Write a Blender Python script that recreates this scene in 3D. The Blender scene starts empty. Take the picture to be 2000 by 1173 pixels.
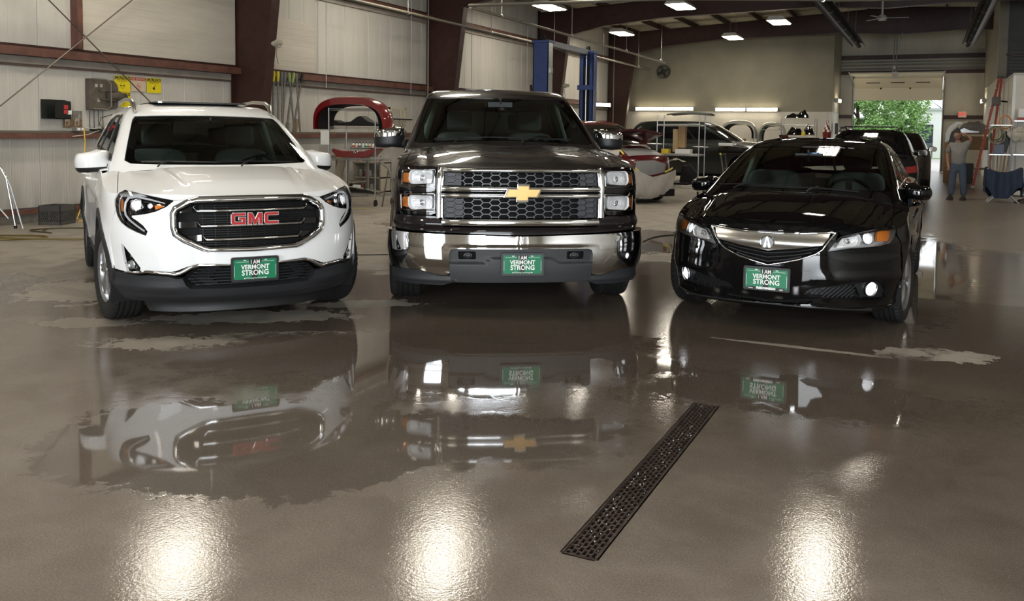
import bpy, bmesh, math, random
import numpy as np
from mathutils import Vector, Matrix
from mathutils.geometry import delaunay_2d_cdt

R = math.radians
PI = math.pi
scene = bpy.context.scene
COL = scene.collection
random.seed(7)
rng = np.random.default_rng(7)

# ---------- camera (world: X across the hall, Y along it, camera above the origin) ----------
CAM_H = 1.445
YAW = math.atan(820/1700)
cam_data = bpy.data.cameras.new('camera')
cam_data.sensor_width = 36
cam_data.lens = 36*1700/2000
cam_data.shift_y = -(586.5-365)/2000
cam_data.clip_end = 400
cam = bpy.data.objects.new('camera', cam_data)
COL.objects.link(cam)
cam.matrix_world = (Matrix.Translation((0, 0, CAM_H)) @ Matrix.Rotation(YAW, 4, 'Z')
                    @ Matrix.Rotation(R(90)-.065, 4, 'X') @ Matrix.Rotation(.0125, 4, 'Z'))
scene.camera = cam

# ---------- exposure, colour, sky ----------
scene.view_settings.view_transform = 'Standard'
scene.view_settings.look = 'None'
scene.view_settings.exposure = 0.0
scene.view_settings.gamma = 1.0
scene.view_settings.use_curve_mapping = False
scene.cycles.use_denoising = True
scene.cycles.max_bounces = 8
scene.cycles.diffuse_bounces = 4
scene.cycles.glossy_bounces = 5
scene.cycles.transmission_bounces = 6
scene.cycles.transparent_max_bounces = 12
scene.cycles.sample_clamp_indirect = 6.0
scene.cycles.caustics_reflective = False
scene.cycles.caustics_refractive = False

world = bpy.data.worlds.new('overcast_sky')
scene.world = world
world.use_nodes = True
wn = world.node_tree.nodes
bg = wn['Background']
bg.inputs['Color'].default_value = (.93, .96, 1.0, 1)
bg.inputs['Strength'].default_value = 2.3

# ---------- added fill: area lights standing for daylight at assumed doors behind the camera ----------
def area_light(name, loc, rot, size, energy, color, size_y=None, spread=180):
    d = bpy.data.lights.new(name, 'AREA')
    d.shape = 'RECTANGLE'; d.size = size; d.size_y = size_y or size
    d.energy = energy; d.color = color; d.spread = R(spread)
    o = bpy.data.objects.new(name, d); COL.objects.link(o)
    o.location = loc; o.rotation_euler = rot
    return o
DAY = (.90, .96, 1.0)
area_light('assumed_doorway_fill', (4.6, -6.9, 1.9), (R(90), 0, 0), 4.2, 1150, DAY, 3.5)
area_light('assumed_doorway_fill', (-3.4, -6.9, 1.9), (R(90), 0, 0), 4.2, 420, DAY, 3.5)
# assumed flash, an unseen lamp added beside the camera to light the car fronts
area_light('assumed_flash', (.25, -.35, 2.35), (R(74), 0, YAW), .45, 75, (.95, .98, 1), .45)

LAMP = (1.0, .90, .72)
# ---------- materials ----------
MATS = {}
def mat(name, color=(.5, .5, .5), rough=.5, metal=0., coat=0., coat_rough=.03, emis=None, estr=0., spec=.5,
        bump=0., bscale=40., var=0., vscale=3., alpha=1., trans=0., ior=1.45):
    if name in MATS: return MATS[name]
    m = bpy.data.materials.new(name); m.use_nodes = True
    nt = m.node_tree; p = nt.nodes['Principled BSDF']
    p.inputs['Base Color'].default_value = (*color, 1)
    p.inputs['Roughness'].default_value = rough
    p.inputs['Metallic'].default_value = metal
    p.inputs['Coat Weight'].default_value = coat
    p.inputs['Coat Roughness'].default_value = coat_rough
    p.inputs['Specular IOR Level'].default_value = spec
    p.inputs['IOR'].default_value = ior
    p.inputs['Alpha'].default_value = alpha
    p.inputs['Transmission Weight'].default_value = trans
    if emis: 
        p.inputs['Emission Color'].default_value = (*emis, 1)
        p.inputs['Emission Strength'].default_value = estr
    if bump or var:
        tc = nt.nodes.new('ShaderNodeTexCoord')
    if bump:
        n = nt.nodes.new('ShaderNodeTexNoise'); n.inputs['Scale'].default_value = bscale; n.inputs['Detail'].default_value = 4
        b = nt.nodes.new('ShaderNodeBump'); b.inputs['Strength'].default_value = bump; b.inputs['Distance'].default_value = .01
        nt.links.new(tc.outputs['Object'], n.inputs['Vector']); nt.links.new(n.outputs['Fac'], b.inputs['Height'])
        nt.links.new(b.outputs['Normal'], p.inputs['Normal'])
    if var:
        n = nt.nodes.new('ShaderNodeTexNoise'); n.inputs['Scale'].default_value = vscale; n.inputs['Detail'].default_value = 6
        r = nt.nodes.new('ShaderNodeValToRGB')
        r.color_ramp.elements[0].position = .3; r.color_ramp.elements[1].position = .72
        r.color_ramp.elements[0].color = (*[c*(1-var) for c in color], 1)
        r.color_ramp.elements[1].color = (*[min(1, c*(1+var*.7)) for c in color], 1)
        nt.links.new(tc.outputs['Object'], n.inputs['Vector']); nt.links.new(n.outputs['Fac'], r.inputs['Fac'])
        nt.links.new(r.outputs['Color'], p.inputs['Base Color'])
    MATS[name] = m
    return m

def glass_mat(name, tint, clear, rough=0.0, refl=1.0):
    """thin automotive glass: tinted see-through plus mirror reflection by Fresnel"""
    if name in MATS: return MATS[name]
    m = bpy.data.materials.new(name); m.use_nodes = True
    nt = m.node_tree; nt.nodes.clear()
    out = nt.nodes.new('ShaderNodeOutputMaterial')
    tr = nt.nodes.new('ShaderNodeBsdfTransparent'); tr.inputs['Color'].default_value = (*[t*clear for t in tint], 1)
    gl = nt.nodes.new('ShaderNodeBsdfGlossy'); gl.inputs['Roughness'].default_value = rough
    gl.inputs['Color'].default_value = (refl, refl, refl, 1)
    fr = nt.nodes.new('ShaderNodeFresnel'); fr.inputs['IOR'].default_value = 1.5
    mx = nt.nodes.new('ShaderNodeMixShader')
    nt.links.new(fr.outputs[0], mx.inputs[0]); nt.links.new(tr.outputs[0], mx.inputs[1]); nt.links.new(gl.outputs[0], mx.inputs[2])
    nt.links.new(mx.outputs[0], out.inputs['Surface'])
    MATS[name] = m
    return m

M_CHROME = mat('chrome', (.82, .82, .83), .05, 1.0)
M_SATIN = mat('satin_silver', (.62, .60, .57), .28, 1.0)
M_BLACKPL = mat('black_plastic', (.012, .012, .013), .42, bump=.12, bscale=400)
M_GREYPL = mat('dark_grey_plastic', (.022, .023, .026), .5, bump=.1, bscale=500)
M_GLOSSBLACK = mat('gloss_black', (.006, .006, .007), .08, coat=1)
M_RUBBER = mat('tyre_rubber', (.012, .012, .012), .6, bump=.25, bscale=60)
M_DARK = mat('unlit_dark', (.006, .006, .006), .9)
M_ALLOY = mat('alloy_silver', (.45, .46, .48), .25, .9)
M_LENS = glass_mat('lamp_lens', (1, 1, 1), .92)
M_BULB = mat('lamp_glow_white', (1, 1, 1), .1, emis=(.93, .96, 1), estr=.9)
M_REFL = mat('lamp_reflector', (.97, .97, .98), .25, .12, bump=1., bscale=55, spec=1.)
M_AMBER = mat('amber_lens', (.95, .26, .02), .12, coat=1, bump=.4, bscale=120)
M_GLASS = glass_mat('windscreen_glass', (.84, 1.0, .97), .86)
M_TINT = glass_mat('privacy_glass', (.5, .55, .52), .05)
M_CLOTH_SEAT = mat('seat_grey_cloth', (.27, .31, .33), .8, bump=.2, bscale=200)
M_DASH = mat('dashboard_vinyl', (.03, .035, .036), .7)
M_LINER = mat('headliner', (.48, .60, .56), .9)
M_WHITEPR = mat('white_print', (.85, .85, .82), .5)
M_PLATE = mat('plate_green', (.0, .17, .075), .5, coat=.15)
M_BLACKPR = mat('black_print', (.01, .01, .01), .5)

# ---------- objects ----------
def link(o, parent=None):
    COL.objects.link(o)
    if parent is not None: o.parent = parent
    return o
def thing(name, label, cat, loc=(0, 0, 0), rz=0., group=None):
    o = bpy.data.objects.new(name, None); o.empty_display_size = .1
    link(o); o.location = loc; o.rotation_euler = (0, 0, rz)
    o['label'] = label; o['category'] = cat
    if group: o['group'] = group
    return o
def tag(o, label, cat, group=None):
    o['label'] = label; o['category'] = cat
    if group: o['group'] = group
    return o
def struct(o):
    o['kind'] = 'structure'; return o

class MB:
    """collects simple shapes and links them as one mesh object"""
    def __init__(s): s.v = []; s.f = []; s.m = []; s.sm = []
    def add(s, vs, fs, mi=0, smooth=False):
        k = len(s.v); s.v.extend([tuple(map(float, v)) for v in vs])
        s.f.extend([tuple(i+k for i in f) for f in fs]); s.m.extend([mi]*len(fs)); s.sm.extend([smooth]*len(fs)); return s
    def box(s, c, d, rz=0., mi=0, rot=None):
        hx, hy, hz = d[0]/2, d[1]/2, d[2]/2
        M = rot or Matrix.Rotation(rz, 3, 'Z')
        vs = [Vector(c)+M @ Vector((x*hx, y*hy, z*hz)) for x in (-1, 1) for y in (-1, 1) for z in (-1, 1)]
        return s.add(vs, [(0, 1, 3, 2), (4, 6, 7, 5), (0, 4, 5, 1), (2, 3, 7, 6), (0, 2, 6, 4), (1, 5, 7, 3)], mi)
    def cbox(s, lo, hi, mi=0):
        return s.box([(a+b)/2 for a, b in zip(lo, hi)], [abs(b-a) for a, b in zip(lo, hi)], mi=mi)
    def tube(s, pts, r, n=8, mi=0, caps=True, closed=False):
        pts = [Vector(p) for p in pts]; N = len(pts); rr = r if hasattr(r, '__len__') else [r]*N
        up = None; rings = []
        for i, p in enumerate(pts):
            if closed: t = pts[(i+1) % N]-pts[i-1]
            else: t = pts[min(i+1, N-1)]-pts[max(i-1, 0)]
            t.normalize()
            if up is None: up = t.orthogonal().normalized()
            up = (up-t*up.dot(t))
            if up.length < 1e-6: up = t.orthogonal()
            up.normalize(); b = t.cross(up)
            rings.append([p+(up*math.cos(2*PI*k/n)+b*math.sin(2*PI*k/n))*rr[i] for k in range(n)])
        vs = [v for r_ in rings for v in r_]; fs = []
        for i in range(N if closed else N-1):
            for k in range(n):
                j = (i+1) % N
                fs.append((i*n+k, i*n+(k+1) % n, j*n+(k+1) % n, j*n+k))
        s.add(vs, fs, mi, True)
        if caps and not closed:
            k = len(s.v)-len(vs)
            s.f.append(tuple(k+i for i in reversed(range(n)))); s.m.append(mi); s.sm.append(False)
            s.f.append(tuple(k+(N-1)*n+i for i in range(n))); s.m.append(mi); s.sm.append(False)
        return s
    def lathe(s, prof, c=(0, 0, 0), axis='Z', n=32, mi=0, smooth=True, rot=None):
        """prof: (radius, height) pairs around the axis"""
        A = {'Z': Matrix.Identity(3), 'X': Matrix.Rotation(R(90), 3, 'Y'), 'Y': Matrix.Rotation(R(-90), 3, 'X')}[axis]
        if rot: A = rot @ A
        vs = []; fs = []; N = len(prof)
        for k in range(n):
            a = 2*PI*k/n
            for (r, h) in prof: vs.append(Vector(c)+A @ Vector((r*math.cos(a), r*math.sin(a), h)))
        for k in range(n):
            j = (k+1) % n
            for i in range(N-1): fs.append((k*N+i, j*N+i, j*N+i+1, k*N+i+1))
        return s.add(vs, fs, mi, smooth)
    def prism(s, poly, z0, z1, M=None, mi=0):
        """poly in the XY plane extruded from z0 to z1, moved by matrix M"""
        n = len(poly); M = M or Matrix.Identity(4)
        a = sum(poly[i][0]*poly[(i+1) % n][1]-poly[(i+1) % n][0]*poly[i][1] for i in range(n))
        if a < 0: poly = poly[::-1]
        vs = [M @ Vector((x, y, z0)) for x, y in poly]+[M @ Vector((x, y, z1)) for x, y in poly]
        fs = [(i, (i+1) % n, n+(i+1) % n, n+i) for i in range(n)]
        tri = delaunay_2d_cdt([Vector(p) for p in poly], [], [list(range(n))], 1, 1e-7)
        mp = {}
        for i, o in enumerate(tri[3]):
            if o: mp[i] = o[0]
        for t in tri[2]:
            if all(i in mp for i in t):
                t = [mp[i] for i in t]
                fs.append(tuple(n+i for i in t)); fs.append(tuple(reversed(t)))
        return s.add(vs, fs, mi)
    def sheet(s, fn, nu, nv, mi=0, smooth=True):
        vs = [fn(i/nu, j/nv) for i in range(nu+1) for j in range(nv+1)]
        fs = [(i*(nv+1)+j, (i+1)*(nv+1)+j, (i+1)*(nv+1)+j+1, i*(nv+1)+j+1) for i in range(nu) for j in range(nv)]
        return s.add(vs, fs, mi, smooth)
    def build(s, name, mats, parent=None, loc=None, rz=None, bevel=0., label=None):
        me = bpy.data.meshes.new(name); me.from_pydata(s.v, [], s.f)
        for m in (mats if isinstance(mats, (list, tuple)) else [mats]): me.materials.append(m)
        me.polygons.foreach_set('material_index', s.m); me.polygons.foreach_set('use_smooth', s.sm)
        me.update(); o = bpy.data.objects.new(name, me); link(o, parent)
        if any(s.sm): me.set_sharp_from_angle(angle=R(42))
        if loc is not None: o.location = loc
        if rz is not None: o.rotation_euler = (0, 0, rz)
        if bevel:
            b = o.modifiers.new('bevel', 'BEVEL'); b.width = bevel; b.segments = 2; b.limit_method = 'ANGLE'
        if label: o['label'] = label
        return o

def text(name, body, size, mat_, parent, M, extrude=.001, bold=0., sx=1., label=None, align='CENTER', spacing=1.0):
    """flat lettering; M places it (text runs along +X, up is +Y, faces +Z)"""
    cu = bpy.data.curves.new(name, 'FONT'); cu.body = body; cu.size = size; cu.extrude = extrude; cu.offset = bold
    cu.align_x = align; cu.align_y = 'CENTER'; cu.resolution_u = 3; cu.space_character = spacing
    tmp = bpy.data.objects.new('tmp', cu); COL.objects.link(tmp)
    dg = bpy.context.evaluated_depsgraph_get()
    me = bpy.data.meshes.new_from_object(tmp.evaluated_get(dg)); me.name = name
    bpy.data.objects.remove(tmp)
    me.materials.clear(); me.materials.append(mat_)
    me.transform(Matrix.Diagonal((sx, 1, 1, 1)))
    me.transform(M)
    o = bpy.data.objects.new(name, me); link(o, parent)
    if label: o['label'] = label
    return o
def facing(loc, ang=0., tilt=0.):
    """matrix for prints that face local -Y (towards the viewer of a car front) turned by ang"""
    return Matrix.Translation(loc) @ Matrix.Rotation(ang, 4, 'Z') @ Matrix.Rotation(R(90)+tilt, 4, 'X')

def copy_tree(o, loc=None, rz=None, label=None, parent=None, scale=None):
    c = o.copy(); link(c)
    if parent is not None: c.parent = parent
    if loc is not None: c.location = loc
    if rz is not None: c.rotation_euler = (0, 0, rz)
    if label: c['label'] = label
    if scale: c.scale = scale
    for ch in o.children: copy_tree(ch, parent=c)
    return c
# ---------- node helper ----------
class NT:
    def __init__(s, m): s.t = m.node_tree; s.p = s.t.nodes['Principled BSDF']
    def n(s, typ, **kw):
        n = s.t.nodes.new(typ)
        for k, v in kw.items():
            if hasattr(n, k): setattr(n, k, v)
        return n
    def put(s, a, sock):
        if hasattr(a, 'is_output'): s.t.links.new(a, sock)
        else: sock.default_value = a
    def math(s, op, a, b=0., c=0.):
        n = s.n('ShaderNodeMath', operation=op); s.put(a, n.inputs[0]); s.put(b, n.inputs[1]); s.put(c, n.inputs[2]); return n.outputs[0]
    def noise(s, vec, scale, detail=4., rough=.5, dist=0.):
        n = s.n('ShaderNodeTexNoise'); s.t.links.new(vec, n.inputs['Vector'])
        n.inputs['Scale'].default_value = scale; n.inputs['Detail'].default_value = detail; n.inputs['Roughness'].default_value = rough; n.inputs['Distortion'].default_value = dist
        return n.outputs['Fac']
    def ramp(s, a, lo, hi, o0=0., o1=1., smooth=True):
        n = s.n('ShaderNodeMapRange'); n.interpolation_type = 'SMOOTHSTEP' if smooth else 'LINEAR'
        s.put(a, n.inputs[0]); n.inputs[1].default_value = lo; n.inputs[2].default_value = hi; n.inputs[3].default_value = o0; n.inputs[4].default_value = o1
        return n.outputs[0]
    def mix(s, f, a, b):
        n = s.n('ShaderNodeMix', data_type='RGBA'); s.put(f, n.inputs[0])
        for v, i in ((a, 6), (b, 7)):
            if hasattr(v, 'is_output'): s.t.links.new(v, n.inputs[i])
            else: n.inputs[i].default_value = (*v, 1)
        return n.outputs[2]
    def coord(s, which='Object'):
        return s.n('ShaderNodeTexCoord').outputs[which]
    def xyz(s, v):
        n = s.n('ShaderNodeSeparateXYZ'); s.t.links.new(v, n.inputs[0]); return n.outputs
    def map(s, v, scale=(1, 1, 1), loc=(0, 0, 0), rot=(0, 0, 0)):
        n = s.n('ShaderNodeMapping'); s.t.links.new(v, n.inputs[0]); n.inputs['Scale'].default_value = scale; n.inputs['Location'].default_value = loc; n.inputs['Rotation'].default_value = rot
        return n.outputs[0]
    def bump(s, h, strength=.3, dist=.01):
        n = s.n('ShaderNodeBump'); n.inputs['Strength'].default_value = strength; n.inputs['Distance'].default_value = dist
        s.t.links.new(h, n.inputs['Height']); s.t.links.new(n.outputs[0], s.p.inputs['Normal'])

XL, YN, YF = -11.95, -7.2, 38.0     # left wall, near wall, far wall
# ---------- wet concrete floor ----------
def floor_material():
    m = bpy.data.materials.new('wet_concrete'); m.use_nodes = True; t = NT(m)
    v = t.coord('Object'); x, y, z = t.xyz(v)
    warp = t.noise(v, .9, 5, .6); w2 = t.noise(v, 3.2, 6, .62, .4); fine = t.noise(v, 60, 3, .6); w3 = t.noise(v, 11, 5, .65, .6); big = t.noise(v, .35, 3)
    def blob(cx, cy, rx, ry, soft=.25, amp=1.1, rot=0.):
        c, s_ = math.cos(rot), math.sin(rot)
        dx = t.math('SUBTRACT', x, cx); dy = t.math('SUBTRACT', y, cy)
        a = t.math('ADD', t.math('MULTIPLY', dx, c/rx), t.math('MULTIPLY', dy, s_/rx))
        b = t.math('ADD', t.math('MULTIPLY', dx, -s_/ry), t.math('MULTIPLY', dy, c/ry))
        d = t.math('SQRT', t.math('ADD', t.math('MULTIPLY', a, a), t.math('MULTIPLY', b, b)))
        d = t.math('ADD', d, t.math('MULTIPLY', t.math('SUBTRACT', t.math('ADD', t.math('MULTIPLY', warp, .42), t.math('ADD', t.math('MULTIPLY', w2, .35), t.math('MULTIPLY', w3, .23))), .5), amp*2.6))
        return t.ramp(d, 1+soft/2, 1-soft/2)
    def union(*a):
        o = a[0]
        for b in a[1:]: o = t.math('MAXIMUM', o, b)
        return o
    # mirror-like standing water in front of the cars
    puddle = union(blob(-2.80, 3.02, .98, .66, .06, .75, .4), blob(-1.85, 3.62, .70, .42, .30, 1.3, .5), blob(-.55, 5.0, .9, .4, .3, 1.4, .2),
                   blob(-.02, 10.3, .40, 3.4, .35, 1.0), blob(-3.6, 11.2, 1.2, 1.3, .15, 1.2), blob(-6.3, 11.0, 1.2, .35, .2, 1.0), blob(-2.8, 4.6, 1.6, .8, .5, 1.3, .5))
    # patches that have dried lighter
    dry = union(blob(-5.5, 4.35, .33, .16, .12, 2.4, .4), blob(-4.55, 4.15, .62, .2, .12, 2.6, .55), blob(-4.6, 5.1, .75, .22, .12, 1.9, .6), blob(-4.15, 5.9, .5, .14, .12, 1.9, .6),
                blob(.10, 6.35, .30, .15, .10, 2.4, .2), blob(-.85, 6.10, .55, .035, .3, 1.2), blob(-4.0, 4.75, .45, .08, .2, 2.4, .6), blob(-5.9, 5.2, .4, .25, .3, 2.6, .5), blob(-6.6, 5.1, .7, .5, .4, 1.8, .3))
    back = t.ramp(t.math('ADD', t.math('ADD', y, t.math('MULTIPLY', x, -.80)), t.math('MULTIPLY', t.math('SUBTRACT', warp, .5), 5)), 10.8, 12.4)   # far part of the hall is dry
    right = t.ramp(x, -1.6, -.2)
    back = t.math('MULTIPLY', back, t.math('SUBTRACT', 1., t.math('MULTIPLY', right, .55)))
    dryall = t.math('MAXIMUM', dry, back)
    dryall = t.math('MULTIPLY', dryall, t.math('SUBTRACT', 1., puddle))
    base = t.mix(t.ramp(big, .35, .65), (.120, .096, .076), (.160, .131, .105))
    base = t.mix(t.ramp(w2, .3, .75, 0, .55), base, (.078, .060, .046))
    base = t.mix(t.math('MULTIPLY', dryall, t.ramp(w2, .3, .6, .55, 1.)), base, (.40, .365, .31))
    near_tone = t.math('MULTIPLY', t.ramp(t.math('ADD', t.math('MULTIPLY', x, .25), t.math('ADD', y, t.math('MULTIPLY', t.math('SUBTRACT', warp, .5), 4))), 4.1, 2.3), t.ramp(w2, .3, .7, .55, 1.))   # floor colour made lighter towards the camera end
    base = t.mix(near_tone, base, (.245, .21, .175))
    base = t.mix(t.math('MULTIPLY', puddle, .55), base, (.085, .070, .056))
    grain = t.noise(v, 130, 2, .7); base = t.mix(t.ramp(grain, .35, .65, .0, .30), base, (.055, .042, .033)); speck = t.ramp(t.noise(v, 170, 2, .5), .60, .70)
    base = t.mix(t.math('MULTIPLY', speck, .40), base, (.34, .31, .28))
    # tyre tracks
    for (x0, y0, x1, y1) in ((-7.35, 4.55, -7.75, 6.9), (-5.9, 5.1, -7.3, 5.0)):
        L = math.hypot(x1-x0, y1-y0); ux, uy = (x1-x0)/L, (y1-y0)/L
        dx = t.math('SUBTRACT', x, x0); dy = t.math('SUBTRACT', y, y0)
        a = t.math('ADD', t.math('MULTIPLY', dx, ux), t.math('MULTIPLY', dy, uy)); b = t.math('ADD', t.math('MULTIPLY', dx, -uy), t.math('MULTIPLY', dy, ux))
        b = t.math('ADD', b, t.math('MULTIPLY', t.math('MULTIPLY', a, a), .06))
        band = t.math('MULTIPLY', t.ramp(t.math('ABSOLUTE', b), .13, .10), t.math('MULTIPLY', t.ramp(a, -.1, .3), t.ramp(a, L+.1, L-.3)))
        st = t.ramp(t.math('SINE', t.math('MULTIPLY', b, 2*PI/.045)), -.1, .5)
        base = t.mix(t.math('MULTIPLY', t.math('MULTIPLY', band, st), t.ramp(w2, .3, .6, .1, .65)), base, (.05, .042, .035))
    t.put(base, t.p.inputs['Base Color'])
    damp = t.ramp(w2, .35, .65, .045, .085)
    rough = t.math('ADD', damp, t.math('MULTIPLY', fine, .055))
    near = t.ramp(y, 4.2, 2.4)
    rough = t.math('ADD', rough, t.math('MULTIPLY', near, t.ramp(warp, .35, .65, -.01, .02)))
    n = t.n('ShaderNodeMix'); t.put(dryall, n.inputs[0]); t.put(rough, n.inputs[2]); n.inputs[3].default_value = .55; rough = n.outputs[0]
    n = t.n('ShaderNodeMix'); t.put(puddle, n.inputs[0]); t.put(rough, n.inputs[2]); n.inputs[3].default_value = .035; rough = n.outputs[0]
    t.put(rough, t.p.inputs['Roughness'])
    t.p.inputs['Specular IOR Level'].default_value = .5
    h = t.math('MULTIPLY', t.math('ADD', t.math('MULTIPLY', t.noise(v, 85, 3, .6), .55), t.math('MULTIPLY', t.noise(v, 22, 4), .30)), t.math('SUBTRACT', 1., puddle))
    h = t.math('MULTIPLY', t.math('ADD', h, t.math('MULTIPLY', t.noise(v, 3.0, 2), .12)), t.math('SUBTRACT', 1., puddle))
    t.bump(h, .075, .012)
    # the slab falls gently away beyond the sedan
    b2 = t.n('ShaderNodeBump'); b2.inputs['Strength'].default_value = 1; b2.inputs['Distance'].default_value = 1
    t.put(t.math('MULTIPLY', t.ramp(y, 8.5, 15.5, 0, 1, False), -.016*7), b2.inputs['Height'])
    t.t.links.new(t.p.inputs['Normal'].links[0].from_socket, b2.inputs['Normal']); t.t.links.new(b2.outputs[0], t.p.inputs['Normal'])
    return m
M_FLOOR = floor_material()
DX0, DX1, DY0, DY1 = -1.092, -.972, 2.70, 4.56
mb = MB()
xs = [-12.3, DX0, DX1, 13]; ys = [YN-.4, DY0, DY1, 38.4]
for i in range(3):
    for j in range(3):
        if i == 1 and j == 1: continue
        mb.add([(xs[i], ys[j], 0), (xs[i+1], ys[j], 0), (xs[i+1], ys[j+1], 0), (xs[i], ys[j+1], 0)], [(0, 1, 2, 3)])
fl = struct(mb.build('floor', M_FLOOR))

# ---------- wall and ceiling materials ----------
def panel_mat(name, col, ribs=22., axis=1, dirt=.35, bstr=.25, lowdirt=True):
    m = bpy.data.materials.new(name); m.use_nodes = True; t = NT(m); v = t.coord('Object'); c = t.xyz(v)
    w = t.math('SINE', t.math('MULTIPLY', c[axis], ribs*2*PI))
    h = t.ramp(w, .55, .95)
    st = t.noise(t.map(v, scale=(1.2, 1.2, .25) if axis != 2 else (.25, .25, 2)), 2.4, 6, .65); st2 = t.noise(v, 6, 5, .6)
    b = t.mix(t.ramp(st, .35, .75, 0, dirt), col, tuple(k*.62 for k in col))
    b = t.mix(t.ramp(st2, .6, .75, 0, dirt*.5), b, tuple(k*.55 for k in col))
    if lowdirt: b = t.mix(t.math('MULTIPLY', t.ramp(c[2], 1.3, .1), t.ramp(st, .2, .7, .25, .8)), b, tuple(k*.50 for k in col))
    t.put(b, t.p.inputs['Base Color']); t.p.inputs['Roughness'].default_value = .5
    t.bump(h, bstr, .004)
    return m
M_PANEL = panel_mat('cream_metal_liner', (.60, .58, .53))
M_PANELH = panel_mat('cream_siding', (.62, .58, .50), ribs=9, axis=2, lowdirt=False, bstr=.4)
M_OLIVE = mat('olive_wall_paint', (.27, .25, .185), .6, var=.12, vscale=1.5)
M_CREAMW = mat('cream_wall_paint', (.66, .63, .56), .55, var=.08, vscale=2)
M_RED = mat('red_oxide_steel', (.042, .014, .010), .5, var=.3, vscale=5)
M_RED_LIT = mat('red_oxide_lit', (.145, .065, .048), .55, var=.3, vscale=6)  # red oxide with a lighter colour standing for the lit girt face
M_INSUL = mat('roof_insulation', (.46, .43, .35), .8, var=.15, vscale=2, bump=.6, bscale=2.5)
M_GALV = mat('galvanised_steel', (.45, .46, .46), .35, .85, var=.15, vscale=20)
M_PIPE = mat('sprinkler_pipe_paint', (.15, .14, .11), .5, .1)
M_CONC = mat('curb_concrete', (.22, .20, .17), .8, var=.3, vscale=8, bump=.3, bscale=30)
def box_o(name, lo, hi, m, parent=None, bevel=0.): return MB().cbox(lo, hi).build(name, m, parent, bevel=bevel)

# left wall: liner panels, girts, columns
wl = struct(box_o('wall_left', (XL-.30, YN-.3, 0), (XL-.12, YF+.3, 6.0), M_PANEL))
pw = .93
mb = MB(); mb.sheet(lambda u, v: (0, 0, 0), 1, 1)
n_p = int((YF-YN)/pw)+1
prof = [(0, -.10), (0, -.006), (.006, 0), (.455, .0), (.460, .003), (.470, .003), (.475, 0), (.917, 0), (.924, -.006), (.924, -.10)]
mb = MB(); vs = [(b, a, zz) for zz in (.22, 5.5) for a, b in prof]; k = len(prof)
mb.add(vs, [(i, i+1, k+i+1, k+i) for i in range(k-1)])
first = mb.build('wall_panel', M_PANEL, wl, loc=(XL, YN, 0))
for i in range(1, n_p):
    c = first.copy(); link(c, wl); c.location = (XL, YN+i*pw, 0)
box_o('curb', (XL-.1, YN, 0), (XL+.06, YF, .14), M_CONC, wl)
for z0, z1, d in ((.14, .205, .10), (1.24, 1.32, .18), (2.43, 2.56, .20), (4.28, 4.40, .20)):
    mb = MB()   # zee-shaped girt: web, top and bottom flange
    mb.cbox((XL+d-.008, YN, z0), (XL+d, YF, z1)); mb.cbox((XL, YN, z1-.006), (XL+d, YF, z1)); mb.cbox((XL+.02, YN, z0), (XL+d+.03, YF, z0+.008))
    mb.build('girt', M_RED_LIT, wl)
    if z0 > 1: MB().cbox((XL, YN, z1), (XL+d*.6, YF, z1+.035)).build('ledge_angle', M_RED if z0 > 2 else M_PIPE, wl)
for z in (2.32, 4.17): MB().cbox((XL+.005, YN, z), (XL+.05, YF, z+.10)).build('wall_angle', mat('angle_grey', (.33, .30, .26), .6, var=.2), wl)
MB().tube([(XL+.04, YN, 2.30), (XL+.04, YF-3, 2.30)], .016, 8).build('conduit', mat('conduit_dull', (.20, .14, .12), .5, .4), wl)
# boarded window strips above the girt
for y0, y1, z1 in ((9.30, 12.55, 4.2), (13.45, 14.88, 3.64)):
    box_o('window_board', (XL+.02, y0, 2.60), (XL+.10, y1, z1), M_PANELH, wl)
box_o('window_post', (XL+.0, 9.16, 2.6), (XL+.16, 9.25, 5.4), M_RED_LIT, wl)
MXZ = lambda y: Matrix.Translation((0, y, 0)) @ Matrix(((1, 0, 0, 0), (0, 0, 1, 0), (0, 1, 0, 0), (0, 0, 0, 1)))
ceil = struct(MB().add([(XL-.3, YN-.3, 5.52), (-1.3, YN-.3, 6.1), (9.4, YN-.3, 5.52), (XL-.3, YF+.3, 5.52), (-1.3, YF+.3, 6.1), (9.4, YF+.3, 5.52)], [(0, 1, 4, 3), (1, 2, 5, 4)]).build('ceiling', M_INSUL))
for yc in (-1.4, 5.6, 12.6, 19.6, 26.6, 33.6):
    col = [(-11.9, 0), (-11.42, 0), (-11.14, 2.0), (-10.82, 4.55), (-10.84, 5.35), (-11.9, 5.35)]
    mb = MB(); mb.prism(col, -.006, .006, MXZ(yc))
    def flange(a, b, w=.11, t=.012):
        d = (Vector(b)-Vector(a)); L = d.length; ang = math.atan2(d.y, d.x)
        mb.box(((a[0]+b[0])/2, yc, (a[1]+b[1])/2), (L, w*2, t), rot=Matrix.Rotation(-ang, 3, 'Y'))
    flange((-11.9, 0), (-11.9, 5.4)); flange((-11.42, 0), (-11.14, 2.0)); flange((-11.14, 2.0), (-10.82, 4.6))
    mb.build('steel_column', M_RED, wl)
    bot = [(-10.82, 4.55), (-9.6, 4.81), (-7.6, 4.99), (-3.2, 5.09), (-1.3, 4.97), (.6, 5.05), (5, 4.95), (8.3, 4.5)]
    top = [(8.3, 5.38), (-1.3, 5.92), (-10.84, 5.38)]
    mb = MB(); mb.prism(bot+top, -.006, .006, MXZ(yc))
    for a, b in list(zip(bot[:-1], bot[1:]))+[(top[0], top[1]), (top[1], top[2])]: flange(a, b)
    mb.build('rafter', M_RED, ceil)
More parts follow.
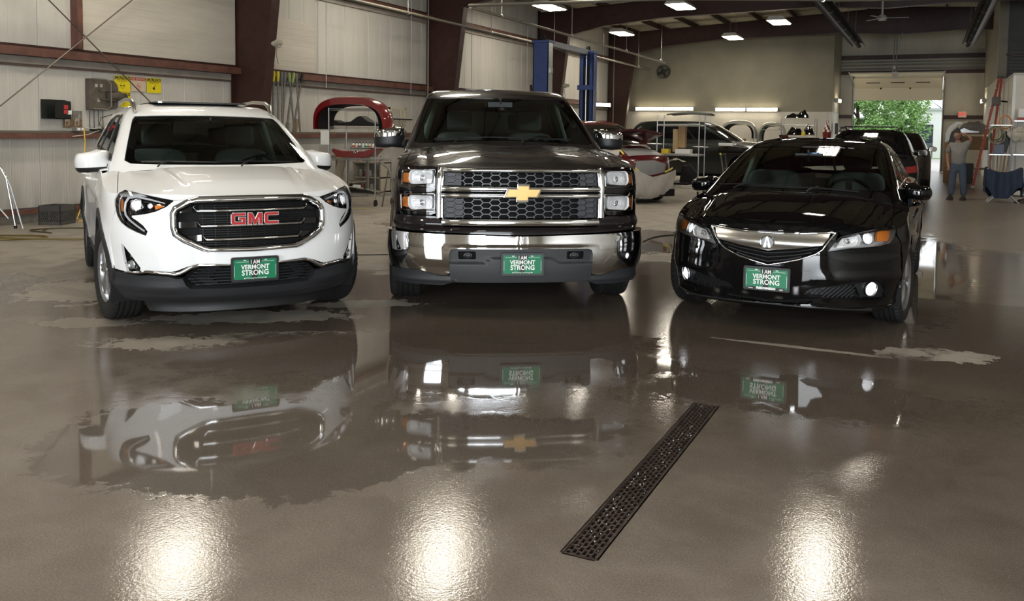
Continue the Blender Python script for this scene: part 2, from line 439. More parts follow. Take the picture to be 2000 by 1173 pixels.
for i, xp in enumerate(np.arange(-11.0, 9.0, 1.25)):
    z = 5.52+.054*(min(xp, -2.6-xp)+12.2)-.02
    mb = MB(); mb.cbox((xp-.03, YN, z-.20), (xp-.022, YF, z)); mb.cbox((xp-.03, YN, z-.2), (xp+.03, YN+45, z-.19)); mb.build('purlin', M_RED, ceil)
# brace rods crossing on the first bay
for a, b in (((-11.62, 5.75, 5.45), (-11.62, 12.5, .15)), ((-11.60, 5.75, .10), (-11.60, 12.5, 5.4))):
    MB().tube([a, b], .010, 8).build('brace_rod', mat('rod_steel', (.16, .14, .12), .45, .7), wl)
for yy in (15.14, 18.5, 21.65, 25.35):
    MB().tube([(XL+.20, yy, 2.3), (XL+.20, yy, 5.4)], .009, 6).build('sag_rod', M_GALV, wl)

# far end: projecting olive block, door wall, side wall and paint booth
wf = struct(box_o('wall_far', (XL, 35, 0), (-3.5, 38.4, 6.2), M_CREAMW))
box_o('upper_wall_paint', (XL, 34.985, 2.30), (-3.495, 35.0, 6.1), M_OLIVE, wf)
box_o('upper_wall_paint', (-3.5, 35.0, 2.30), (-3.485, 38, 6.1), mat('tan_wall_paint', (.42, .39, .31), .6, var=.08), wf)
wd = struct(MB().cbox((-3.5, 38, 0), (-2.96, 38.2, 6.2)).cbox((.27, 38, 0), (1.75, 38.2, 6.2)).cbox((-2.96, 38, 3.75), (.27, 38.2, 6.2)).build('wall_back', panel_mat('tan_metal_liner', (.50, .47, .39), ribs=3.2, axis=0, lowdirt=False)))
for z0, z1 in ((3.86, 4.0), (4.45, 4.62)): box_o('girt', (-3.5, 37.86, z0), (1.7, 38, z1), M_RED, wd)
for z0, z1 in ((4.05, 4.12), (4.2, 4.26), (4.32, 4.38)): box_o('duct_line', (-3.5, 37.9, z0), (1.7, 37.97, z1), mat('dull_grey_pipe', (.20, .18, .14), .6, .1), wd)
for x0, x1 in ((-3.5, -2.98), (.29, 1.7)): box_o('girt', (x0, 37.86, 2.10), (x1, 38, 2.24), M_RED, wd)
for xx in (-3.02, .27): box_o('door_jamb', (xx, 37.9, 0), (xx+.06, 38.22, 3.75), mat('door_frame_brown', (.10, .06, .05), .5), wd)
wr_ = struct(box_o('wall_right', (1.68, 30.5, 0), (1.9, 38.2, 6.1), M_CREAMW))
box_o('upper_wall_paint', (1.665, 30.5, 3.2), (1.68, 38, 6.1), mat('tan_wall_paint', (.42, .39, .31), .6), wr_)
wx = struct(box_o('wall_partition', (1.9, 30.5, 0), (9.4, 30.7, 6.1), mat('dark_partition', (.10, .105, .095), .7)))
box_o('edge_trim', (1.68, 30.48, 3.2), (1.92, 30.5, 6.1), M_OLIVE, wx)
for k in range(9): box_o('louver_blade', (1.98, 30.40, 3.25+.10*k), (3.0, 30.5, 3.30+.10*k), mat('louver_dark', (.09, .09, .085), .6), wx)
box_o('steel_ledge', (1.9, 30.3, 3.9), (9, 30.5, 3.95), M_RED, wx)
wn_ = struct(MB().cbox((XL-.3, YN-.2, 0), (-5.5, YN, 6.0)).cbox((-1.3, YN-.2, 0), (2.5, YN, 6.0)).cbox((6.7, YN-.2, 0), (9.4, YN, 6.0)).cbox((-5.5, YN-.2, 3.7), (-1.3, YN, 6.0)).cbox((2.5, YN-.2, 3.7), (6.7, YN, 6.0)).build('wall_near', M_PANEL))  # unseen near wall; its two vehicle doorways are assumed
wrr = struct(box_o('wall_right_side', (9.2, YN-.2, 0), (9.4, 30.6, 6.0), M_PANEL))

# overhead vehicle door, part rolled up
gd = thing('garage_door', 'cream sectional overhead door rolled half up, open to green trees', 'door', (-1.345, 37.85, 2.80))
gm_ = mat('garage_door_cream', (.60, .55, .42), .45)
for i in range(2):
    mb = MB(); mb.cbox((-1.60, -.025, .02+i*.0), (1.60, .025, .50)) if i == 0 else mb.box((0, -.20, .695), (3.2, .05, .60), rot=Matrix.Rotation(R(49), 3, 'X'))
    mb.build('door_section', gm_, gd, bevel=.006)
for x in (-.62, .45): box_o('hinge', (x-.03, -.04, .46), (x+.03, -.02, .56), M_DARK, gd)
MB().cbox((-1.6, -2.3, .93), (1.6, -.40, .98)).build('door_section', gm_, gd)
for x in (-.9, 0, .9): MB().box((x, -.26, .70), (.5, .02, .02), rot=Matrix.Rotation(R(49), 3, 'X')).build('strut', M_DARK, gd)
for sx in (-1, 1): MB().tube([(sx*1.63, -.05, -2.7), (sx*1.63, -.05, .45), (sx*1.63, -.25, .80), (sx*1.63, -2.4, .98)], .022, 6).build('door_track', M_GALV, gd)
MB().tube([(-1.6, -.2, 1.02), (1.6, -.2, 1.02)], .035, 8).build('torsion_bar', M_DARK, gd)

# ---------- lights ----------
M_TUBE = mat('lamp_diffuser', (1, 1, 1), .5, emis=(1.0, .91, .76), estr=40)
M_TUBE2 = mat('strip_tube', (1, 1, 1), .5, emis=(1.0, .88, .66), estr=18)
M_HOUS = mat('lamp_housing', (.55, .53, .48), .5)
def bay_light(x, y, label, z=4.9, group=None):
    t_ = thing('ceiling_light', label, 'light', (x, y, z), R(90), group)
    mb = MB(); mb.prism([(-.30, 0), (.30, 0), (.20, .12), (-.20, .12)], -.60, .60, Matrix(((0, 0, 1, 0), (1, 0, 0, 0), (0, 1, 0, 0), (0, 0, 0, 1)))); mb.build('lamp_housing', M_HOUS, t_)
    for k in range(4): MB().cbox((-.57, -.26+.135*k, -.02), (.57, -.155+.135*k, -.004)).build('lamp_tube', M_TUBE, t_)
    for sx in (-1, 1): MB().tube([(sx*.5, 0, .12), (sx*.5, 0, 5.5+.054*(min(x, -2.6-x)+12.2)-z)], .004, 5).build('hanger', M_GALV, t_)
    return t_
UN = 'unseen ceiling light over the front of the hall, outside the picture'
LS = [(-9.85, 22.7, 'ceiling light hanging nearest on the left, beside the blue lift post'), (-10.05, 29.6, 'ceiling light hanging far left above the second lift post'),
      (-6.4, 23.8, 'ceiling light touching the top edge, right of the truck, second row'), (-6.7, 32.2, 'ceiling light hanging lowest in view, in front of the olive wall'),
      (-4.46, 28.2, 'ceiling light hanging furthest right of the five in view')]
for x, y, lb in LS: bay_light(x, y, lb)
for x, y in ((-9.6, 8.9), (-9.8, 15.8), (-6.3, 10.8), (-6.4, 16.9), (-1.3, 13.0), (3.2, 10.0), (3.4, 17.5), (-5.9, 4.3), (-9.5, 2.2), (3.2, 3.0), (-1.3, 20.5), (-1.6, -.8), (-6.0, -2.0)):  # some placed from floor reflections, the others unseen, added for lighting
    bay_light(x, y, UN, group='lights over the front of the hall')
def strip_light(name, lb, loc, L, rz=0., lit=M_TUBE2):
    t_ = thing(name, lb, 'light', loc, rz)
    MB().cbox((-L/2, 0, -.02), (L/2, .07, .10)).build('lamp_housing', M_HOUS, t_)
    for k in (0, 1): MB().tube([(-L/2+.02, -.03, .01+.07*k), (L/2-.02, -.03, .01+.07*k)], .024, 8).build('lamp_tube', lit, t_)
    for sx in (-1, 1): box_o('lamp_end', (sx*L/2-.012, -.06, -.03), (sx*L/2+.012, .07, .12), M_HOUS, t_)
    return t_
strip_light('strip_light', 'left tube lamp of the left pair on the far wall', (-10.56, 34.88, 2.35), 1.20)
strip_light('strip_light', 'right tube lamp of the left pair on the far wall', (-9.34, 34.88, 2.35), 1.20)
strip_light('strip_light', 'left tube lamp of the right pair on the far wall', (-7.27, 34.88, 2.33), 1.18)
strip_light('strip_light', 'right tube lamp of the right pair on the far wall', (-6.05, 34.88, 2.33), 1.18)
strip_light('strip_light', 'short tube lamp seen end-on on the corner left of the garage door', (-3.41, 36.4, 2.72), 1.2, R(90))
strip_light('strip_light', 'short tube lamp on the side wall right of the exit sign', (1.59, 36.6, 2.70), 1.2, R(-90))
strip_light('strip_light', 'glowing tube lamp on the left wall behind the blue lift post', (-11.5, 31.6, 2.42), 1.2, R(78))
# ---------- curved panels cut from the body surfaces ----------
def inside(poly, pts):
    poly = np.asarray(poly); x, y = pts[:, 0], pts[:, 1]; c = np.zeros(len(pts), bool)
    j = len(poly)-1
    for i in range(len(poly)):
        xi, yi = poly[i]; xj, yj = poly[j]
        m = ((yi > y) != (yj > y))
        with np.errstate(divide='ignore', invalid='ignore'):
            c ^= m & (x < (xj-xi)*(y-yi)/(yj-yi+1e-300)+xi)
        j = i
    return c
def dense(poly, d):
    out = []
    n = len(poly)
    for i in range(n):
        a = np.array(poly[i], float); b = np.array(poly[(i+1) % n], float)
        k = max(1, int(math.ceil(np.hypot(*(b-a))/d)))
        for t in range(k): out.append(tuple(a+(b-a)*t/k))
    return out
def rounded(poly, r=.02, k=3):
    """round the corners of a polygon"""
    out = []; n = len(poly)
    for i in range(n):
        p0, p1, p2 = (np.array(poly[j % n], float) for j in (i-1, i, i+1))
        a, b = p0-p1, p2-p1; la, lb = np.hypot(*a), np.hypot(*b)
        q = min(r, la*.45, lb*.45)
        A, B = p1+a/la*q, p1+b/lb*q
        for t in range(k+1):
            t /= k; out.append(tuple((1-t)**2*A+2*t*(1-t)*p1+t*t*B))
    return out
def mir(poly): return [(-x, y) for x, y in poly][::-1]
def seg_dist(poly, pts):
    poly = np.asarray(poly); best = np.full(len(pts), 1e9)
    for i in range(len(poly)):
        a = poly[i-1]; b = poly[i]; ab = b-a; L = ab@ab+1e-12
        t = np.clip(((pts-a)@ab)/L, 0, 1); q = a+t[:, None]*ab
        best = np.minimum(best, np.hypot(*(pts-q).T))
    return best
def surf_n(S, u, v, e=2e-3):
    p = S.P(u, v)
    n = np.cross(S.P(u+e, v)-S.P(u-e, v), S.P(u, v+e)-S.P(u, v-e))
    l = np.linalg.norm(n, axis=-1, keepdims=True); l[l == 0] = 1
    return p, n/l

def patch(name, S, outer, mat_, parent, holes=(), off=0., thick=.012, ru=.05, rv=.05, bd=.03, disp=None, levels=None,
          label=None, edge=0., xf=None):
    """panel cut from surface S by an outline in its (s, z) chart; rim folded inwards by thick"""
    outer = dense(outer, bd); holes = [dense(h, bd) for h in holes]
    lo = np.min(outer, 0); hi = np.max(outer, 0)
    us = np.arange(lo[0]+ru*.5, hi[0], ru)
    vs = np.arange(lo[1]+rv*.5, hi[1], rv) if levels is None else np.array([v for v in levels if lo[1] < v < hi[1]])
    if len(us) and len(vs):
        G = np.stack(np.meshgrid(us, vs, indexing='ij'), -1).reshape(-1, 2)
        ok = inside(outer, G) & (seg_dist(outer, G) > min(ru, rv)*.3)
        for h in holes: ok &= ~inside(h, G) & (seg_dist(h, G) > min(ru, rv)*.3)
        G = G[ok]
    else: G = np.zeros((0, 2))
    verts = []; edges = []
    loops = []
    for lp in [outer]+list(holes):
        k = len(verts); verts += [Vector(p) for p in lp]
        edges += [(k+i, k+(i+1) % len(lp)) for i in range(len(lp))]
    verts += [Vector(p) for p in G]
    V, E, Fc, _, _, _ = delaunay_2d_cdt(verts, edges, [], 0, 1e-6)
    V = np.array([tuple(v) for v in V]); Fc = np.array([f for f in Fc if len(f) == 3])
    cen = V[Fc].mean(1); ok = inside(outer, cen)
    for h in holes: ok &= ~inside(h, cen)
    Fc = Fc[ok]
    a, b, c = V[Fc[:, 0]], V[Fc[:, 1]], V[Fc[:, 2]]
    ar = (b[:, 0]-a[:, 0])*(c[:, 1]-a[:, 1])-(c[:, 0]-a[:, 0])*(b[:, 1]-a[:, 1])
    Fc = Fc[np.abs(ar) > 1e-10]; ar = ar[np.abs(ar) > 1e-10]
    Fc[ar < 0] = Fc[ar < 0][:, ::-1]
    used = np.unique(Fc); rm = -np.ones(len(V), int); rm[used] = np.arange(len(used)); V = V[used]; Fc = rm[Fc]
    def base(u, v):
        p, n = surf_n(S, u, v)
        d = off+(disp(u, v, p) if disp is not None else 0.)
        d = d*np.ones(len(u))
        return p+n*d[:, None], n
    P, n0 = base(V[:, 0], V[:, 1])
    if disp is not None:
        e = 3e-3
        du = base(V[:, 0]+e, V[:, 1])[0]-base(V[:, 0]-e, V[:, 1])[0]; dv = base(V[:, 0], V[:, 1]+e)[0]-base(V[:, 0], V[:, 1]-e)[0]
        N = np.cross(du, dv); N /= np.linalg.norm(N, axis=1, keepdims=True)+1e-12
    else: N = n0
    # boundary half-edges
    he = {}
    for f in Fc:
        for i in range(3): he[(f[i], f[(i+1) % 3])] = True
    bed = [(i, j) for (i, j) in he if (j, i) not in he]
    bv = sorted({i for e_ in bed for i in e_}); bi = {v: k+len(P) for k, v in enumerate(bv)}
    if edge and len(bv):   # rolled edge
        P[bv] -= n0[bv]*edge
    Pb = P[bv]-n0[bv]*thick
    allv = np.concatenate([P, Pb]); faces = [tuple(int(i) for i in f) for f in Fc]
    rim = [(int(j), int(i), bi[i], bi[j]) for (i, j) in bed] if thick else []
    ln = [tuple(N[i]) for f in Fc for i in f]
    for f in rim:
        A, B, C_ = allv[f[0]], allv[f[1]], allv[f[2]]
        q = np.cross(B-A, C_-A); q /= np.linalg.norm(q)+1e-12
        ln += [tuple(q)]*4
    if xf is not None:
        allv = np.array([tuple(xf @ Vector(p)) for p in allv])
    me = bpy.data.meshes.new(name); me.from_pydata([tuple(p) for p in allv], [], faces+rim)
    me.materials.append(mat_)
    me.polygons.foreach_set('use_smooth', [True]*len(me.polygons))
    me.update()
    if xf is None: me.normals_split_custom_set(ln)
    o = bpy.data.objects.new(name, me); link(o, parent)
    if label: o['label'] = label
    return o

def trim(name, S, path, width, height, mat_, parent, closed=False, off=0., label=None, step=.02, n=6, lift=None):
    """domed moulding that runs along a path on the surface"""
    if closed: pts = np.array(dense(path, step))
    else:
        pts = []
        for a, b in zip(path[:-1], path[1:]):
            a = np.array(a, float); b = np.array(b, float); k = max(1, int(np.hypot(*(b-a))/step))
            pts += [a+(b-a)*t/k for t in range(k)]
        pts.append(np.array(path[-1], float)); pts = np.array(pts)
    if closed: T = np.roll(pts, -1, 0)-np.roll(pts, 1, 0)
    else: T = np.gradient(pts, axis=0)
    T /= np.linalg.norm(T, axis=1, keepdims=True)+1e-12
    Nn = np.stack([-T[:, 1], T[:, 0]], 1)
    mb = MB(); N = len(pts); rows = []
    w = width if hasattr(width, '__len__') else np.full(N, width)
    if len(w) != N: w = np.interp(np.linspace(0, 1, N), np.linspace(0, 1, len(w)), w)
    for k in range(n+1):
        t = k/n*2-1
        q = pts+Nn*(t*w/2)[:, None]
        p, nn = surf_n(S, q[:, 0], q[:, 1])
        rows.append(p+nn*(off+height*math.sqrt(max(0, 1-abs(t)**2.6))-.004))
    vs = [tuple(rows[k][i]) for i in range(N) for k in range(n+1)]
    m = n+1; fs = []
    for i in range(N if closed else N-1):
        j = (i+1) % N
        for k in range(n): fs.append((i*m+k, j*m+k, j*m+k+1, i*m+k+1))
    if not closed: fs += [tuple(range(m))[::-1], tuple((N-1)*m+k for k in range(m))]
    mb.add(vs, fs, 0, True)
    return mb.build(name, mat_, parent, label=label)
# ---------- numpy geometry shared by all car bodies ----------
def hermite(xs, ys):
    xs = np.asarray(xs, float); ys = np.asarray(ys, float)
    h = np.diff(xs); d = np.diff(ys)/h
    m = np.zeros_like(ys); m[0] = d[0]; m[-1] = d[-1]
    for i in range(1, len(ys)-1):
        m[i] = 0 if d[i-1]*d[i] <= 0 else 2*d[i-1]*d[i]/(d[i-1]+d[i])
    def f(x):
        x = np.clip(np.asarray(x, float), xs[0], xs[-1])
        i = np.clip(np.searchsorted(xs, x, side='right')-1, 0, len(xs)-2)
        t = (x-xs[i])/h[i]
        return ((2*t**3-3*t**2+1)*ys[i] + (t**3-2*t**2+t)*h[i]*m[i]
                + (-2*t**3+3*t**2)*ys[i+1] + (t**3-t**2)*h[i]*m[i+1])
    return f

class Wrap:
    """Surface made of plan outlines stacked over z: half outline = front quarter, straight side, rear quarter."""
    def __init__(self, z, yf, w, L, b, n, yr, Lr, br, nr, zref, bulge=None):
        k = lambda v: hermite(z, v if hasattr(v, '__len__') else [v]*len(z))
        self.z = z; self.yf = k(yf); self.w = k(w); self.L = k(L); self.b = k(b); self.n = n
        self.yr = k(yr); self.Lr = k(Lr); self.br = k(br); self.nr = nr; self.bulge = bulge
        def arc(w, L, b, n):
            t = np.linspace(0, 1, 1500)
            th = np.unique(np.concatenate([np.arcsin(t**(n/2)), np.arccos(t**(n/2))]))
            q = np.sin(th)**(2/n); c = 1-np.clip(np.cos(th), 0, 1)**(2/n); q[0] = 0; c[-1] = 1
            x = w*q; y = b*q**2+L*c
            return np.concatenate([[0], np.cumsum(np.hypot(np.diff(x), np.diff(y)))]), q, c
        self.a1, self.q1, self.c1 = arc(self.w(zref), self.L(zref), self.b(zref), n); self.S1 = self.a1[-1]
        self.a3, self.q3, self.c3 = arc(self.w(zref), self.Lr(zref), self.br(zref), nr); self.S3 = self.a3[-1]
        self.D = float((self.yr(zref)-self.br(zref)-self.Lr(zref))-(self.yf(zref)+self.b(zref)+self.L(zref)))
        self.S2 = self.S1+self.D; self.ST = self.S2+self.S3
    def P(self, s, z):
        s = np.asarray(s, float); z = np.asarray(z, float)
        sg = np.where(s < 0, -1., 1.); a = np.abs(s)
        w = self.w(z); yf = self.yf(z); L = self.L(z); b = self.b(z)
        yr = self.yr(z); Lr = self.Lr(z); br = self.br(z)
        q = np.interp(a, self.a1, self.q1); x1 = w*q; y1 = yf+b*q**2+L*np.interp(a, self.a1, self.c1)
        yc = yf+b+L; yd = yr-br-Lr
        t = np.clip((a-self.S1)/self.D, 0, 1); y2 = yc+(yd-yc)*t
        q3 = np.interp(self.ST-a, self.a3, self.q3); x3 = w*q3; y3 = yr-br*q3**2-Lr*np.interp(self.ST-a, self.a3, self.c3)
        x = np.where(a < self.S1, x1, np.where(a < self.S2, w, x3))
        y = np.where(a < self.S1, y1, np.where(a < self.S2, y2, y3))
        return np.stack([sg*x, y, z*np.ones_like(x)], -1)

class Deck:
    """Height surface z(x, y) between a centre profile and an edge profile."""
    def __init__(self, y, zc, ze, hw, p=2.4, ridges=()):
        self.zc = hermite(y, zc); self.ze = hermite(y, ze); self.hw = hermite(y, hw); self.p = p; self.ridges = ridges
    def Z(self, x, y):
        x = np.abs(x)
        r = x/self.hw(y)
        z = self.zc(y)-(self.zc(y)-self.ze(y))*r**self.p
        for (xs, amp, wid) in self.ridges:
            xr = hermite(*xs)(y); fade = np.clip((y-xs[0][0])/.25, 0, 1)*np.clip((xs[0][-1]-y)/.25, 0, 1)
            z = z+amp*fade/(1+np.exp((x-xr)/wid))
        return z
    def P(self, x, y):
        x = np.asarray(x, float); y = np.asarray(y, float)
        return np.stack([x, y, self.Z(x, y)], -1)

def meet(wrap, deck, s, z0=1.0, drop=0.0):
    """z at which the wrap at s runs into the deck."""
    s = np.asarray(s, float); z = np.full_like(s, z0)
    for i in range(80):
        p = wrap.P(s, z); z = .65*z+.35*(deck.Z(p[..., 0], p[..., 1])-drop)
    return z

CARDEF = {}
CARDEF['G'] = dict(
    body=Wrap([.18, .30, .42, .52, .66, .80, .90, .97, 1.03, 1.10, 1.16],
              [.10, .03, -.01, -.02, -.015, .0, .015, .06, .14, .30, .5],
              [.86, .885, .90, .908, .918, .92, .92, .915, .905, .885, .85],
              [.62, .64, .66, .68, .70, .72, .74, .75, .75, .72, .70],
              .075, 2.5, 4.62, .35, .05, 3.0, .66),
    top=Wrap([1.0, 1.06, 1.15, 1.28, 1.40, 1.50, 1.56, 1.60, 1.63, 1.65],
             [.90, .96, 1.10, 1.31, 1.52, 1.71, 1.84, 1.96, 2.12, 2.45],
             [.86, .845, .815, .765, .715, .67, .635, .595, .54, .42],
             .22, .16, 5.0, [4.55, 4.52, 4.47, 4.38, 4.28, 4.18, 4.1, 4.04, 3.95, 3.7], .35, .08, 4.0, 1.15),
    deck=Deck([-.1, 0, .12, .3, .6, 1.0, 1.4, 4.7], [.93, .95, .985, 1.035, 1.085, 1.125, 1.15, 1.15],
              [.80, .82, .85, .89, .955, 1.035, 1.075, 1.14], [.93]*8, 3.0,
              ridges=[(([.1, 1.2], [.34, .46]), .014, .012)]))
CARDEF['S'] = dict(
    body=Wrap([.22, .40, .60, .80, .98, 1.10, 1.17, 1.23, 1.28, 1.32],
              [.02, .0, .0, .0, .0, .01, .03, .08, .18, .3],
              [.93, .955, .975, .985, .985, .975, .955, .925, .885, .85],
              [.42, .42, .42, .42, .42, .42, .42, .42, .42, .42],
              .06, 3.4, 5.84, .15, .03, 5.0, .8),
    top=Wrap([1.15, 1.25, 1.35, 1.5, 1.62, 1.72, 1.79, 1.835, 1.86, 1.875],
             [1.05, 1.20, 1.37, 1.63, 1.84, 2.01, 2.15, 2.30, 2.48, 2.85],
             [.95, .93, .885, .83, .78, .74, .71, .66, .60, .48],
             .18, .12, 6.0, [4.15, 4.15, 4.13, 4.08, 4.03, 3.97, 3.9, 3.85, 3.8, 3.6], .2, .05, 6.0, 1.3),
    deck=Deck([-.1, .03, .15, .35, .7, 1.2, 1.6, 6.0], [1.12, 1.155, 1.195, 1.235, 1.275, 1.305, 1.31, 1.31],
              [1.02, 1.06, 1.10, 1.145, 1.205, 1.25, 1.265, 1.30], [1.0]*8, 4.0,
              ridges=[(([.1, 1.4], [.50, .66]), .012, .03)]))
CARDEF['A'] = dict(
    body=Wrap([.15, .22, .30, .42, .55, .66, .74, .80, .86, .92, .98],
              [.06, .0, -.02, -.03, -.035, -.03, -.01, .03, .14, .30, .55],
              [.80, .83, .85, .868, .88, .885, .883, .875, .862, .84, .80],
              [.62, .64, .66, .68, .70, .74, .78, .82, .84, .82, .80],
              .10, 2.35, 4.55, .45, .08, 2.8, .55),
    top=Wrap([.84, .90, .97, 1.06, 1.16, 1.26, 1.32, 1.36, 1.385, 1.403],
             [.80, .93, 1.08, 1.30, 1.55, 1.81, 1.99, 2.13, 2.29, 2.6],
             [.83, .815, .785, .745, .70, .65, .61, .565, .50, .38],
             .24, .20, 5.0, [4.1, 4.1, 4.0, 3.85, 3.68, 3.5, 3.38, 3.28, 3.15, 2.95], .35, .1, 4.0, .97),
    deck=Deck([-.12, -.03, .1, .3, .6, 1.0, 1.4, 2.0, 4.6], [.765, .785, .82, .865, .915, .965, .99, 1.0, 1.03],
              [.62, .635, .66, .69, .755, .845, .90, .93, .96], [.88]*9, 2.8,
              ridges=[(([.0, 1.2], [.46, .60]), .012, .014)]))
# ---------- cars: shared pieces ----------
def s_of_y(W, y):
    """chart coordinate on the body side for a distance y behind the nose"""
    yc = float(W.yf(.6)+W.b(.6)+W.L(.6))
    return W.S1+(y-yc)
def arc(cx, cz, r, a0, a1, n=14):
    return [(cx+r*math.cos(R(a0+(a1-a0)*k/n)), cz+r*math.sin(R(a0+(a1-a0)*k/n))) for k in range(n+1)]

def make_wheel(root, x, y, rad, width, rimr, spokes, side, steer=0., dark=False):
    """tyre with grooves and tread blocks, alloy rim with spokes, hub, brake disc"""
    w = width; s = side
    W = bpy.data.objects.new('wheel', None); W.empty_display_size = .1; link(W, root); W.location = (x, y, rad); W.rotation_euler = (0, 0, steer)
    prof = [(rimr, -w*.44), (rimr+.02, -w*.5), (rad-.055, -w*.53), (rad-.018, -w*.49), (rad-.004, -w*.42)]
    for g in (-.26, -.09, .09, .26):
        prof += [(rad, w*g-.012), (rad-.009, w*g-.006), (rad-.009, w*g+.006), (rad, w*g+.012)]
    prof += [(rad-.004, w*.42), (rad-.018, w*.49), (rad-.055, w*.53), (rimr+.02, w*.5), (rimr, w*.44)]
    mb = MB(); n = 144; vs = []; fs = []; N = len(prof)
    for k in range(n):
        a = 2*PI*k/n
        for i, (r, h) in enumerate(prof):
            notch = .008 if (k % 3 == 0 and (2 <= i <= 5 or N-6 <= i <= N-3)) else 0
            vs.append((h, (r-notch)*math.cos(a), (r-notch)*math.sin(a)))
    for k in range(n):
        j = (k+1) % n
        for i in range(N-1): fs.append((k*N+i, k*N+i+1, j*N+i+1, j*N+i))
    mb.add(vs, fs, 0, True); mb.build('tyre', M_RUBBER, W)
    mb = MB()
    mb.lathe([(rimr-.002, -w*.46), (rimr-.02, -w*.40), (rimr-.035, 0), (rimr-.03, w*.3), (rimr-.012, w*.42), (rimr+.004, w*.46), (rimr, w*.40)], axis='X', n=64)
    f0 = s*w*.30
    for k in range(spokes):
        a = 2*PI*k/spokes
        for d in (-.09, .09):
            c, t = math.cos(a+d), math.sin(a+d)
            mb.tube([(f0+s*.012, .035*math.cos(a), .035*math.sin(a)), (f0+s*.018, rimr*.55*c, rimr*.55*t), (f0, rimr*.96*c, rimr*.96*t)], [.02, .016, .019], n=6)
    mb.lathe([(0, s*(w*.30+.03)), (.03, s*(w*.30+.03)), (.045, s*(w*.3+.01)), (.05, s*w*.1)], axis='X', n=24)
    mb.build('rim', mat('dark_alloy', (.06, .06, .065), .3, .8) if dark else M_ALLOY, W)
    mb = MB(); mb.lathe([(.04, s*w*.05), (rimr*.78, s*w*.05), (rimr*.78, s*w*.0), (.04, 0)], axis='X', n=40)
    mb.build('brake_disc', mat('brake_steel', (.2, .19, .18), .4, .9), W)
    return W

def make_seat(root, x, y, z, w=.5, back=.62, recl=.28, m=None):
    m = m or M_CLOTH_SEAT
    st = bpy.data.objects.new('seat', None); link(st, root); st.location = (x, y, z)
    def pad(cx, cy, cz, dx, dy, dz, tilt, name):
        mb = MB(); Mr = Matrix.Rotation(tilt, 3, 'X')
        def fn(u, v):
            a = (u-.5)*PI; b = v*2*PI; p = .35
            sg = lambda q: math.copysign(abs(q)**p, q)
            q = Vector((dx/2*sg(math.cos(a))*sg(math.cos(b)), dy/2*sg(math.cos(a))*sg(math.sin(b)), dz/2*sg(math.sin(a))))
            return Vector((cx, cy, cz))+Mr @ q
        mb.sheet(fn, 14, 24); return mb.build(name, m, st)
    pad(0, -.02, 0, w, .5, .16, .1, 'cushion')
    pad(0, .30, .34, w, .15, back, -recl, 'backrest')
    pad(0, .42, .34+back*.5+.12, w*.52, .1, .2, -recl, 'headrest')
    return st

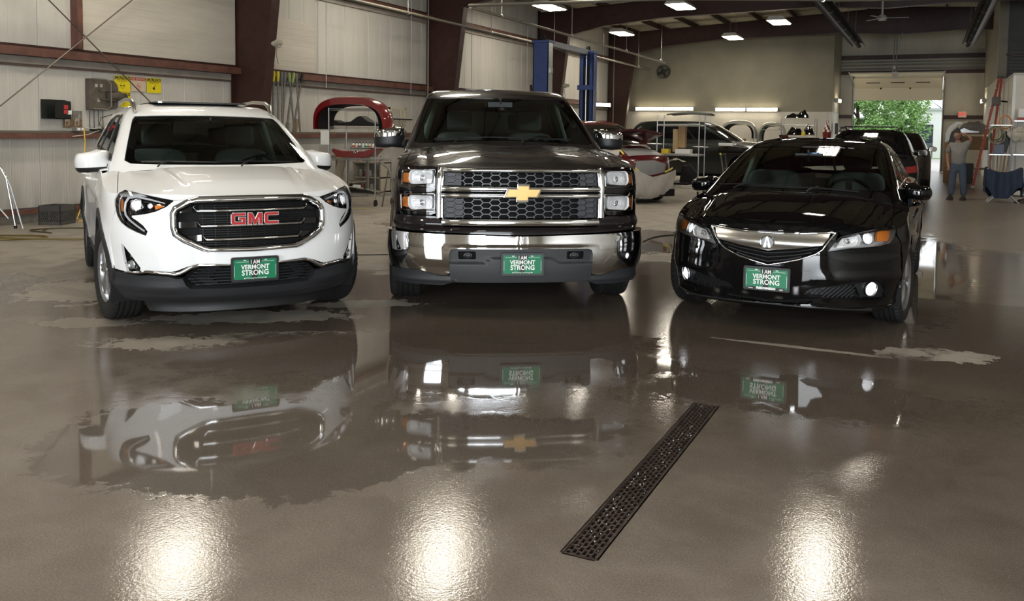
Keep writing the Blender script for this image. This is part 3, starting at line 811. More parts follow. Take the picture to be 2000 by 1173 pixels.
def plate_obj(root, y, z, name_plate=True, frame_text=None, frame_mat=None, tilt=0., w=.305, h=.152):
    """green plate with its dark frame, the state outline print and its lettering"""
    P = bpy.data.objects.new('licence_plate', None); link(P, root); P.location = (0, y, z); P.rotation_euler = (tilt, 0, 0)
    P['label'] = 'green front plate in a dark frame'
    fm = frame_mat or M_BLACKPL
    def rr(a, b, r): return rounded([(-a/2, -b/2), (a/2, -b/2), (a/2, b/2), (-a/2, b/2)], r, 5)
    M = Matrix.Rotation(R(90), 4, 'X')
    mb = MB(); mb.prism(rr(w+.022, h+.02, .016), -.012, .004, M); mb.build('plate_frame', fm, P)
    mb = MB(); mb.prism(rr(w-.012, h-.012, .010), .004, .0055, M); mb.build('plate_blank', M_PLATE, P)
    class PL:
        def prism(s, *a): MB().prism(*a).build('plate_line', M_WHITEPR, P)
    mb = PL()
    for sx in (-1, 1):   # thin inner line, broken round the bolts
        mb.prism([(sx*(w/2-.012), -.05), (sx*(w/2-.010), -.05), (sx*(w/2-.010), .028), (sx*(w/2-.012), .028)], .0055, .0060, M)
        mb.prism([(sx*.045, h/2-.024), (sx*(w/2-.022), h/2-.024), (sx*(w/2-.022), h/2-.022), (sx*.045, h/2-.022)], .0055, .006, M)
        mb.prism([(sx*.072-.009, h/2-.015), (sx*.072+.009, h/2-.015), (sx*.072+.009, h/2-.010), (sx*.072-.009, h/2-.010)], .0055, .0061, M)
        mb.prism([(sx*.072-.005, -h/2+.010), (sx*.072+.005, -h/2+.010), (sx*.072+.005, -h/2+.016), (sx*.072-.005, -h/2+.016)], .0055, .0061, M)
    vt = [(-.046, .070), (.044, .070), (.043, .052), (.034, .047), (.036, .040), (.024, .034), (.020, .026), (.014, .010), (.016, -.010), (.012, -.03), (.015, -.05), (.010, -.066),
          (-.022, -.066), (-.024, -.04), (-.020, -.02), (-.026, 0.0), (-.022, .018), (-.030, .034), (-.042, .044), (-.040, .056)]
    mb = MB(); mb.prism(vt, .0056, .0062, M); mb.build('state_outline', M_BLACKPR, P)
    text('plate_lettering', 'I AM', .040, M_WHITEPR, P, facing((0, -.0064, .050)), .0004, .0006, .82)
    text('plate_lettering', 'VERMONT', .044, M_WHITEPR, P, facing((0, -.0064, .0145)), .0004, .0012, .93)
    text('plate_lettering', 'STRONG', .050, M_WHITEPR, P, facing((0, -.0064, -.0255)), .0004, .0013, .93)
    mb = MB()   # stencil bridges
    for x_, zc_ in ((-.052, .012), (-.012, .012), (.031, .012), (-.030, -.0265), (.013, -.0265), (.055, -.0265)):
        mb.box((x_, -.0069, zc_), (.0022, .0004, .046))
    mb.build('stencil_gap', M_PLATE, P)
    if frame_text is None:
        text('plate_lettering', 'VTStrong.Vermont.gov', .015, M_WHITEPR, P, facing((0, -.0064, -.0615)), .0003, 0, .95)
    else:
        mb = MB(); mb.box((0, -.0075, -.069), (w*.86, .004, .020)); mb.build('frame_band', fm, P)
        text('plate_lettering', 'www.', .015, M_WHITEPR, P, facing((-.108, -.0100, -.0695)), .0004, .0004, .9)
        text('plate_lettering', frame_text, .0215, M_WHITEPR, P, facing((-.002, -.0100, -.068)), .0004, .0014, .80)
        text('plate_lettering', '.com', .015, M_WHITEPR, P, facing((.104, -.0100, -.0695)), .0004, .0004, .9)
    return P

def recess(name, S, outline, depth, m, parent, off=0., label=None):
    return patch(name, S, outline, m, parent, off=off-depth, thick=-depth, ru=.06, rv=.06, bd=.03, label=label)

def lamp_bowl(root, S, s, z, r, depth, name='reflector_bowl', ang=None, m=None, lens=None, off=0., lr=None, glow=None, n=28):
    """round bowl reflector sunk into the surface at (s, z), facing out with a lens ball"""
    p, nn = surf_n(S, np.array([s]), np.array([z])); p = Vector(p[0]); nn = Vector(nn[0])
    if ang is not None: nn = Vector((math.sin(ang), -math.cos(ang), 0))
    c = p+nn*off
    rot = nn.to_track_quat('Z', 'Y').to_matrix()
    mb = MB()
    prof = [(r*1.06, .006), (r*1.06, -.004), (r, 0)]+[(r*(1-t*.75), -depth*(1-(1-t)**2)) for t in (.15, .35, .6, .8, 1)]
    mb.lathe(prof, c, 'Z', n, rot=rot); o = mb.build(name, m or M_CHROME, root)
    rl = lr or r*.62
    mb = MB(); mb.lathe([(rl*math.cos(a), -depth*.35+rl*.5*math.sin(a)) for a in np.linspace(0, PI/2, 7)], c, 'Z', n, rot=rot)
    mb.build('lamp_bulb_lens', glow or M_BULB, root)
    return o

def build_body(root, key, paint, spec):
    """panels shared by the three parked cars: fenders, doors, hood, pillars, roof, glass, cabin, wheels, underbody"""
    cd = CARDEF[key]; B, T, K = cd['body'], cd['top'], cd['deck']
    wy, wr, zc, ar, wb = spec['wy'], spec['wr'], spec['arch_z'], spec['arch_r'], spec['wheelbase']
    af = s_of_y(B, wy); arr = s_of_y(B, wy+wb); zr = spec['rocker']; g = .004
    ss = np.linspace(0, B.ST, 220); mt = meet(B, K, ss)
    top = lambda a: float(np.interp(a, ss, mt))-g
    def topline(a0, a1, n=14): return [(a, top(a)) for a in np.linspace(a0, a1, n)]
    flare = spec.get('flare', .02)
    def disp(u, v, p):
        a = np.abs(u); d = 0
        for c in (af, arr):
            r = np.hypot(a-c, v-zc); d = d+flare*np.exp(-((r-ar)/.09)**2)*(v > .1)
        for (z0, amp, wd) in spec.get('creases', ()):
            d = d+amp*np.exp(-((v-z0-(a-af)*.02)/wd)**2)*np.clip((a-af)/.3, 0, 1)
        return d
    d0, d1, d2 = spec['doors']        # y of the front-door front edge, between doors, rear-door rear edge
    a0, a1, a2 = (s_of_y(B, v) for v in (d0, d1, d2)); af0 = spec['fender_start']
    rad = lambda c, x0, x1: arc(c, zc, ar, x0, x1, 18)
    th = math.degrees(math.asin(np.clip((zc-zr)/ar, -1, 1)))
    for sg in (1, -1):
        fl = (lambda q: q) if sg > 0 else mir
        # front fender, starting behind the bumper/headlamp line
        fe = list(af0)+topline(af0[-1][0], a0-g, 12)+[(a0-g, zr)]+[(x, y) for x, y in rad(af, -th, 180)]
        patch('front_fender', B, fl(fe), paint, root, disp=disp, ru=.035, rv=.03, bd=.02)
        patch('front_door', B, fl([(a0+g, zr)]+[(a1-g, zr)]+topline(a1-g, a0+g, 12)), paint, root, disp=disp, ru=.09, rv=.045, bd=.04)
        fd2 = [(a1+g, zr)]+[q for q in rad(arr, 180+th, 180+th-60)[:10] if q[0] < a2-g] + []
        rd = [(a1+g, zr), (min(a2-g, arr-ar*math.cos(R(th))-.01), zr)]
        # rear door is cut by the rear arch
        pts = [q for q in rad(arr, 180+th, 90) if q[0] < a2-g]
        rd = [(a1+g, zr)]+pts+[(a2-g, pts[-1][1]+.01 if pts else zr)]+topline(a2-g, a1+g, 12)
        patch('rear_door', B, fl(rd), paint, root, disp=disp, ru=.09, rv=.045, bd=.04)
        q0 = [q for q in rad(arr, 180+th, 90) if q[0] >= a2+g] or []
        qp = q0+[q for q in rad(arr, 90, -th)]+[(B.ST, zr)]+topline(B.ST, a2+g, 24)
        patch('rear_quarter', B, fl(qp), paint, root, disp=disp, ru=.1, rv=.05, bd=.05)
        # sill
        sm = spec.get('sill_mat', M_BLACKPL)
        patch('sill', B, fl([(af+ar*.97, zr-.10), (arr-ar*.97, zr-.10), (arr-ar*.97, zr-.003), (af+ar*.97, zr-.003)]), sm, root, off=.004, ru=.3, rv=.05, bd=.1)
        if spec.get('cladding'):
            for c in (af, arr):
                ring = arc(c, zc, ar+.055, 180+th*.2, -th*.2, 20)+arc(c, zc, ar-.012, -th*.2, 180+th*.2, 20)
                if c == af: ring = arc(c, zc, ar+.055, 185, -th, 20)+arc(c, zc, ar-.012, -th, 185, 20)
                patch('arch_cladding', B, fl(ring), M_GREYPL, root, disp=disp, off=.008, thick=.03, ru=.05, rv=.05)
        # door handles
        for aa in (a1-.20, a2-.16):
            p, n_ = surf_n(B, np.array([sg*aa]), np.array([spec['handle_z']])); p, n_ = Vector(p[0]), Vector(n_[0])
            mb = MB(); mb.tube([p+n_*.005+Vector((0, -.09, 0)), p+n_*.04+Vector((0, -.06, .004)), p+n_*.04+Vector((0, .05, .004)), p+n_*.005+Vector((0, .08, 0))], .011, 8)
            mb.build('door_handle', spec.get('handle_mat', paint), root)
        # mirror, window glass
        for i, w in enumerate(spec['windows']):
            patch('side_window', T, fl(w), M_TINT if i else M_GLASS, root, off=-.006, thick=.004, ru=.08, rv=.05, bd=.04)
            trim('window_surround', T, fl(w), .026, .006, spec.get('surround', M_BLACKPL), root, closed=True, step=.05, n=4)
    # inner dark skin behind the gaps
    lin = [(a, zr-.05) for a in np.linspace(a0-.02, B.S2, 5)]+[(a, top(a)-.02) for a in np.linspace(B.S2, a0-.02, 20)]
    for sg in (1, -1):
        patch('inner_skin', B, lin if sg > 0 else mir(lin), M_DARK, root, off=-.035, thick=0, ru=.2, rv=.1, bd=.1,
              holes=[arc(arr, zc, ar+.02, 0, 360, 24)[:-1] if sg > 0 else mir(arc(arr, zc, ar+.02, 0, 360, 24)[:-1])] if arr-ar > a0 else ())
    # wheel houses
    for sg in (1, -1):
        for yy in (wy, wy+wb):
            mb = MB(); x1 = sg*(spec['track']/2+wr['w']*.38); x0 = sg*(spec['track']/2-wr['w']*.9)
            mb.sheet(lambda u, v, yy=yy, x0=x0, x1=x1: (x0+(x1-x0)*v, yy+(ar+.03)*math.cos(R(-25+230*u)), zc+(ar+.02)*math.sin(R(-25+230*u))), 24, 2)
            mb.prism([(yy+(ar+.03)*math.cos(R(a)), zc+(ar+.02)*math.sin(R(a))) for a in range(-25, 206, 10)], x0-.004, x0+.004, Matrix(((0, 0, 1, 0), (1, 0, 0, 0), (0, 1, 0, 0), (0, 0, 0, 1))))
            mb.build('wheel_house', M_DARK, root)
            make_wheel(root, sg*spec['track']/2, yy, wr['r'], wr['w'], wr['rim'], wr['spokes'], sg, spec.get('steer', 0) if yy == wy else 0, wr.get('dark', False))
    # underbody
    L = float(B.yr(.5))
    mb = MB(); mb.cbox((-spec['track']/2+.16, .25, zr-.06), (spec['track']/2-.16, L-.3, zr+.02)); mb.cbox((-.25, .6, zr-.09), (.25, 1.6, zr)); mb.tube([(-.85, wy, wr['r']-.03), (.85, wy, wr['r']-.03)], .03); mb.tube([(-.85, wy+wb, wr['r']-.03), (.85, wy+wb, wr['r']-.03)], .04)
    mb.cbox((-.55, .42, zr+.0), (.55, .7, zr+.25))
    mb.build('underbody', M_DARK, root)
    # hood, cowl, belt
    nS = 60; yh = spec['hood_rear']; hs = np.linspace(-spec['hood_s'], spec['hood_s'], nS)
    hz = meet(B, K, hs); hp = B.P(hs, hz)
    def cowl_y(x, o=0.): return yh+o+.20*(x/.85)**2
    front = [(p[0]*(1-.006), p[1]+.004) for p in hp if p[1] < cowl_y(p[0])-.15]
    xe = abs(front[0][0])
    # hood side line runs inside the fender top
    fe_ = [(x, y) for x, y in front if y < spec['hood_side_y']]
    x0 = fe_[0][0]; y0 = fe_[0][1]
    hx = spec['hood_rear_x']
    side_l = [(x0+(-hx-x0)*t, y0+(cowl_y(hx)-y0)*t) for t in (.2, .4, .6, .8)]
    hood = fe_+[(-x, y) for x, y in side_l]+[(x, cowl_y(x)) for x in np.linspace(hx, -hx, 15)]+side_l[::-1]
    hood = [(-x, y) if False else (x, y) for x, y in hood]
    patch('hood', K, hood, paint, root, disp=spec.get('hood_disp'), ru=.025, rv=.022, bd=.018, thick=.02, edge=.002)
    for sg in (1, -1):
        ed = [(p[0], p[1]) for p in hp if p[0]*sg > 0 and p[1] >= y0]
        ed = sorted(ed, key=lambda q: q[1]); ed = [(q[0], q[1]) for q in ed if q[1] < cowl_y(hx)+.15]
        inn = [(sg*(abs(x)+.005), y) for x, y in [(x0, y0)]+side_l+[(-hx, cowl_y(hx))]]
        poly = ed+[(sg*(hx-.02), cowl_y(hx)+.15)]+inn[::-1]
        patch('fender_top', K, poly, paint, root, ru=.05, rv=.05, bd=.03, thick=.01)
    cw = [(x, cowl_y(x, .006)) for x in np.linspace(-hx, hx, 15)]+[(x, cowl_y(x, .26)) for x in np.linspace(hx-.02, -hx+.02, 15)]
    patch('cowl', K, cw, M_BLACKPL, root, off=-.012, ru=.08, rv=.05)
    bs = np.linspace(hp[-1][1]*0+s_of_y(B, cowl_y(hx)+.1), B.S2-.05, 24); bz = meet(B, K, bs); bp = B.P(bs, bz)
    for sg in (1, -1):
        poly = [(sg*p[0], p[1]) for p in bp]+[(sg*(float(T.w(T.z[1]))-.05), p[1]) for p in bp[::-1]]
        patch('belt_ledge', K, poly, paint, root, ru=.2, rv=.2, bd=.08, thick=.01)
    # rear closure: decklid/bed cover
    yb = spec['rear_deck_y']
    rs = np.linspace(B.S2, B.ST, 24); rz = meet(B, K, rs); rp = B.P(rs, rz)
    right = [(p[0], p[1]) for p in B.P(np.linspace(s_of_y(B, yb), B.S2, 10), meet(B, K, np.linspace(s_of_y(B, yb), B.S2, 10)))]+[(p[0], p[1]) for p in rp[1:-1]]
    patch('rear_deck', K, right+[(-x, y) for x, y in right[::-1]], spec.get('deck_mat', paint), root, ru=.15, rv=.15, bd=.08)
    # pillars and roof skin
    lo = spec['top_lo']; lv = np.concatenate([np.linspace(lo, T.z[-4], 16), np.linspace(T.z[-4], T.z[-1], 9)[1:-1]])
    band = [(a, lo) for a in np.linspace(-T.ST+.002, T.ST-.002, 50)]+[(a, T.z[-1]) for a in np.linspace(T.ST-.002, -T.ST+.002, 50)]
    holes = [spec['windshield']]+[w for w in spec['windows']]+[mir(w) for w in spec['windows']]
    rg = spec['rear_glass']
    holes += [rg, mir(rg)]
    patch('roof_and_pillars', T, band, paint, root, holes=holes, thick=.03, ru=.07, rv=.04, bd=.035, levels=lv)
    for r_ in (rg, mir(rg)):
        patch('rear_window', T, r_, M_TINT, root, off=-.006, thick=.003, ru=.1, rv=.06, bd=.05)
    MB().cbox((-.012, float(T.yr(T.z[-5]))-.9, 0), (.012, float(T.yr(T.z[-5]))-.89, .01)) if False else None
    pz = [T.P(np.array(T.ST), np.array(z)) for z in (rg[0][1]-.05, rg[1][1]+.04)]
    MB().tube([tuple(p+np.array([0, -.02, 0])) for p in pz], .012, 4).build('rear_glass_seam', M_BLACKPL, root)
    cs = np.linspace(-T.ST, T.ST, 120)[:-1]; cp = T.P(cs, np.full_like(cs, T.z[-1]))
    class Cap:
        def P(self, x, y):
            x = np.asarray(x, float); y = np.asarray(y, float)
            return np.stack([x, y, T.z[-1]+.006*np.ones_like(x)*np.clip(1-(x/.5)**2, 0, 1)-.0], -1)
    patch('roof_panel', Cap(), [(p[0], p[1]) for p in cp], paint, root, ru=.12, rv=.12, bd=.05, thick=.01)
    patch('windshield', T, spec['windshield'], M_GLASS, root, off=-.004, thick=.004, ru=.05, rv=.025, bd=.03, levels=lv)
    # dark frit band inside the windshield edge
    wsp = np.array(dense(spec['windshield'], .05)); c = wsp.mean(0)
    frit_in = spec['frit']
    patch('windshield_border', T, spec['windshield'], M_GLOSSBLACK, root, holes=[frit_in], off=-.012, thick=.002, ru=.06, rv=.03, bd=.03, levels=lv)
    # cabin
    zb = spec['belt']; yw = spec['hood_rear']+.12
    mb = MB(); hw_ = float(T.w(T.z[1]))-.07
    mb.sheet(lambda u, v: ((u-.5)*2*hw_, yw+.10+.2*(abs(u-.5)*2)**2+.50*v*(1-.3*(abs(u-.5)*2)**2), zb+.05+.035*math.sin(v*PI)-.12*max(0, v-.7)/.3), 14, 8)
    mb.cbox((-hw_, yw+.5, zb-.35), (hw_, yw+.6, zb+.0)); mb.build('dashboard', M_DASH, root)
    mb = MB(); mb.cbox((-hw_, yw+.1, zr+.06), (hw_, spec['rear_deck_y']+.1, zr+.1)); mb.cbox((-hw_, spec['rear_deck_y']-.1, zr+.1), (hw_, spec['rear_deck_y']-.05, zb)); mb.build('cabin_floor', M_DARK, root)
    mb = MB(); zt = T.z[-1]-.05; mb.sheet(lambda u, v: ((u-.5)*2*(float(T.w(T.z[-2]))-.02), yw+1.15+v*1.7, zt-.02*(abs(u-.5)*2)**2), 4, 4); mb.build('headliner', M_LINER, root)
    sy = spec['seat_y']
    for sx in (-1, 1):
        make_seat(root, sx*.37, sy, zb-.42, .5, .60)
        make_seat(root, sx*.37, sy+.92, zb-.40, .52, .56)
        mb = MB(); mb.tube([(sx*(float(T.w(T.z[3]))-.07), float(T.yf(T.z[3]))+.42, T.z[3]), (sx*(float(T.w(T.z[-5]))-.08), float(T.yf(T.z[-5]))+.42, T.z[-5])], .028, 8); mb.build('pillar_trim', M_LINER, root)
        mb = MB(); mb.tube([(sx*(float(T.w(T.z[2]))-.12), sy+.35, T.z[1]), (sx*(float(T.w(T.z[-5]))-.10), sy+.45, T.z[-5])], .04, 8); mb.build('pillar_trim', M_LINER, root)
    W_ = bpy.data.objects.new('steering_wheel', None); link(W_, root); W_.location = (.37, yw+.56, zb+.02); W_.rotation_euler = (R(-62), 0, 0)
    mb = MB(); mb.tube([(.185*math.cos(a), .185*math.sin(a), 0) for a in np.linspace(0, 2*PI, 33)[:-1]], .015, 8, closed=True); mb.build('wheel_ring', M_DASH, W_)
    mb = MB(); mb.box((0, 0, -.01), (.34, .05, .03)); mb.box((0, -.08, -.01), (.05, .16, .03)); mb.lathe([(0, .02), (.07, .015), (.075, -.03)], n=20); mb.build('wheel_hub', M_DASH, W_)
    # inside mirror
    mz = spec['mirror_in']; yy = mz[0]
    mb = MB(); mb.box((0, yy, mz[1]), (.24, .03, .06)); mb.tube([(0, yy, mz[1]), (0, yy-.05, mz[1]+.06)], .01); mb.build('rear_view_mirror', M_DASH, root, bevel=.01)
    # wipers
    for i, wpts in enumerate(spec['wipers']):
        p = [T.P(np.array(a), np.array(b)) for a, b in wpts]
        mb = MB(); mb.tube([tuple(p[0]+np.array([0, -.03, .02])), tuple(p[1]+np.array([0, -.02, .018])), tuple(p[2]+np.array([0, -.02, .02]))], .007, 6)
        mb.tube([tuple(p[3]+np.array([0, -.012, .008])), tuple(p[2]+np.array([0, -.012, .010])), tuple(p[4]+np.array([0, -.012, .008]))], .006, 6)
        mb.build('wiper', M_BLACKPL, root)

def hood_lip(root, key, low, paint, gap=.004):
    """painted edge between the lamps/grille line and the hood"""
    B, K = CARDEF[key]['body'], CARDEF[key]['deck']
    a1 = low[-1][0]; ss = np.linspace(0, a1, 30); mt = meet(B, K, ss)-.003
    up = [(a, max(z, np.interp(a, [q[0] for q in low], [q[1] for q in low])+.002)) for a, z in zip(ss, mt)]
    poly = list(low)+[tuple(map(float, q)) for q in up[::-1]]
    poly = poly[:-1]+[(-x, y) for x, y in poly[-2:0:-1]] if False else poly
    full = poly[1:-1]
    patch('hood_lip', B, [poly[0]]+full+[poly[-1]]+[(-x, y) for x, y in full[::-1]], paint, root, ru=.04, rv=.012, bd=.02, thick=.02)

def side_mirror(root, sg, tip_x, in_x, y, z0, z1, paint, lower, cap_z, depth=.16, foot=(0, 0, 0), shape=2.6, taper=.25):
    """door mirror: rounded housing with a painted upper cap, dark lower shell, glass and foot"""
    Mi = bpy.data.objects.new('side_mirror', None); link(Mi, root)
    cx = (tip_x+in_x)/2; hx = (tip_x-in_x)/2; cz = (z0+z1)/2; hz = (z1-z0)/2
    def shell(za, zb_, name, m, gr=0.):
        mb = MB()
        def fn(u, v):
            a = u*PI                      # 0..pi across the front from inner to outer
            z = za+(zb_-za)*v; zz = (z-cz)/hz
            k = max(0., 1-abs(zz)**shape)**(1/shape)
            ex = cx-math.cos(a)*hx*(1-taper*max(0, math.cos(PI-a))*abs(zz)**2)*max(k, .02)**.35
            yy = y-depth*math.sin(a)**.75*(max(k, .001)**.8)-gr
            return (sg*ex, yy, z+(.012*math.cos(a))*(1 if z > cz else .5))
        mb.sheet(fn, 20, 12); mb.build(name, m, Mi)
    shell(cap_z, z1, 'mirror_cap', paint); shell(z0, cap_z, 'mirror_shell', lower)
    mb = MB(); mb.prism(rounded([(sg*(in_x+.01), z0+.01), (sg*(tip_x-.012), z0+.014), (sg*(tip_x-.02), z1-.02), (sg*(in_x+.015), z1-.008)], .03, 4), -y-.005, -y+.001, Matrix.Rotation(R(90), 4, 'X'))
    mb.build('mirror_glass', M_CHROME, Mi)
    mb = MB(); mb.tube([(sg*foot[0], foot[1], foot[2]), (sg*(in_x+.02), y-.05, z0+.04), (sg*(in_x+hx*.8), y-.06, z0+.04)], [.05, .045, .035], 10)
    mb.build('mirror_foot', lower, Mi)
    return Mi
# ---------- white crossover ----------
M_WHITE = mat('white_paint', (.86, .865, .87), .4, coat=.8, coat_rough=.02, spec=.2)
_o = lambda c: (c[0], c[1], 0)
def pose(key):
    cx, cd, th = {'G': (-1.81, 6.075, -.497), 'S': (.0772, 6.661, -.1048), 'A': (1.862, 6.246, .4667)}[key]
    Fw = Vector((-math.sin(YAW), math.cos(YAW), 0)); Rw = Vector((math.cos(YAW), math.sin(YAW), 0))
    ax = Rw*math.cos(th)-Fw*math.sin(th)
    return Rw*cx+Fw*cd, math.atan2(ax.y, ax.x)
loc, rz = pose('G')
gm = thing('crossover_car', 'white crossover with big chrome grille and red letters, parked leftmost by the wall', 'car', loc, rz)
B = CARDEF['G']['body']; T = CARDEF['G']['top']
hl = [(.527, .937), (.683, .962), (.797, .982), (.893, .996), (.958, .970), (.995, .927), (1.0, .888), (.988, .848), (.972, .813), (.938, .779), (.881, .751), (.799, .722), (.728, .700),
      (.716, .724), (.747, .757), (.796, .787), (.838, .810), (.842, .831), (.727, .847), (.650, .866), (.575, .900)]
ws = [(-.70, 1.147), (-.45, 1.141), (0, 1.138), (.45, 1.141), (.70, 1.147), (.757, 1.17), (.765, 1.33), (.772, 1.50), (.755, 1.528), (.5, 1.537), (0, 1.543), (-.5, 1.537), (-.755, 1.528), (-.772, 1.50), (-.765, 1.33), (-.757, 1.17)]
frit = rounded([(-.68, 1.172), (0, 1.165), (.68, 1.172), (.70, 1.33), (.71, 1.505), (0, 1.518), (-.71, 1.505), (-.70, 1.33)], .05)
win1 = [(.99, 1.16), (1.85, 1.175), (1.80, 1.50), (1.62, 1.555), (1.30, 1.53), (1.05, 1.38)]
win1 = [(.93, 1.165), (1.72, 1.175), (1.70, 1.53), (1.35, 1.545), (1.12, 1.50), (1.0, 1.34)]
win2 = [(1.80, 1.175), (2.75, 1.19), (2.62, 1.54), (1.78, 1.54)]
win3 = [(2.83, 1.20), (3.45, 1.24), (3.2, 1.50), (2.72, 1.53)]
rgl = [(T.ST-.0005, 1.25), (T.ST-.0005, 1.52), (T.ST-.50, 1.50), (T.ST-.58, 1.25)]
def hood_g(u, v, p):
    x = np.abs(u); f = np.clip((v-.12)/.3, 0, 1)
    return .012*f*np.exp(-((x-(.40+.10*v))/.035)**2)-.006*f*np.exp(-((x-(.47+.12*v))/.05)**2)+.006*f*np.exp(-((x-.70)/.03)**2)
build_body(gm, 'G', M_WHITE, dict(wy=.92, wheelbase=2.725, track=1.60, wr=dict(r=.362, w=.225, rim=.235, spokes=6), arch_z=.37, arch_r=.405, rocker=.36,
    doors=(1.35, 2.35, 3.25), fender_start=[(1.075, .47), (1.09, .557), (1.10, .66), (1.06, .78), (1.008, .855), (1.018, .89), (1.012, .93), (.975, .972)][::1],
    creases=((.90, .012, .05), (.52, .015, .07)), cladding=True, sill_mat=M_GREYPL, handle_z=.98, windows=[win1, win2, win3], rear_glass=rgl,
    hood_rear=.93, hood_s=1.75, hood_side_y=.52, hood_rear_x=.78, rear_deck_y=4.1, top_lo=1.06, windshield=ws, frit=frit, belt=1.02, seat_y=1.95, hood_disp=hood_g,
    mirror_in=(1.75, 1.46), steer=R(8), surround=M_BLACKPL, flare=.015,
    wipers=[[(-.50, 1.11), (-.48, 1.13), (-.40, 1.155), (-.62, 1.155), (-.05, 1.15)], [(.12, 1.11), (.14, 1.13), (.22, 1.155), (-.05, 1.155), (.58, 1.15)]]))
# front bumper skin with openings
gr_out = [(.0, .957), (.385, .952), (.44, .934), (.520, .892), (.545, .85), (.545, .755), (.53, .70), (.465, .658), (.345, .600), (.305, .588), (0, .580)]
gr_ring = gr_out+[(-x, y) for x, y in gr_out[-2:0:-1]]
fog = [(.950, .627), (.923, .624), (.862, .565), (.787, .472), (.794, .442), (.917, .439), (.940, .52)]
bl = [(1.068, .445), (.917, .437), (.737, .456), (.561, .451), (.525, .457), (.468, .479), (.411, .500), (.370, .506), (.176, .499), (0, .499)]
bu_r = [(0, .574), (.31, .582), (.35, .594), (.472, .652), (.537, .697), (.551, .755), (.551, .852), (.527, .897), (.45, .938), (.487, .938), (.520, .933), (.572, .893), (.65, .859), (.727, .840), (.835, .826), (.831, .813), (.79, .793), (.742, .762), (.709, .724), (.722, .694),
        (.799, .716), (.884, .745), (.942, .774), (.978, .810), (.995, .848), (1.052, .775), (1.094, .66), (1.084, .557)]+bl
# one symmetric skin: right half then mirrored left half
half = bu_r[1:-1]
patch('front_bumper', B, [(0, .574)]+half+[(0, .499)]+[(-x, y) for x, y in half[::-1]], M_WHITE, gm, holes=[fog, mir(fog)], ru=.035, rv=.03, bd=.02, thick=.02,
      disp=lambda u, v, p: .010*np.exp(-((v-.62)/.09)**2)*np.exp(-((np.abs(u)-.75)/.18)**2))
lowb = [(0, .470)]+[(.18, .470), (.36, .476), (.41, .455), (.48, .404), (.530, .402), (.577, .416), (.723, .424), (.791, .416), (.91, .425), (1.062, .430), (1.075, .38), (1.06, .28), (1.0, .225), (.7, .215), (.4, .213), (0, .213)]
lowb = lowb+[(-x, y) for x, y in lowb[-2:0:-1]]
lg = [(0, .478), (.18, .478), (.362, .480), (.405, .462), (.476, .400), (.455, .362), (.425, .336), (.18, .328), (0, .328)]
lgp = lg+[(-x, y) for x, y in lg[-2:0:-1]]
low_skin = [(0, .322), (.18, .322), (.43, .33), (.462, .358), (.484, .402), (.530, .402), (.577, .416), (.723, .424), (.791, .416), (.91, .425), (1.062, .430), (1.075, .38), (1.06, .28), (1.0, .225), (.7, .215), (.4, .213), (0, .213)]
low_skin = low_skin+[(-x, y) for x, y in low_skin[-2:0:-1]]
patch('lower_bumper', B, low_skin, M_GREYPL, gm, ru=.05, rv=.025, bd=.025, thick=.03, off=.004,
      disp=lambda u, v, p: .018*np.exp(-((v-.335)/.035)**2)*np.clip((np.abs(u)-.35)/.2, 0, 1)-.02*np.clip((.26-v)/.05, 0, 1))
recess('lower_grille_back', B, lgp, .07, M_DARK, gm)
for k, z in enumerate((.352, .374, .396, .418, .440, .462)):
    x = {0: .40, 1: .43, 2: .45, 3: .43, 4: .41, 5: .38}[k]
    trim('grille_slat', B, [(-x, z), (x, z)], .007, .012, M_GREYPL, gm, off=-.015, step=.1, n=4)
    for sg in (1, -1): trim('grille_hook', B, [(sg*(x-.03), z), (sg*(x-.07), z+.012), (sg*(x-.15), z+.012)], .006, .02, M_GREYPL, gm, off=-.01, step=.04, n=4)
for x in (-.31, -.155, 0, .155, .31): trim('grille_slat', B, [(x, .33), (x, .478)], .005, .004, M_GREYPL, gm, off=-.02, n=4)
st = [(.93, .436), (.80, .440), (.737, .449), (.577, .440), (.535, .434), (.50, .441), (.42, .483), (.37, .497), (.17, .4925), (0, .4925)]
trim('chrome_strip', B, st+[(-x, y) for x, y in st[-2::-1]], [.012, .024, .028, .026, .016, .016, .016, .026, .028, .024, .012], .016, M_CHROME, gm, off=.003)
patch('air_dam', B, [(-.80, .14), (.80, .14), (.88, .218), (-.88, .218)], M_BLACKPL, gm, off=-.06, thick=.02)
for sg in (1, -1):
    f_ = fog if sg > 0 else mir(fog)
    recess('fog_housing', B, f_, .05, M_GLOSSBLACK, gm)
    for k in range(4): trim('fog_rib', B, [(sg*(.86+.012*k), .53+.02*k), (sg*(.93-.002*k), .53+.02*k)], .005, .02, M_BLACKPL, gm, off=-.035, n=3)
    lamp_bowl(gm, B, sg*.866, .489, .033, .03, 'fog_lamp', off=-.006, lr=.03, glow=mat('fog_lens', (.5, .52, .55), .08, .6, coat=1))
    trim('fog_trim', B, [(sg*.80, .437), (sg*.925, .434)], .01, .008, M_CHROME, gm)
    # round towing-eye cover
    if sg < 0:
        c_ = [(-.571+.030*math.cos(a), .525+.030*math.sin(a)) for a in np.linspace(0, 2*PI, 25)[:-1]]
        trim('tow_cover', B, c_, .003, .002, mat('panel_gap', (.45, .45, .45), .6), gm, closed=True)
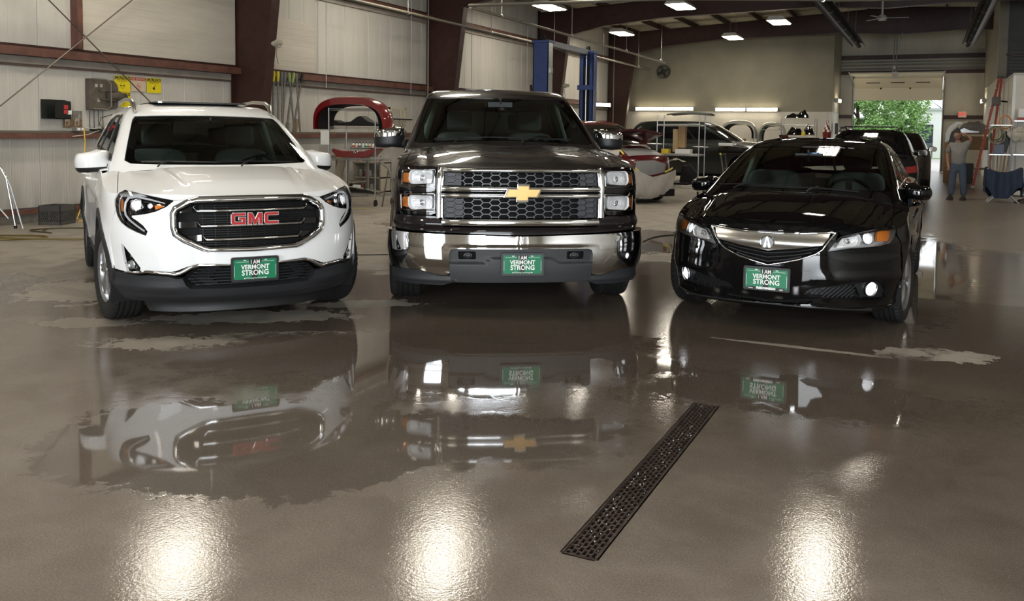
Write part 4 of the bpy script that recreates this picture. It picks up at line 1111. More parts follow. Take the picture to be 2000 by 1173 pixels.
# grille
recess('grille_back', B, gr_ring, .08, M_DARK, gm)
trim('grille_surround', B, [(x*.985, y) for x, y in [(0, .944), (.37, .940), (.43, .923), (.512, .880), (.532, .845), (.531, .757), (.516, .706), (.455, .668), (.338, .612), (.30, .600), (0, .593)]+[(-a, b) for a, b in [(.37, .940), (.43, .923), (.512, .880), (.532, .845), (.531, .757), (.516, .706), (.455, .668), (.338, .612), (.30, .600)][::-1]]],
     .040, .030, M_CHROME, gm, closed=True)
trim('grille_inner_ring', B, [(x*.945, .769+(y-.769)*.90) for x, y in gr_ring], .010, .012, M_SATIN, gm, closed=True)
for z, x in ((.865, .37), (.762, .345), (.669, .315)):
    trim('grille_bar', B, [(-x, z), (x, z)], .022, .020, M_CHROME, gm, off=-.004, step=.08)
    for sg in (1, -1):
        trim('bar_end', B, [(sg*x, z-.002), (sg*(x+.025), z+.028), (sg*(x+.01), z+.036)], .008, .018, M_CHROME, gm, off=-.004)
        xo = .505 if z > .7 else .44
        patch('grille_wing', B, [(sg*(x+.035), z-.008), (sg*xo, z-.012), (sg*xo, z+.028), (sg*(x+.035), z+.034)] if sg > 0 else [(sg*(x+.035), z+.034), (sg*xo, z+.028), (sg*xo, z-.012), (sg*(x+.035), z-.008)], M_GLOSSBLACK, gm, off=-.022, thick=.02)
for z in (.905, .889, .832, .815, .798, .784, .738, .722, .706, .690, .648, .632, .616):
    x = .36 if z > .62 else .3
    trim('grille_slat', B, [(-x, z), (x, z)], .006, .012, M_BLACKPL, gm, off=-.030, step=.12, n=3)
for x in np.arange(-.34, .35, .085): trim('grille_slat', B, [(x, .61), (x, .92)], .005, .008, M_BLACKPL, gm, off=-.038, step=.1, n=3)
for x in np.arange(-.34, .35, .085):
    p = B.P(np.array(x), np.array(.878)); mb = MB(); mb.lathe([(0, .004), (.0035, .003), (.004, 0)], tuple(p+np.array([0, .012, .0])), 'Y', 8); 
# headlamps
for sg in (1, -1):
    h_ = hl if sg > 0 else mir(hl)
    recess('headlamp_housing', B, h_, .06, M_GLOSSBLACK, gm)
    lamp_bowl(gm, B, sg*.800, .902, .043, .03, 'projector_ring', off=-.012, lr=.034)
    c_ = [(sg*(.800+.054*math.cos(a)), .902+.050*math.sin(a)) for a in (PI*.25, PI*.75, PI*1.1, PI*1.5, PI*1.9)]
    trim('projector_bezel', B, c_, .010, .012, M_CHROME, gm, closed=True, off=-.02)
    dr = [(.585, .922), (.69, .946), (.80, .962), (.872, .950), (.902, .915), (.915, .860), (.905, .825), (.870, .795), (.80, .755), (.745, .726)]
    trim('running_light', B, [(sg*x, y) for x, y in dr], [.006, .010, .012, .012, .012, .012, .012, .012, .012, .010], .012, mat('running_light_white', (.8, .8, .8), .15, .5, emis=(.9, .95, 1), estr=.25), gm, off=-.014)
    trim('lamp_edge', B, [(sg*x, y) for x, y in [(.72, .712), (.80, .733), (.885, .762), (.945, .793), (.975, .835), (.985, .88), (.975, .93), (.93, .97)]], .006, .01, M_CHROME, gm, off=-.02)
    patch('side_marker', B, [(.955, .85), (.985, .85), (.988, .93), (.955, .95)] if sg > 0 else mir([(.955, .85), (.985, .85), (.988, .93), (.955, .95)]), M_AMBER, gm, off=-.03, thick=.01)
    lamp_bowl(gm, B, sg*.69, .898, .018, .012, 'small_lamp', off=-.012, lr=.014)
    patch('turn_signal', B, [(.60, .895), (.665, .875), (.67, .905), (.63, .92)] if sg > 0 else mir([(.60, .895), (.665, .875), (.67, .905), (.63, .92)]), M_AMBER, gm, off=-.03, thick=.02)
    patch('headlamp_lens', B, h_, M_LENS, gm, off=.002, thick=.004)
    side_mirror(gm, sg, 1.065, .80, 1.72, 1.06, 1.235, M_WHITE, M_BLACKPL, 1.105, depth=.17, foot=(.79, 1.62, 1.10), shape=3.6, taper=.12)
# red letters with chrome edges
def letters(parent, polys, w, h, z, s0, S, off, edge_m, face_m, name, total):
    L = bpy.data.objects.new(name, None); link(L, parent)
    for i, (poly, ox) in enumerate(polys):
        cx = ox
        p = S.P(np.array(cx), np.array(z)); M = facing((float(p[0]), float(p[1])-off, z))
        def outset(pl, d):
            n = len(pl); out = []
            ar = sum(pl[k][0]*pl[(k+1) % n][1]-pl[(k+1) % n][0]*pl[k][1] for k in range(n)); q = pl if ar > 0 else pl[::-1]
            for k in range(n):
                a, b, c = (Vector(q[j % n]) for j in (k-1, k, k+1)); d1 = (b-a).normalized(); d2 = (c-b).normalized()
                n1 = Vector((d1.y, -d1.x)); n2 = Vector((d2.y, -d2.x)); m_ = (n1+n2); m_ = m_/max(.35, m_.length_squared)*2 if m_.length > 1e-6 else n1
                out.append(tuple(b+m_*d*.98))
            return out
        q = [(x*w, y*h) for x, y in poly]
        mb = MB(); mb.prism(outset(q, .0042), 0, .010, M); mb.build('letter_edge', edge_m, L)
        mb = MB(); mb.prism(q, .010, .013, M); mb.build('letter', face_m, L)
    return L
tk = .24
G_ = [(.5, .5), (-.35, .5), (-.5, .36), (-.5, -.36), (-.36, -.5), (.5, -.5), (.5, .12), (.02, .12), (.02, -.08), (.26, -.08), (.26, -.28), (-.24, -.28), (-.27, -.24), (-.27, .24), (-.24, .28), (.5, .28)]
M_ = [(-.5, -.5), (-.5, .5), (-.22, .5), (.0, -.05), (.22, .5), (.5, .5), (.5, -.5), (.27, -.5), (.27, .12), (.08, -.5), (-.08, -.5), (-.27, .12), (-.27, -.5)]
C_ = [(.5, .5), (-.35, .5), (-.5, .36), (-.5, -.36), (-.36, -.5), (.5, -.5), (.5, -.28), (-.24, -.28), (-.27, -.24), (-.27, .24), (-.24, .28), (.5, .28)]
letters(gm, [(G_, -.112), (M_, 0), (C_, .112)], .096, .078, .812, 0, B, .045, M_CHROME, mat('badge_red', (.42, .012, .018), .25, coat=1), 'maker_letters', 0)
plate_obj(gm, -.045, .457)
# roof rails and sunroof
for sg in (1, -1):
    mb = MB(); pts = [(sg*.575, 1.98, 1.565), (sg*.585, 2.06, 1.63), (sg*.59, 2.25, 1.67), (sg*.59, 2.8, 1.69), (sg*.585, 3.5, 1.675), (sg*.575, 3.75, 1.63)]
    mb.tube(pts, [.014, .022, .018, .016, .018, .012], 10); mb.build('roof_rail', M_SATIN, gm)
mb = MB(); mb.prism(rounded([(-.40, 2.15), (.40, 2.15), (.40, 3.6), (-.40, 3.6)], .06), 1.650, 1.664); mb.build('sunroof', M_GLOSSBLACK, gm)

hood_lip(gm, 'G', [(0, .960), (.39, .955), (.45, .941), (.49, .941), (.527, .940), (.683, .966), (.797, .986), (.86, .992)], M_WHITE)
# ---------- dark pickup truck ----------
M_PEWTER = mat('dark_pewter_paint', (.010, .0075, .0082), .35, .0, coat=1, coat_rough=.015, spec=.1)
loc, rz = pose('S')
pk = thing('pickup_truck', 'dark pickup truck with a chrome bumper and gold cross badge, parked in the middle', 'truck', loc, rz)
B = CARDEF['S']['body']; T = CARDEF['S']['top']
ws = [(-.80, 1.315), (-.4, 1.335), (0, 1.35), (.4, 1.335), (.80, 1.315), (.865, 1.33), (.888, 1.5), (.905, 1.62), (.915, 1.73), (.88, 1.752), (.5, 1.758), (0, 1.762), (-.5, 1.758), (-.88, 1.752), (-.915, 1.73), (-.905, 1.62), (-.888, 1.5), (-.865, 1.33)]
frit = rounded([(-.78, 1.355), (0, 1.37), (.78, 1.355), (.83, 1.5), (.855, 1.72), (0, 1.735), (-.855, 1.72), (-.83, 1.5)], .07)
w1 = [(1.02, 1.315), (1.95, 1.32), (1.92, 1.70), (1.50, 1.75), (1.22, 1.70), (1.08, 1.5)]
w2 = [(2.05, 1.32), (2.92, 1.33), (2.85, 1.70), (2.02, 1.72)]
rgl = [(T.ST-.0005, 1.36), (T.ST-.0005, 1.68), (T.ST-.62, 1.68), (T.ST-.66, 1.36)]
def hood_s(u, v, p):
    x = np.abs(u); f = np.clip((v-.05)/.2, 0, 1)
    return .012*f*np.exp(-((x-.30)/.10)**2)-.010*f*np.exp(-((x-.73)/.04)**2)
# strip above the grille belongs to the hood
hls = [(.668, 1.150), (.72, 1.163), (.90, 1.160), (1.0, 1.150), (1.03, 1.112), (1.015, .96), (1.012, .814), (.97, .788), (.70, .790), (.664, .803)]
build_body(pk, 'S', M_PEWTER, dict(wy=.965, wheelbase=3.645, track=1.78, wr=dict(r=.398, w=.26, rim=.22, spokes=6), arch_z=.41, arch_r=.475, rocker=.42,
    doors=(1.62, 2.75, 3.75), fender_start=[(1.215, .42), (1.10, .66), (1.06, .775), (1.03, .80), (1.034, .96), (1.05, 1.10), (1.03, 1.155)],
    creases=((1.02, .015, .06), (.62, .02, .08)), handle_z=1.12, windows=[w1, w2], rear_glass=rgl, hood_rear=1.06, hood_s=2.0, hood_side_y=.25, hood_rear_x=.83, rear_deck_y=4.25,
    top_lo=1.25, windshield=ws, frit=frit, belt=1.20, seat_y=2.2, hood_disp=hood_s, mirror_in=(1.95, 1.69), deck_mat=M_BLACKPL, flare=.03, handle_mat=M_CHROME,
    wipers=[[(-.48, 1.31), (-.46, 1.33), (-.40, 1.362), (-.68, 1.35), (-.05, 1.375)], [(.14, 1.31), (.16, 1.335), (.22, 1.37), (-.10, 1.372), (.62, 1.355)]]))
for sg in (1, -1):
    h_ = hls if sg > 0 else mir(hls)
    recess('headlamp_housing', B, h_, .07, M_GLOSSBLACK, pk)
    for k, (a, b, c, d) in enumerate(((.690, .886, 1.020, 1.128), (.684, .884, .826, .938))):
        re = rounded([(a, c+.012), (b-.03, c), (b, c+.03), (b, d-.02), (b-.02, d), (a, d)], .02)
        # faceted reflector bowl
        patch('reflector', B, re if sg > 0 else mir(re), M_REFL, pk, ru=.02, rv=.015, bd=.02, off=-.050, thick=-.040,
              disp=lambda u, v, p, a=a, b=b, c=c, d=d: .030*np.clip(((np.abs(u)-(a+b)/2)/.1)**2+((v-(c+d)/2)/.055)**2, 0, 1))
        lamp_bowl(pk, B, sg*(a+b)/2, (c+d)/2, .022, .012, 'bulb_shield', off=-.030, lr=.011, glow=M_CHROME)
        am = rounded([(b+.010, c+.012), (b+.095, c+.018), (b+.100, d-.022), (b+.010, d-.014)], .008)
        patch('amber_lamp', B, am if sg > 0 else mir(am), M_AMBER, pk, ru=.03, rv=.02, off=-.018, thick=.012)
        fr = rounded([(a-.008, c-.012), (b+.115, c-.008), (b+.122, d+.004), (a-.008, d+.014)], .012)
        trim('lamp_bezel', B, fr if sg > 0 else mir(fr), .012, .012, M_CHROME, pk, closed=True, off=-.022)
    patch('lamp_divider', B, [(.672, .962), (1.016, .965), (1.018, .995), (.672, .995)] if sg > 0 else mir([(.672, .962), (1.016, .965), (1.018, .995), (.672, .995)]), M_PEWTER, pk, off=.0, thick=.05)
    patch('headlamp_lens', B, [(s_, z_) for s_, z_ in h_], M_LENS, pk, off=.004, thick=.004)
    pil = [(.612, .755), (.655, .785), (.662, 1.150), (.612, 1.150)]
    trim('grille_pillar', B, [(sg*.637, .772), (sg*.637, 1.150)], .054, .028, M_CHROME, pk, step=.03, n=12)
    side_mirror(pk, sg, 1.225, .93, 1.93, 1.265, 1.455, M_CHROME, M_BLACKPL, 1.375 if sg < 0 else 1.375, depth=.15, foot=(.90, 1.85, 1.30), shape=5, taper=.05)
# grille: chrome bars, honeycomb
recess('grille_back', B, [(-.61, .76), (.61, .76), (.61, 1.15), (-.61, 1.15)], .10, M_DARK, pk)
def bar(z0, z1, name, m, off=.01, x=.612, hgt=.02):
    q = [(-x, z0), (x, z0), (x, z1), (-x, z1)]
    zc = (z0+z1)/2; trim(name, B, [(-x, zc), (x, zc)], z1-z0, hgt+off, m, pk, step=.03, n=12)
bar(1.117, 1.149, 'chrome_bar', M_CHROME); bar(.972, 1.018, 'chrome_bar', M_CHROME); bar(.922, .961, 'chrome_bar', M_CHROME); bar(.705, .768, 'chrome_bar', M_CHROME, off=.006)
def honey(z0, z1, name, ph):
    mb = MB(); px, hh, fl = .137, .0445, .047; dx = px/2-fl
    segs = []
    for i in range(-9, 10):
        xc = i*px/2; zb = z0+ph+(hh/2 if i % 2 else 0)
        for j in range(-2, 8):
            z = zb+j*hh   # flat centre at (xc, z)
            segs += [((xc-fl/2, z), (xc+fl/2, z)), ((xc+fl/2, z), (xc+fl/2+dx, z+hh/2)), ((xc+fl/2, z), (xc+fl/2+dx, z-hh/2))]
    X = .603
    for a, b in segs:
        a = np.array(a); b = np.array(b)
        for _ in range(2):
            if not (z0 <= a[1] <= z1) :
                zt = z0 if a[1] < z0 else z1
                if (b[1]-a[1]) == 0: a = None; break
                t = (zt-a[1])/(b[1]-a[1]);
                if not 0 <= t < 1: a = None; break
                a = a+(b-a)*t
            a, b = b, a
        if a is None or abs(a[0]) > X or abs(b[0]) > X or np.hypot(*(b-a)) < .004: continue
        d = (b-a)/np.hypot(*(b-a)); n = np.array([-d[1], d[0]])*.0032
        P = lambda q, o: tuple(B.P(np.array(q[0]), np.array(q[1]))+np.array([0, o, 0]))
        vs = [P(a+n, -.002), P(b+n, -.002), P(b-n, -.002), P(a-n, -.002), P(a+n*1.9, .03), P(b+n*1.9, .03), P(b-n*1.9, .03), P(a-n*1.9, .03)]
        mb.add(vs, [(0, 3, 2, 1), (0, 1, 5, 4), (2, 3, 7, 6), (1, 2, 6, 5), (3, 0, 4, 7)])
    mb.build(name, mat('grille_charcoal', (.05, .052, .058), .35), pk)
honey(1.022, 1.116, 'honeycomb_mesh', .012); honey(.772, .920, 'honeycomb_mesh', .030)
for sg in (1, -1):
    for z0, z1 in ((1.018, 1.118), (.770, .922)):
        mb = MB()
        x1 = .603; x0 = .47 if z0 > 1 else .45
        p0 = B.P(np.array(sg*x1), np.array(z0)); p1 = B.P(np.array(sg*x0), np.array(z1))
        mb.cbox((float(p0[0]), float(p0[1])+.03, z0), (float(p1[0]), float(p1[1])+.05, z1)); mb.build('grille_blank', mat('grille_charcoal_back', (.02, .021, .024), .45), pk)
        trim('grille_end', B, [(sg*.606, z0), (sg*.606, z1)], .014, .020, M_CHROME, pk, off=.004)
# gold cross badge
bt = [(-.085, -.0), (-.148, -.036), (-.040, -.036), (-.043, -.062), (.043, -.062), (.052, -.036), (.118, -.036), (.148, .036), (.052, .036), (.043, .062), (-.040, .062), (-.043, .036), (-.118, .036), (-.148, -.036)]
cross = [(-.150, -.034), (-.052, -.034), (-.052, -.064), (.044, -.064), (.044, -.034), (.118, -.034), (.150, .034), (.052, .034), (.052, .064), (-.044, .064), (-.044, .034), (-.118, .034)]
bd_ = bpy.data.objects.new('badge', None); link(bd_, pk); bd_.location = (0, -.045, .969)
mb = MB(); mb.prism([(x*1.0, y*1.08) for x, y in cross], 0, .02, facing((0, 0, 0))); mb.build('badge_edge', M_CHROME, bd_, bevel=.004)
mb = MB(); mb.prism([(x*.90, y*.84) for x, y in cross], .02, .026, facing((0, 0, 0))); mb.build('badge_face', mat('badge_gold', (.60, .34, .11), .35, .3), bd_, bevel=.003)
# painted strip under the grille
stp = [(0, .640), (.5, .655), (.9, .668), (1.06, .672), (1.075, .72), (1.05, .775), (.97, .782), (.70, .782), (.655, .778), (.62, .752), (.60, .700), (.4, .700), (0, .700)]
patch('bumper_upper', B, stp+[(-x, y) for x, y in stp[-2:0:-1]], M_PEWTER, pk, ru=.05, rv=.02, bd=.03, off=.006, thick=.06, disp=lambda u, v, p: .014*np.exp(-((v-.72)/.03)**2))
# chrome bumper
bo = .060
top_ = [(0, .636), (.584, .650), (.843, .655), (1.02, .662), (1.175, .665)]
bot_ = [(1.19, .40), (1.10, .372), (.80, .378), (.72, .357), (.632, .336), (.575, .342)]
bp_ = top_+[(1.20, .6), (1.205, .5)]+bot_+[(.562, .36), (.556, .50), (.545, .530), (.52, .541), (0, .541)]
patch('chrome_bumper', B, bp_+[(-x, y) for x, y in bp_[-2:0:-1]], M_CHROME, pk, ru=.04, rv=.02, bd=.025, off=bo, thick=.05, edge=.004,
      disp=lambda u, v, p: .016*np.cos(np.clip((v-.5)/.3, -.5, .5)*PI)+.008*np.exp(-(u/.02)**2)-.012*(1/(1+np.exp((v-.56)/.006)))*np.clip(1-np.abs(u)/.62, 0, .3)/.3)
ins = [(0, .541), (.52, .541), (.548, .528), (.556, .50), (.562, .34), (.555, .318), (.50, .30), (0, .300)]
hk = rounded([(.355, .460), (.490, .460), (.490, .520), (.355, .520)], .012)
patch('bumper_insert', B, ins+[(-x, y) for x, y in ins[-2:0:-1]], M_GREYPL, pk, holes=[hk, mir(hk)], off=bo-.02, thick=.04, ru=.04, rv=.02, bd=.02,
      disp=lambda u, v, p: .016/(1+np.exp((v-.432-.035*(1/(1+np.exp((np.abs(u)-.27)/.010))))/.004)))
for sg in (1, -1):
    recess('hook_pocket', B, hk if sg > 0 else mir(hk), .07, M_DARK, pk, off=bo-.02)
    p = B.P(np.array(sg*.42), np.array(.487))
    mb = MB(); mb.tube([(float(p[0])+.03*math.cos(a), float(p[1])-.03, .487+.018*math.sin(a)) for a in np.linspace(0, 2*PI, 13)[:-1]], .009, 6, closed=True); mb.cbox((float(p[0])-.03, float(p[1])-.02, .47), (float(p[0])+.03, float(p[1])+.03, .50)); mb.build('tow_hook', M_BLACKPL, pk)
    sl = rounded([(1.05, .615), (1.15, .640), (1.16, .56), (1.08, .53)], .02)
    patch('corner_step_pocket', B, sl if sg > 0 else mir(sl), M_DARK, pk, off=bo+.004, thick=.02)
    va = [(.50, .305), (.575, .335), (.632, .330), (.72, .350), (.80, .372), (1.10, .366), (1.19, .39), (1.20, .30), (1.16, .262), (.62, .262), (.55, .285)]
    patch('lower_valance', B, va if sg > 0 else mir(va), M_GREYPL, pk, off=bo-.012, thick=.03, ru=.05, rv=.02, disp=lambda u, v, p: .012*np.exp(-((v-.30)/.02)**2))
cv = [(-.50, .297), (.50, .297), (.55, .283), (-.55, .283)]
patch('lower_valance', B, cv[::-1] if False else cv, M_GREYPL, pk, off=bo-.022, thick=.08, ru=.1)
plate_obj(pk, -.098, .430, w=.305)
# shark-fin and dome antenna on the roof
mb = MB(); mb.prism([(-.06, 0), (.09, 0), (.09, .02), (.07, .075), (.03, .03)], -.012, .012, Matrix.Translation((.40, 2.65, 1.862)) @ Matrix(((0, 0, 1, 0), (1, 0, 0, 0), (0, 1, 0, 0), (0, 0, 0, 1)))); mb.build('roof_antenna', M_GLOSSBLACK, pk)
# inspection sticker on the glass, tag hanging by the mirror
p = T.P(np.array(.02), np.array(1.655)); mb = MB(); mb.box((float(p[0]), float(p[1])+.03, 1.655), (.075, .004, .045), rot=Matrix.Rotation(R(-40), 3, 'X')); mb.build('windshield_sticker', mat('sticker_red', (.45, .03, .02), .5), pk)
mb = MB(); mb.box((float(p[0]), float(p[1])+.026, 1.655), (.035, .003, .030), rot=Matrix.Rotation(R(-40), 3, 'X')); mb.build('sticker_print', M_WHITEPR, pk)
p = T.P(np.array(.80), np.array(1.705)); mb = MB(); mb.box((float(p[0]), float(p[1])+.03, 1.70), (.035, .004, .028), rot=Matrix.Rotation(R(-40), 3, 'X')); mb.build('windshield_tag', mat('tag_grey', (.35, .42, .42), .5), pk)

hood_lip(pk, 'S', [(0, 1.151), (.61, 1.151), (.668, 1.153), (.72, 1.163)], M_PEWTER)
# ---------- black sedan ----------
M_BLACK = mat('black_paint', (.003, .003, .0035), .12, coat=1, coat_rough=.01, spec=.0)
loc, rz = pose('A')
sd = thing('sedan_car', 'black sedan with a silver beak grille, parked on the right facing the camera', 'car', loc, rz)
B = CARDEF['A']['body']; T = CARDEF['A']['top']
ws = [(-.76, .982), (-.4, .985), (0, .978), (.4, .985), (.76, .982), (.805, 1.01), (.82, 1.17), (.825, 1.29), (.80, 1.312), (.4, 1.326), (0, 1.33), (-.4, 1.326), (-.80, 1.312), (-.825, 1.29), (-.82, 1.17), (-.805, 1.01)]
frit = rounded([(-.735, 1.0), (0, 1.0), (.735, 1.0), (.765, 1.17), (.765, 1.285), (0, 1.305), (-.765, 1.285), (-.765, 1.17)], .05)
w1 = [(.90, 1.0), (1.72, 1.01), (1.66, 1.28), (1.35, 1.315), (1.12, 1.24), (.98, 1.12)]
w2 = [(1.80, 1.01), (2.62, 1.02), (2.40, 1.24), (2.0, 1.295), (1.76, 1.30)]
rgl = [(T.ST-.0005, 1.03), (T.ST-.0005, 1.30), (T.ST-.50, 1.28), (T.ST-.62, 1.03)]
hl = [(.405, .620), (.455, .690), (.500, .729), (.664, .760), (.80, .778), (.954, .790), (.972, .75), (.962, .717), (.930, .685), (.898, .668), (.798, .655), (.558, .643), (.46, .628)]
def hood_a(u, v, p):
    x = np.abs(u); f = np.clip((v-.02)/.25, 0, 1)
    return .010*f*np.exp(-((x-(.50+.10*v))/.03)**2)-.008*f*np.exp(-((x-(.60+.10*v))/.05)**2)
build_body(sd, 'A', M_BLACK, dict(wy=.935, wheelbase=2.67, track=1.55, wr=dict(r=.318, w=.215, rim=.222, spokes=10), arch_z=.325, arch_r=.352, rocker=.28,
    doors=(1.40, 2.35, 3.2), fender_start=[(1.165, .28), (1.13, .45), (1.115, .56), (1.07, .66), (1.0, .715), (.985, .755), (.968, .795)],
    creases=((.70, .014, .045), (.40, .012, .06)), sill_mat=M_BLACK, handle_z=.82, windows=[w1, w2], rear_glass=rgl, hood_rear=.95, hood_s=1.75, hood_side_y=.45, hood_rear_x=.76, rear_deck_y=3.9,
    top_lo=.90, windshield=ws, frit=frit, belt=.88, seat_y=1.9, hood_disp=hood_a, mirror_in=(1.82, 1.24), steer=R(-7), surround=M_CHROME, flare=.014,
    wipers=[[(-.52, .955), (-.50, .975), (-.44, 1.0), (-.72, .985), (-.15, 1.0)], [(.10, .955), (.12, .975), (.18, .992), (-.22, .998), (.50, .975)]]))
gro = [(0, .738), (.20, .742), (.43, .757), (.455, .752), (.418, .695), (.37, .625), (.325, .592), (.21, .547), (.10, .520), (0, .498)]
grp = gro+[(-x, y) for x, y in gro[-2:0:-1]]
fog = [(.245, .312), (.305, .349), (.40, .366), (.538, .384), (.640, .395), (.71, .405), (.83, .400), (.885, .375), (.930, .325), (.945, .275), (.87, .262), (.652, .272), (.46, .283), (.327, .290)]
skin = [(0, .760), (.30, .764), (.447, .772), (.47, .752), (.452, .700), (.398, .620), (.402, .614), (.46, .622), (.558, .637), (.798, .649), (.900, .661), (.935, .680), (.968, .715), (.985, .712), (1.06, .655), (1.105, .56), (1.122, .45), (1.155, .28), (1.16, .20), (.98, .165), (.75, .160), (.42, .190), (0, .200)]
low = [(0, .255), (.20, .262), (.33, .262), (.30, .235), (0, .225)]
gu = 1.006
patch('front_bumper', B, skin+[(-x, y) for x, y in skin[-2:0:-1]], M_BLACK, sd, holes=[grp, fog, mir(fog), low+[(-x, y) for x, y in low[-2:0:-1]]], ru=.035, rv=.025, bd=.02, thick=.025,
      disp=lambda u, v, p: .012*np.exp(-((v-.215)/.02)**2)+.012*np.exp(-((v-.42)/.05)**2)*np.clip((np.abs(u)-.3)/.2, 0, 1)-.006*np.exp(-((v-.60)/.04)**2)*np.clip((np.abs(u)-.4)/.2, 0, 1)+.012*np.clip((v-.70)/.05, 0, 1)*np.clip((.5-np.abs(u))/.08, 0, 1))
trim('lip_edge', B, [(-.82, .192), (-.42, .214), (0, .222), (.42, .214), (.82, .192)], .012, .010, mat('satin_black', (.02, .02, .022), .3), sd, off=.008)
recess('lower_opening', B, low+[(-x, y) for x, y in low[-2:0:-1]], .06, M_DARK, sd)
recess('grille_back', B, grp, .08, M_DARK, sd)
trim('grille_surround', B, [(x*.985, y+(-.006 if y > .7 else .006)) for x, y in grp], .016, .016, M_CHROME, sd, closed=True)
bk = [(0, .722), (.20, .727), (.412, .742), (.398, .705), (.360, .662), (.20, .634), (.06, .618), (0, .608)]
patch('silver_beak', B, bk+[(-x, y) for x, y in bk[-2:0:-1]], M_SATIN, sd, off=.010, thick=.05, ru=.03, rv=.01, bd=.015, edge=.003,
      disp=lambda u, v, p: .018*np.exp(-((v-.665)/.035)**2)+.010*np.exp(-(u/.12)**2))
for k in range(3):
    d = k*.030; x = .335-.03*k-.012*k*k
    v_ = [(-x, .640-d*1.05), (-x*.6, .612-d), (0, .588-d), (x*.6, .612-d), (x, .640-d*1.05)]
    trim('grille_slat', B, v_, .018, .020, M_BLACKPL, sd, off=-.012, step=.05, n=4)
patch('grille_cap', B, [(-.43, .7530), (-.2, .738), (0, .734), (.2, .738), (.43, .7530), (.40, .744), (.2, .728), (0, .723), (-.2, .728), (-.40, .744)][:5]+[(.40, .744), (.2, .728), (0, .723), (-.2, .728), (-.40, .744)], M_GLOSSBLACK, sd, off=-.004, thick=.02, ru=.05, rv=.004)
# caliper badge
bd_ = bpy.data.objects.new('badge', None); link(bd_, sd); bd_.location = (0, -.073, .672)
M = facing((0, 0, 0))
mb = MB(); mb.prism([(.049*math.cos(a), .046*math.sin(a)) for a in np.linspace(0, 2*PI, 41)[:-1]], 0, .008, M); mb.build('badge_disc', M_GLOSSBLACK, bd_)
mb = MB(); mb.tube([(.047*math.cos(a), -.009, .044*math.sin(a)) for a in np.linspace(0, 2*PI, 41)[:-1]], .0055, 8, closed=True); mb.build('badge_ring', M_CHROME, bd_)
cal = [(-.026, -.034), (-.004, .041), (.004, .041), (.026, -.034), (.013, -.040), (.004, -.012), (.008, -.004), (.001, .020), (-.001, .020), (-.008, -.004), (-.004, -.012), (-.013, -.040)]
mb = MB(); mb.prism(cal, .008, .013, M); mb.build('badge_emblem', M_CHROME, bd_)
for sg in (1, -1):
    h_ = hl if sg > 0 else mir(hl); fg = fog if sg > 0 else mir(fog)
    recess('headlamp_housing', B, h_, .06, mat('lamp_shell_silver', (.62, .62, .64), .3, .35), sd)
    hb = rounded([(.452, .645), (.495, .712), (.52, .722), (.615, .738), (.632, .70), (.615, .662), (.56, .652)], .015)
    patch('high_beam_reflector', B, hb if sg > 0 else mir(hb), M_REFL, sd, ru=.02, rv=.015, bd=.02, off=-.045, thick=-.035, disp=lambda u, v, p: .026*np.clip(((np.abs(u)-.55)/.08)**2+((v-.69)/.04)**2, 0, 1))
    lamp_bowl(sd, B, sg*.545, .694, .018, .012, 'bulb_shield', off=-.02, lr=.010, glow=M_CHROME)
    lamp_bowl(sd, B, sg*.700, .712, .042, .035, 'projector_ring', off=-.014, lr=.034, m=M_CHROME)
    am = [(.795, .690), (.902, .684), (.925, .705), (.93, .775), (.86, .768), (.795, .758)]
    patch('amber_lamp', B, am if sg > 0 else mir(am), M_AMBER, sd, off=-.022, thick=.02, ru=.02, rv=.02)
    trim('lamp_brow', B, [(sg*x, y) for x, y in [(.46, .685), (.505, .72), (.664, .750), (.80, .768), (.93, .780)]], .012, .015, M_BLACKPL, sd, off=-.012)
    patch('headlamp_lens', B, h_, M_LENS, sd, off=.003, thick=.004)
    recess('fog_pocket', B, fg, .07, M_BLACKPL, sd)
    mb = MB()
    for k in range(-3, 16):   # diamond mesh
        for d in (-1, 1):
            pts = []
            for t in np.linspace(0, 1, 7):
                a = .26+k*.035+(t if d > 0 else 1-t)*.13; z = .268+t*.115
                if inside(fog, np.array([[a, z]]))[0] and a < .64: pts.append(tuple(B.P(np.array(sg*a), np.array(z))+np.array([0, .02, 0])))
            if len(pts) > 1: mb.tube(pts, .0022, 4)
    mb.build('fog_mesh', M_BLACKPL, sd)
    ri = [(.62, .39), (.66, .345), (.70, .285), (.93, .268), (.935, .33), (.885, .372), (.83, .398), (.71, .403)]
    patch('fog_bezel', B, ri if sg > 0 else mir(ri), M_BLACKPL, sd, off=-.02, thick=.03, holes=[[(sg*(.775+.056*math.cos(a)), .345+.053*math.sin(a)) for a in np.linspace(0, 2*PI, 25)[:-1]][::1]])
    lamp_bowl(sd, B, sg*.775, .345, .050, .03, 'fog_lamp', off=-.008, lr=.045, glow=mat('fog_lens_lit', (.9, .9, .95), .15, emis=(.93, .93, 1), estr=1.1))
    side_mirror(sd, sg, 1.02, .78, 1.68, .905, 1.035, M_BLACK, M_BLACK, .93, depth=.16, foot=(.78, 1.58, .95), shape=3.0, taper=.15)
pl = plate_obj(sd, -.062, .405, frame_text='FREEDOMNISSAN')
# blue inspection sticker on the glass and the sunroof panel
p = T.P(np.array(.055), np.array(1.265)); mb = MB(); mb.box((float(p[0]), float(p[1])+.02, 1.265), (.075, .004, .045), rot=Matrix.Rotation(R(-55), 3, 'X')); mb.build('windshield_sticker', mat('sticker_blue', (.0, .12, .42), .4), sd)
mb = MB(); mb.box((float(p[0]), float(p[1])+.016, 1.267), (.035, .003, .025), rot=Matrix.Rotation(R(-55), 3, 'X')); mb.build('sticker_print', M_WHITEPR, sd)


hood_lip(sd, 'A', [(0, .763), (.30, .767), (.447, .775), (.475, .752), (.495, .735), (.664, .764), (.80, .782), (.93, .791)], M_BLACK)
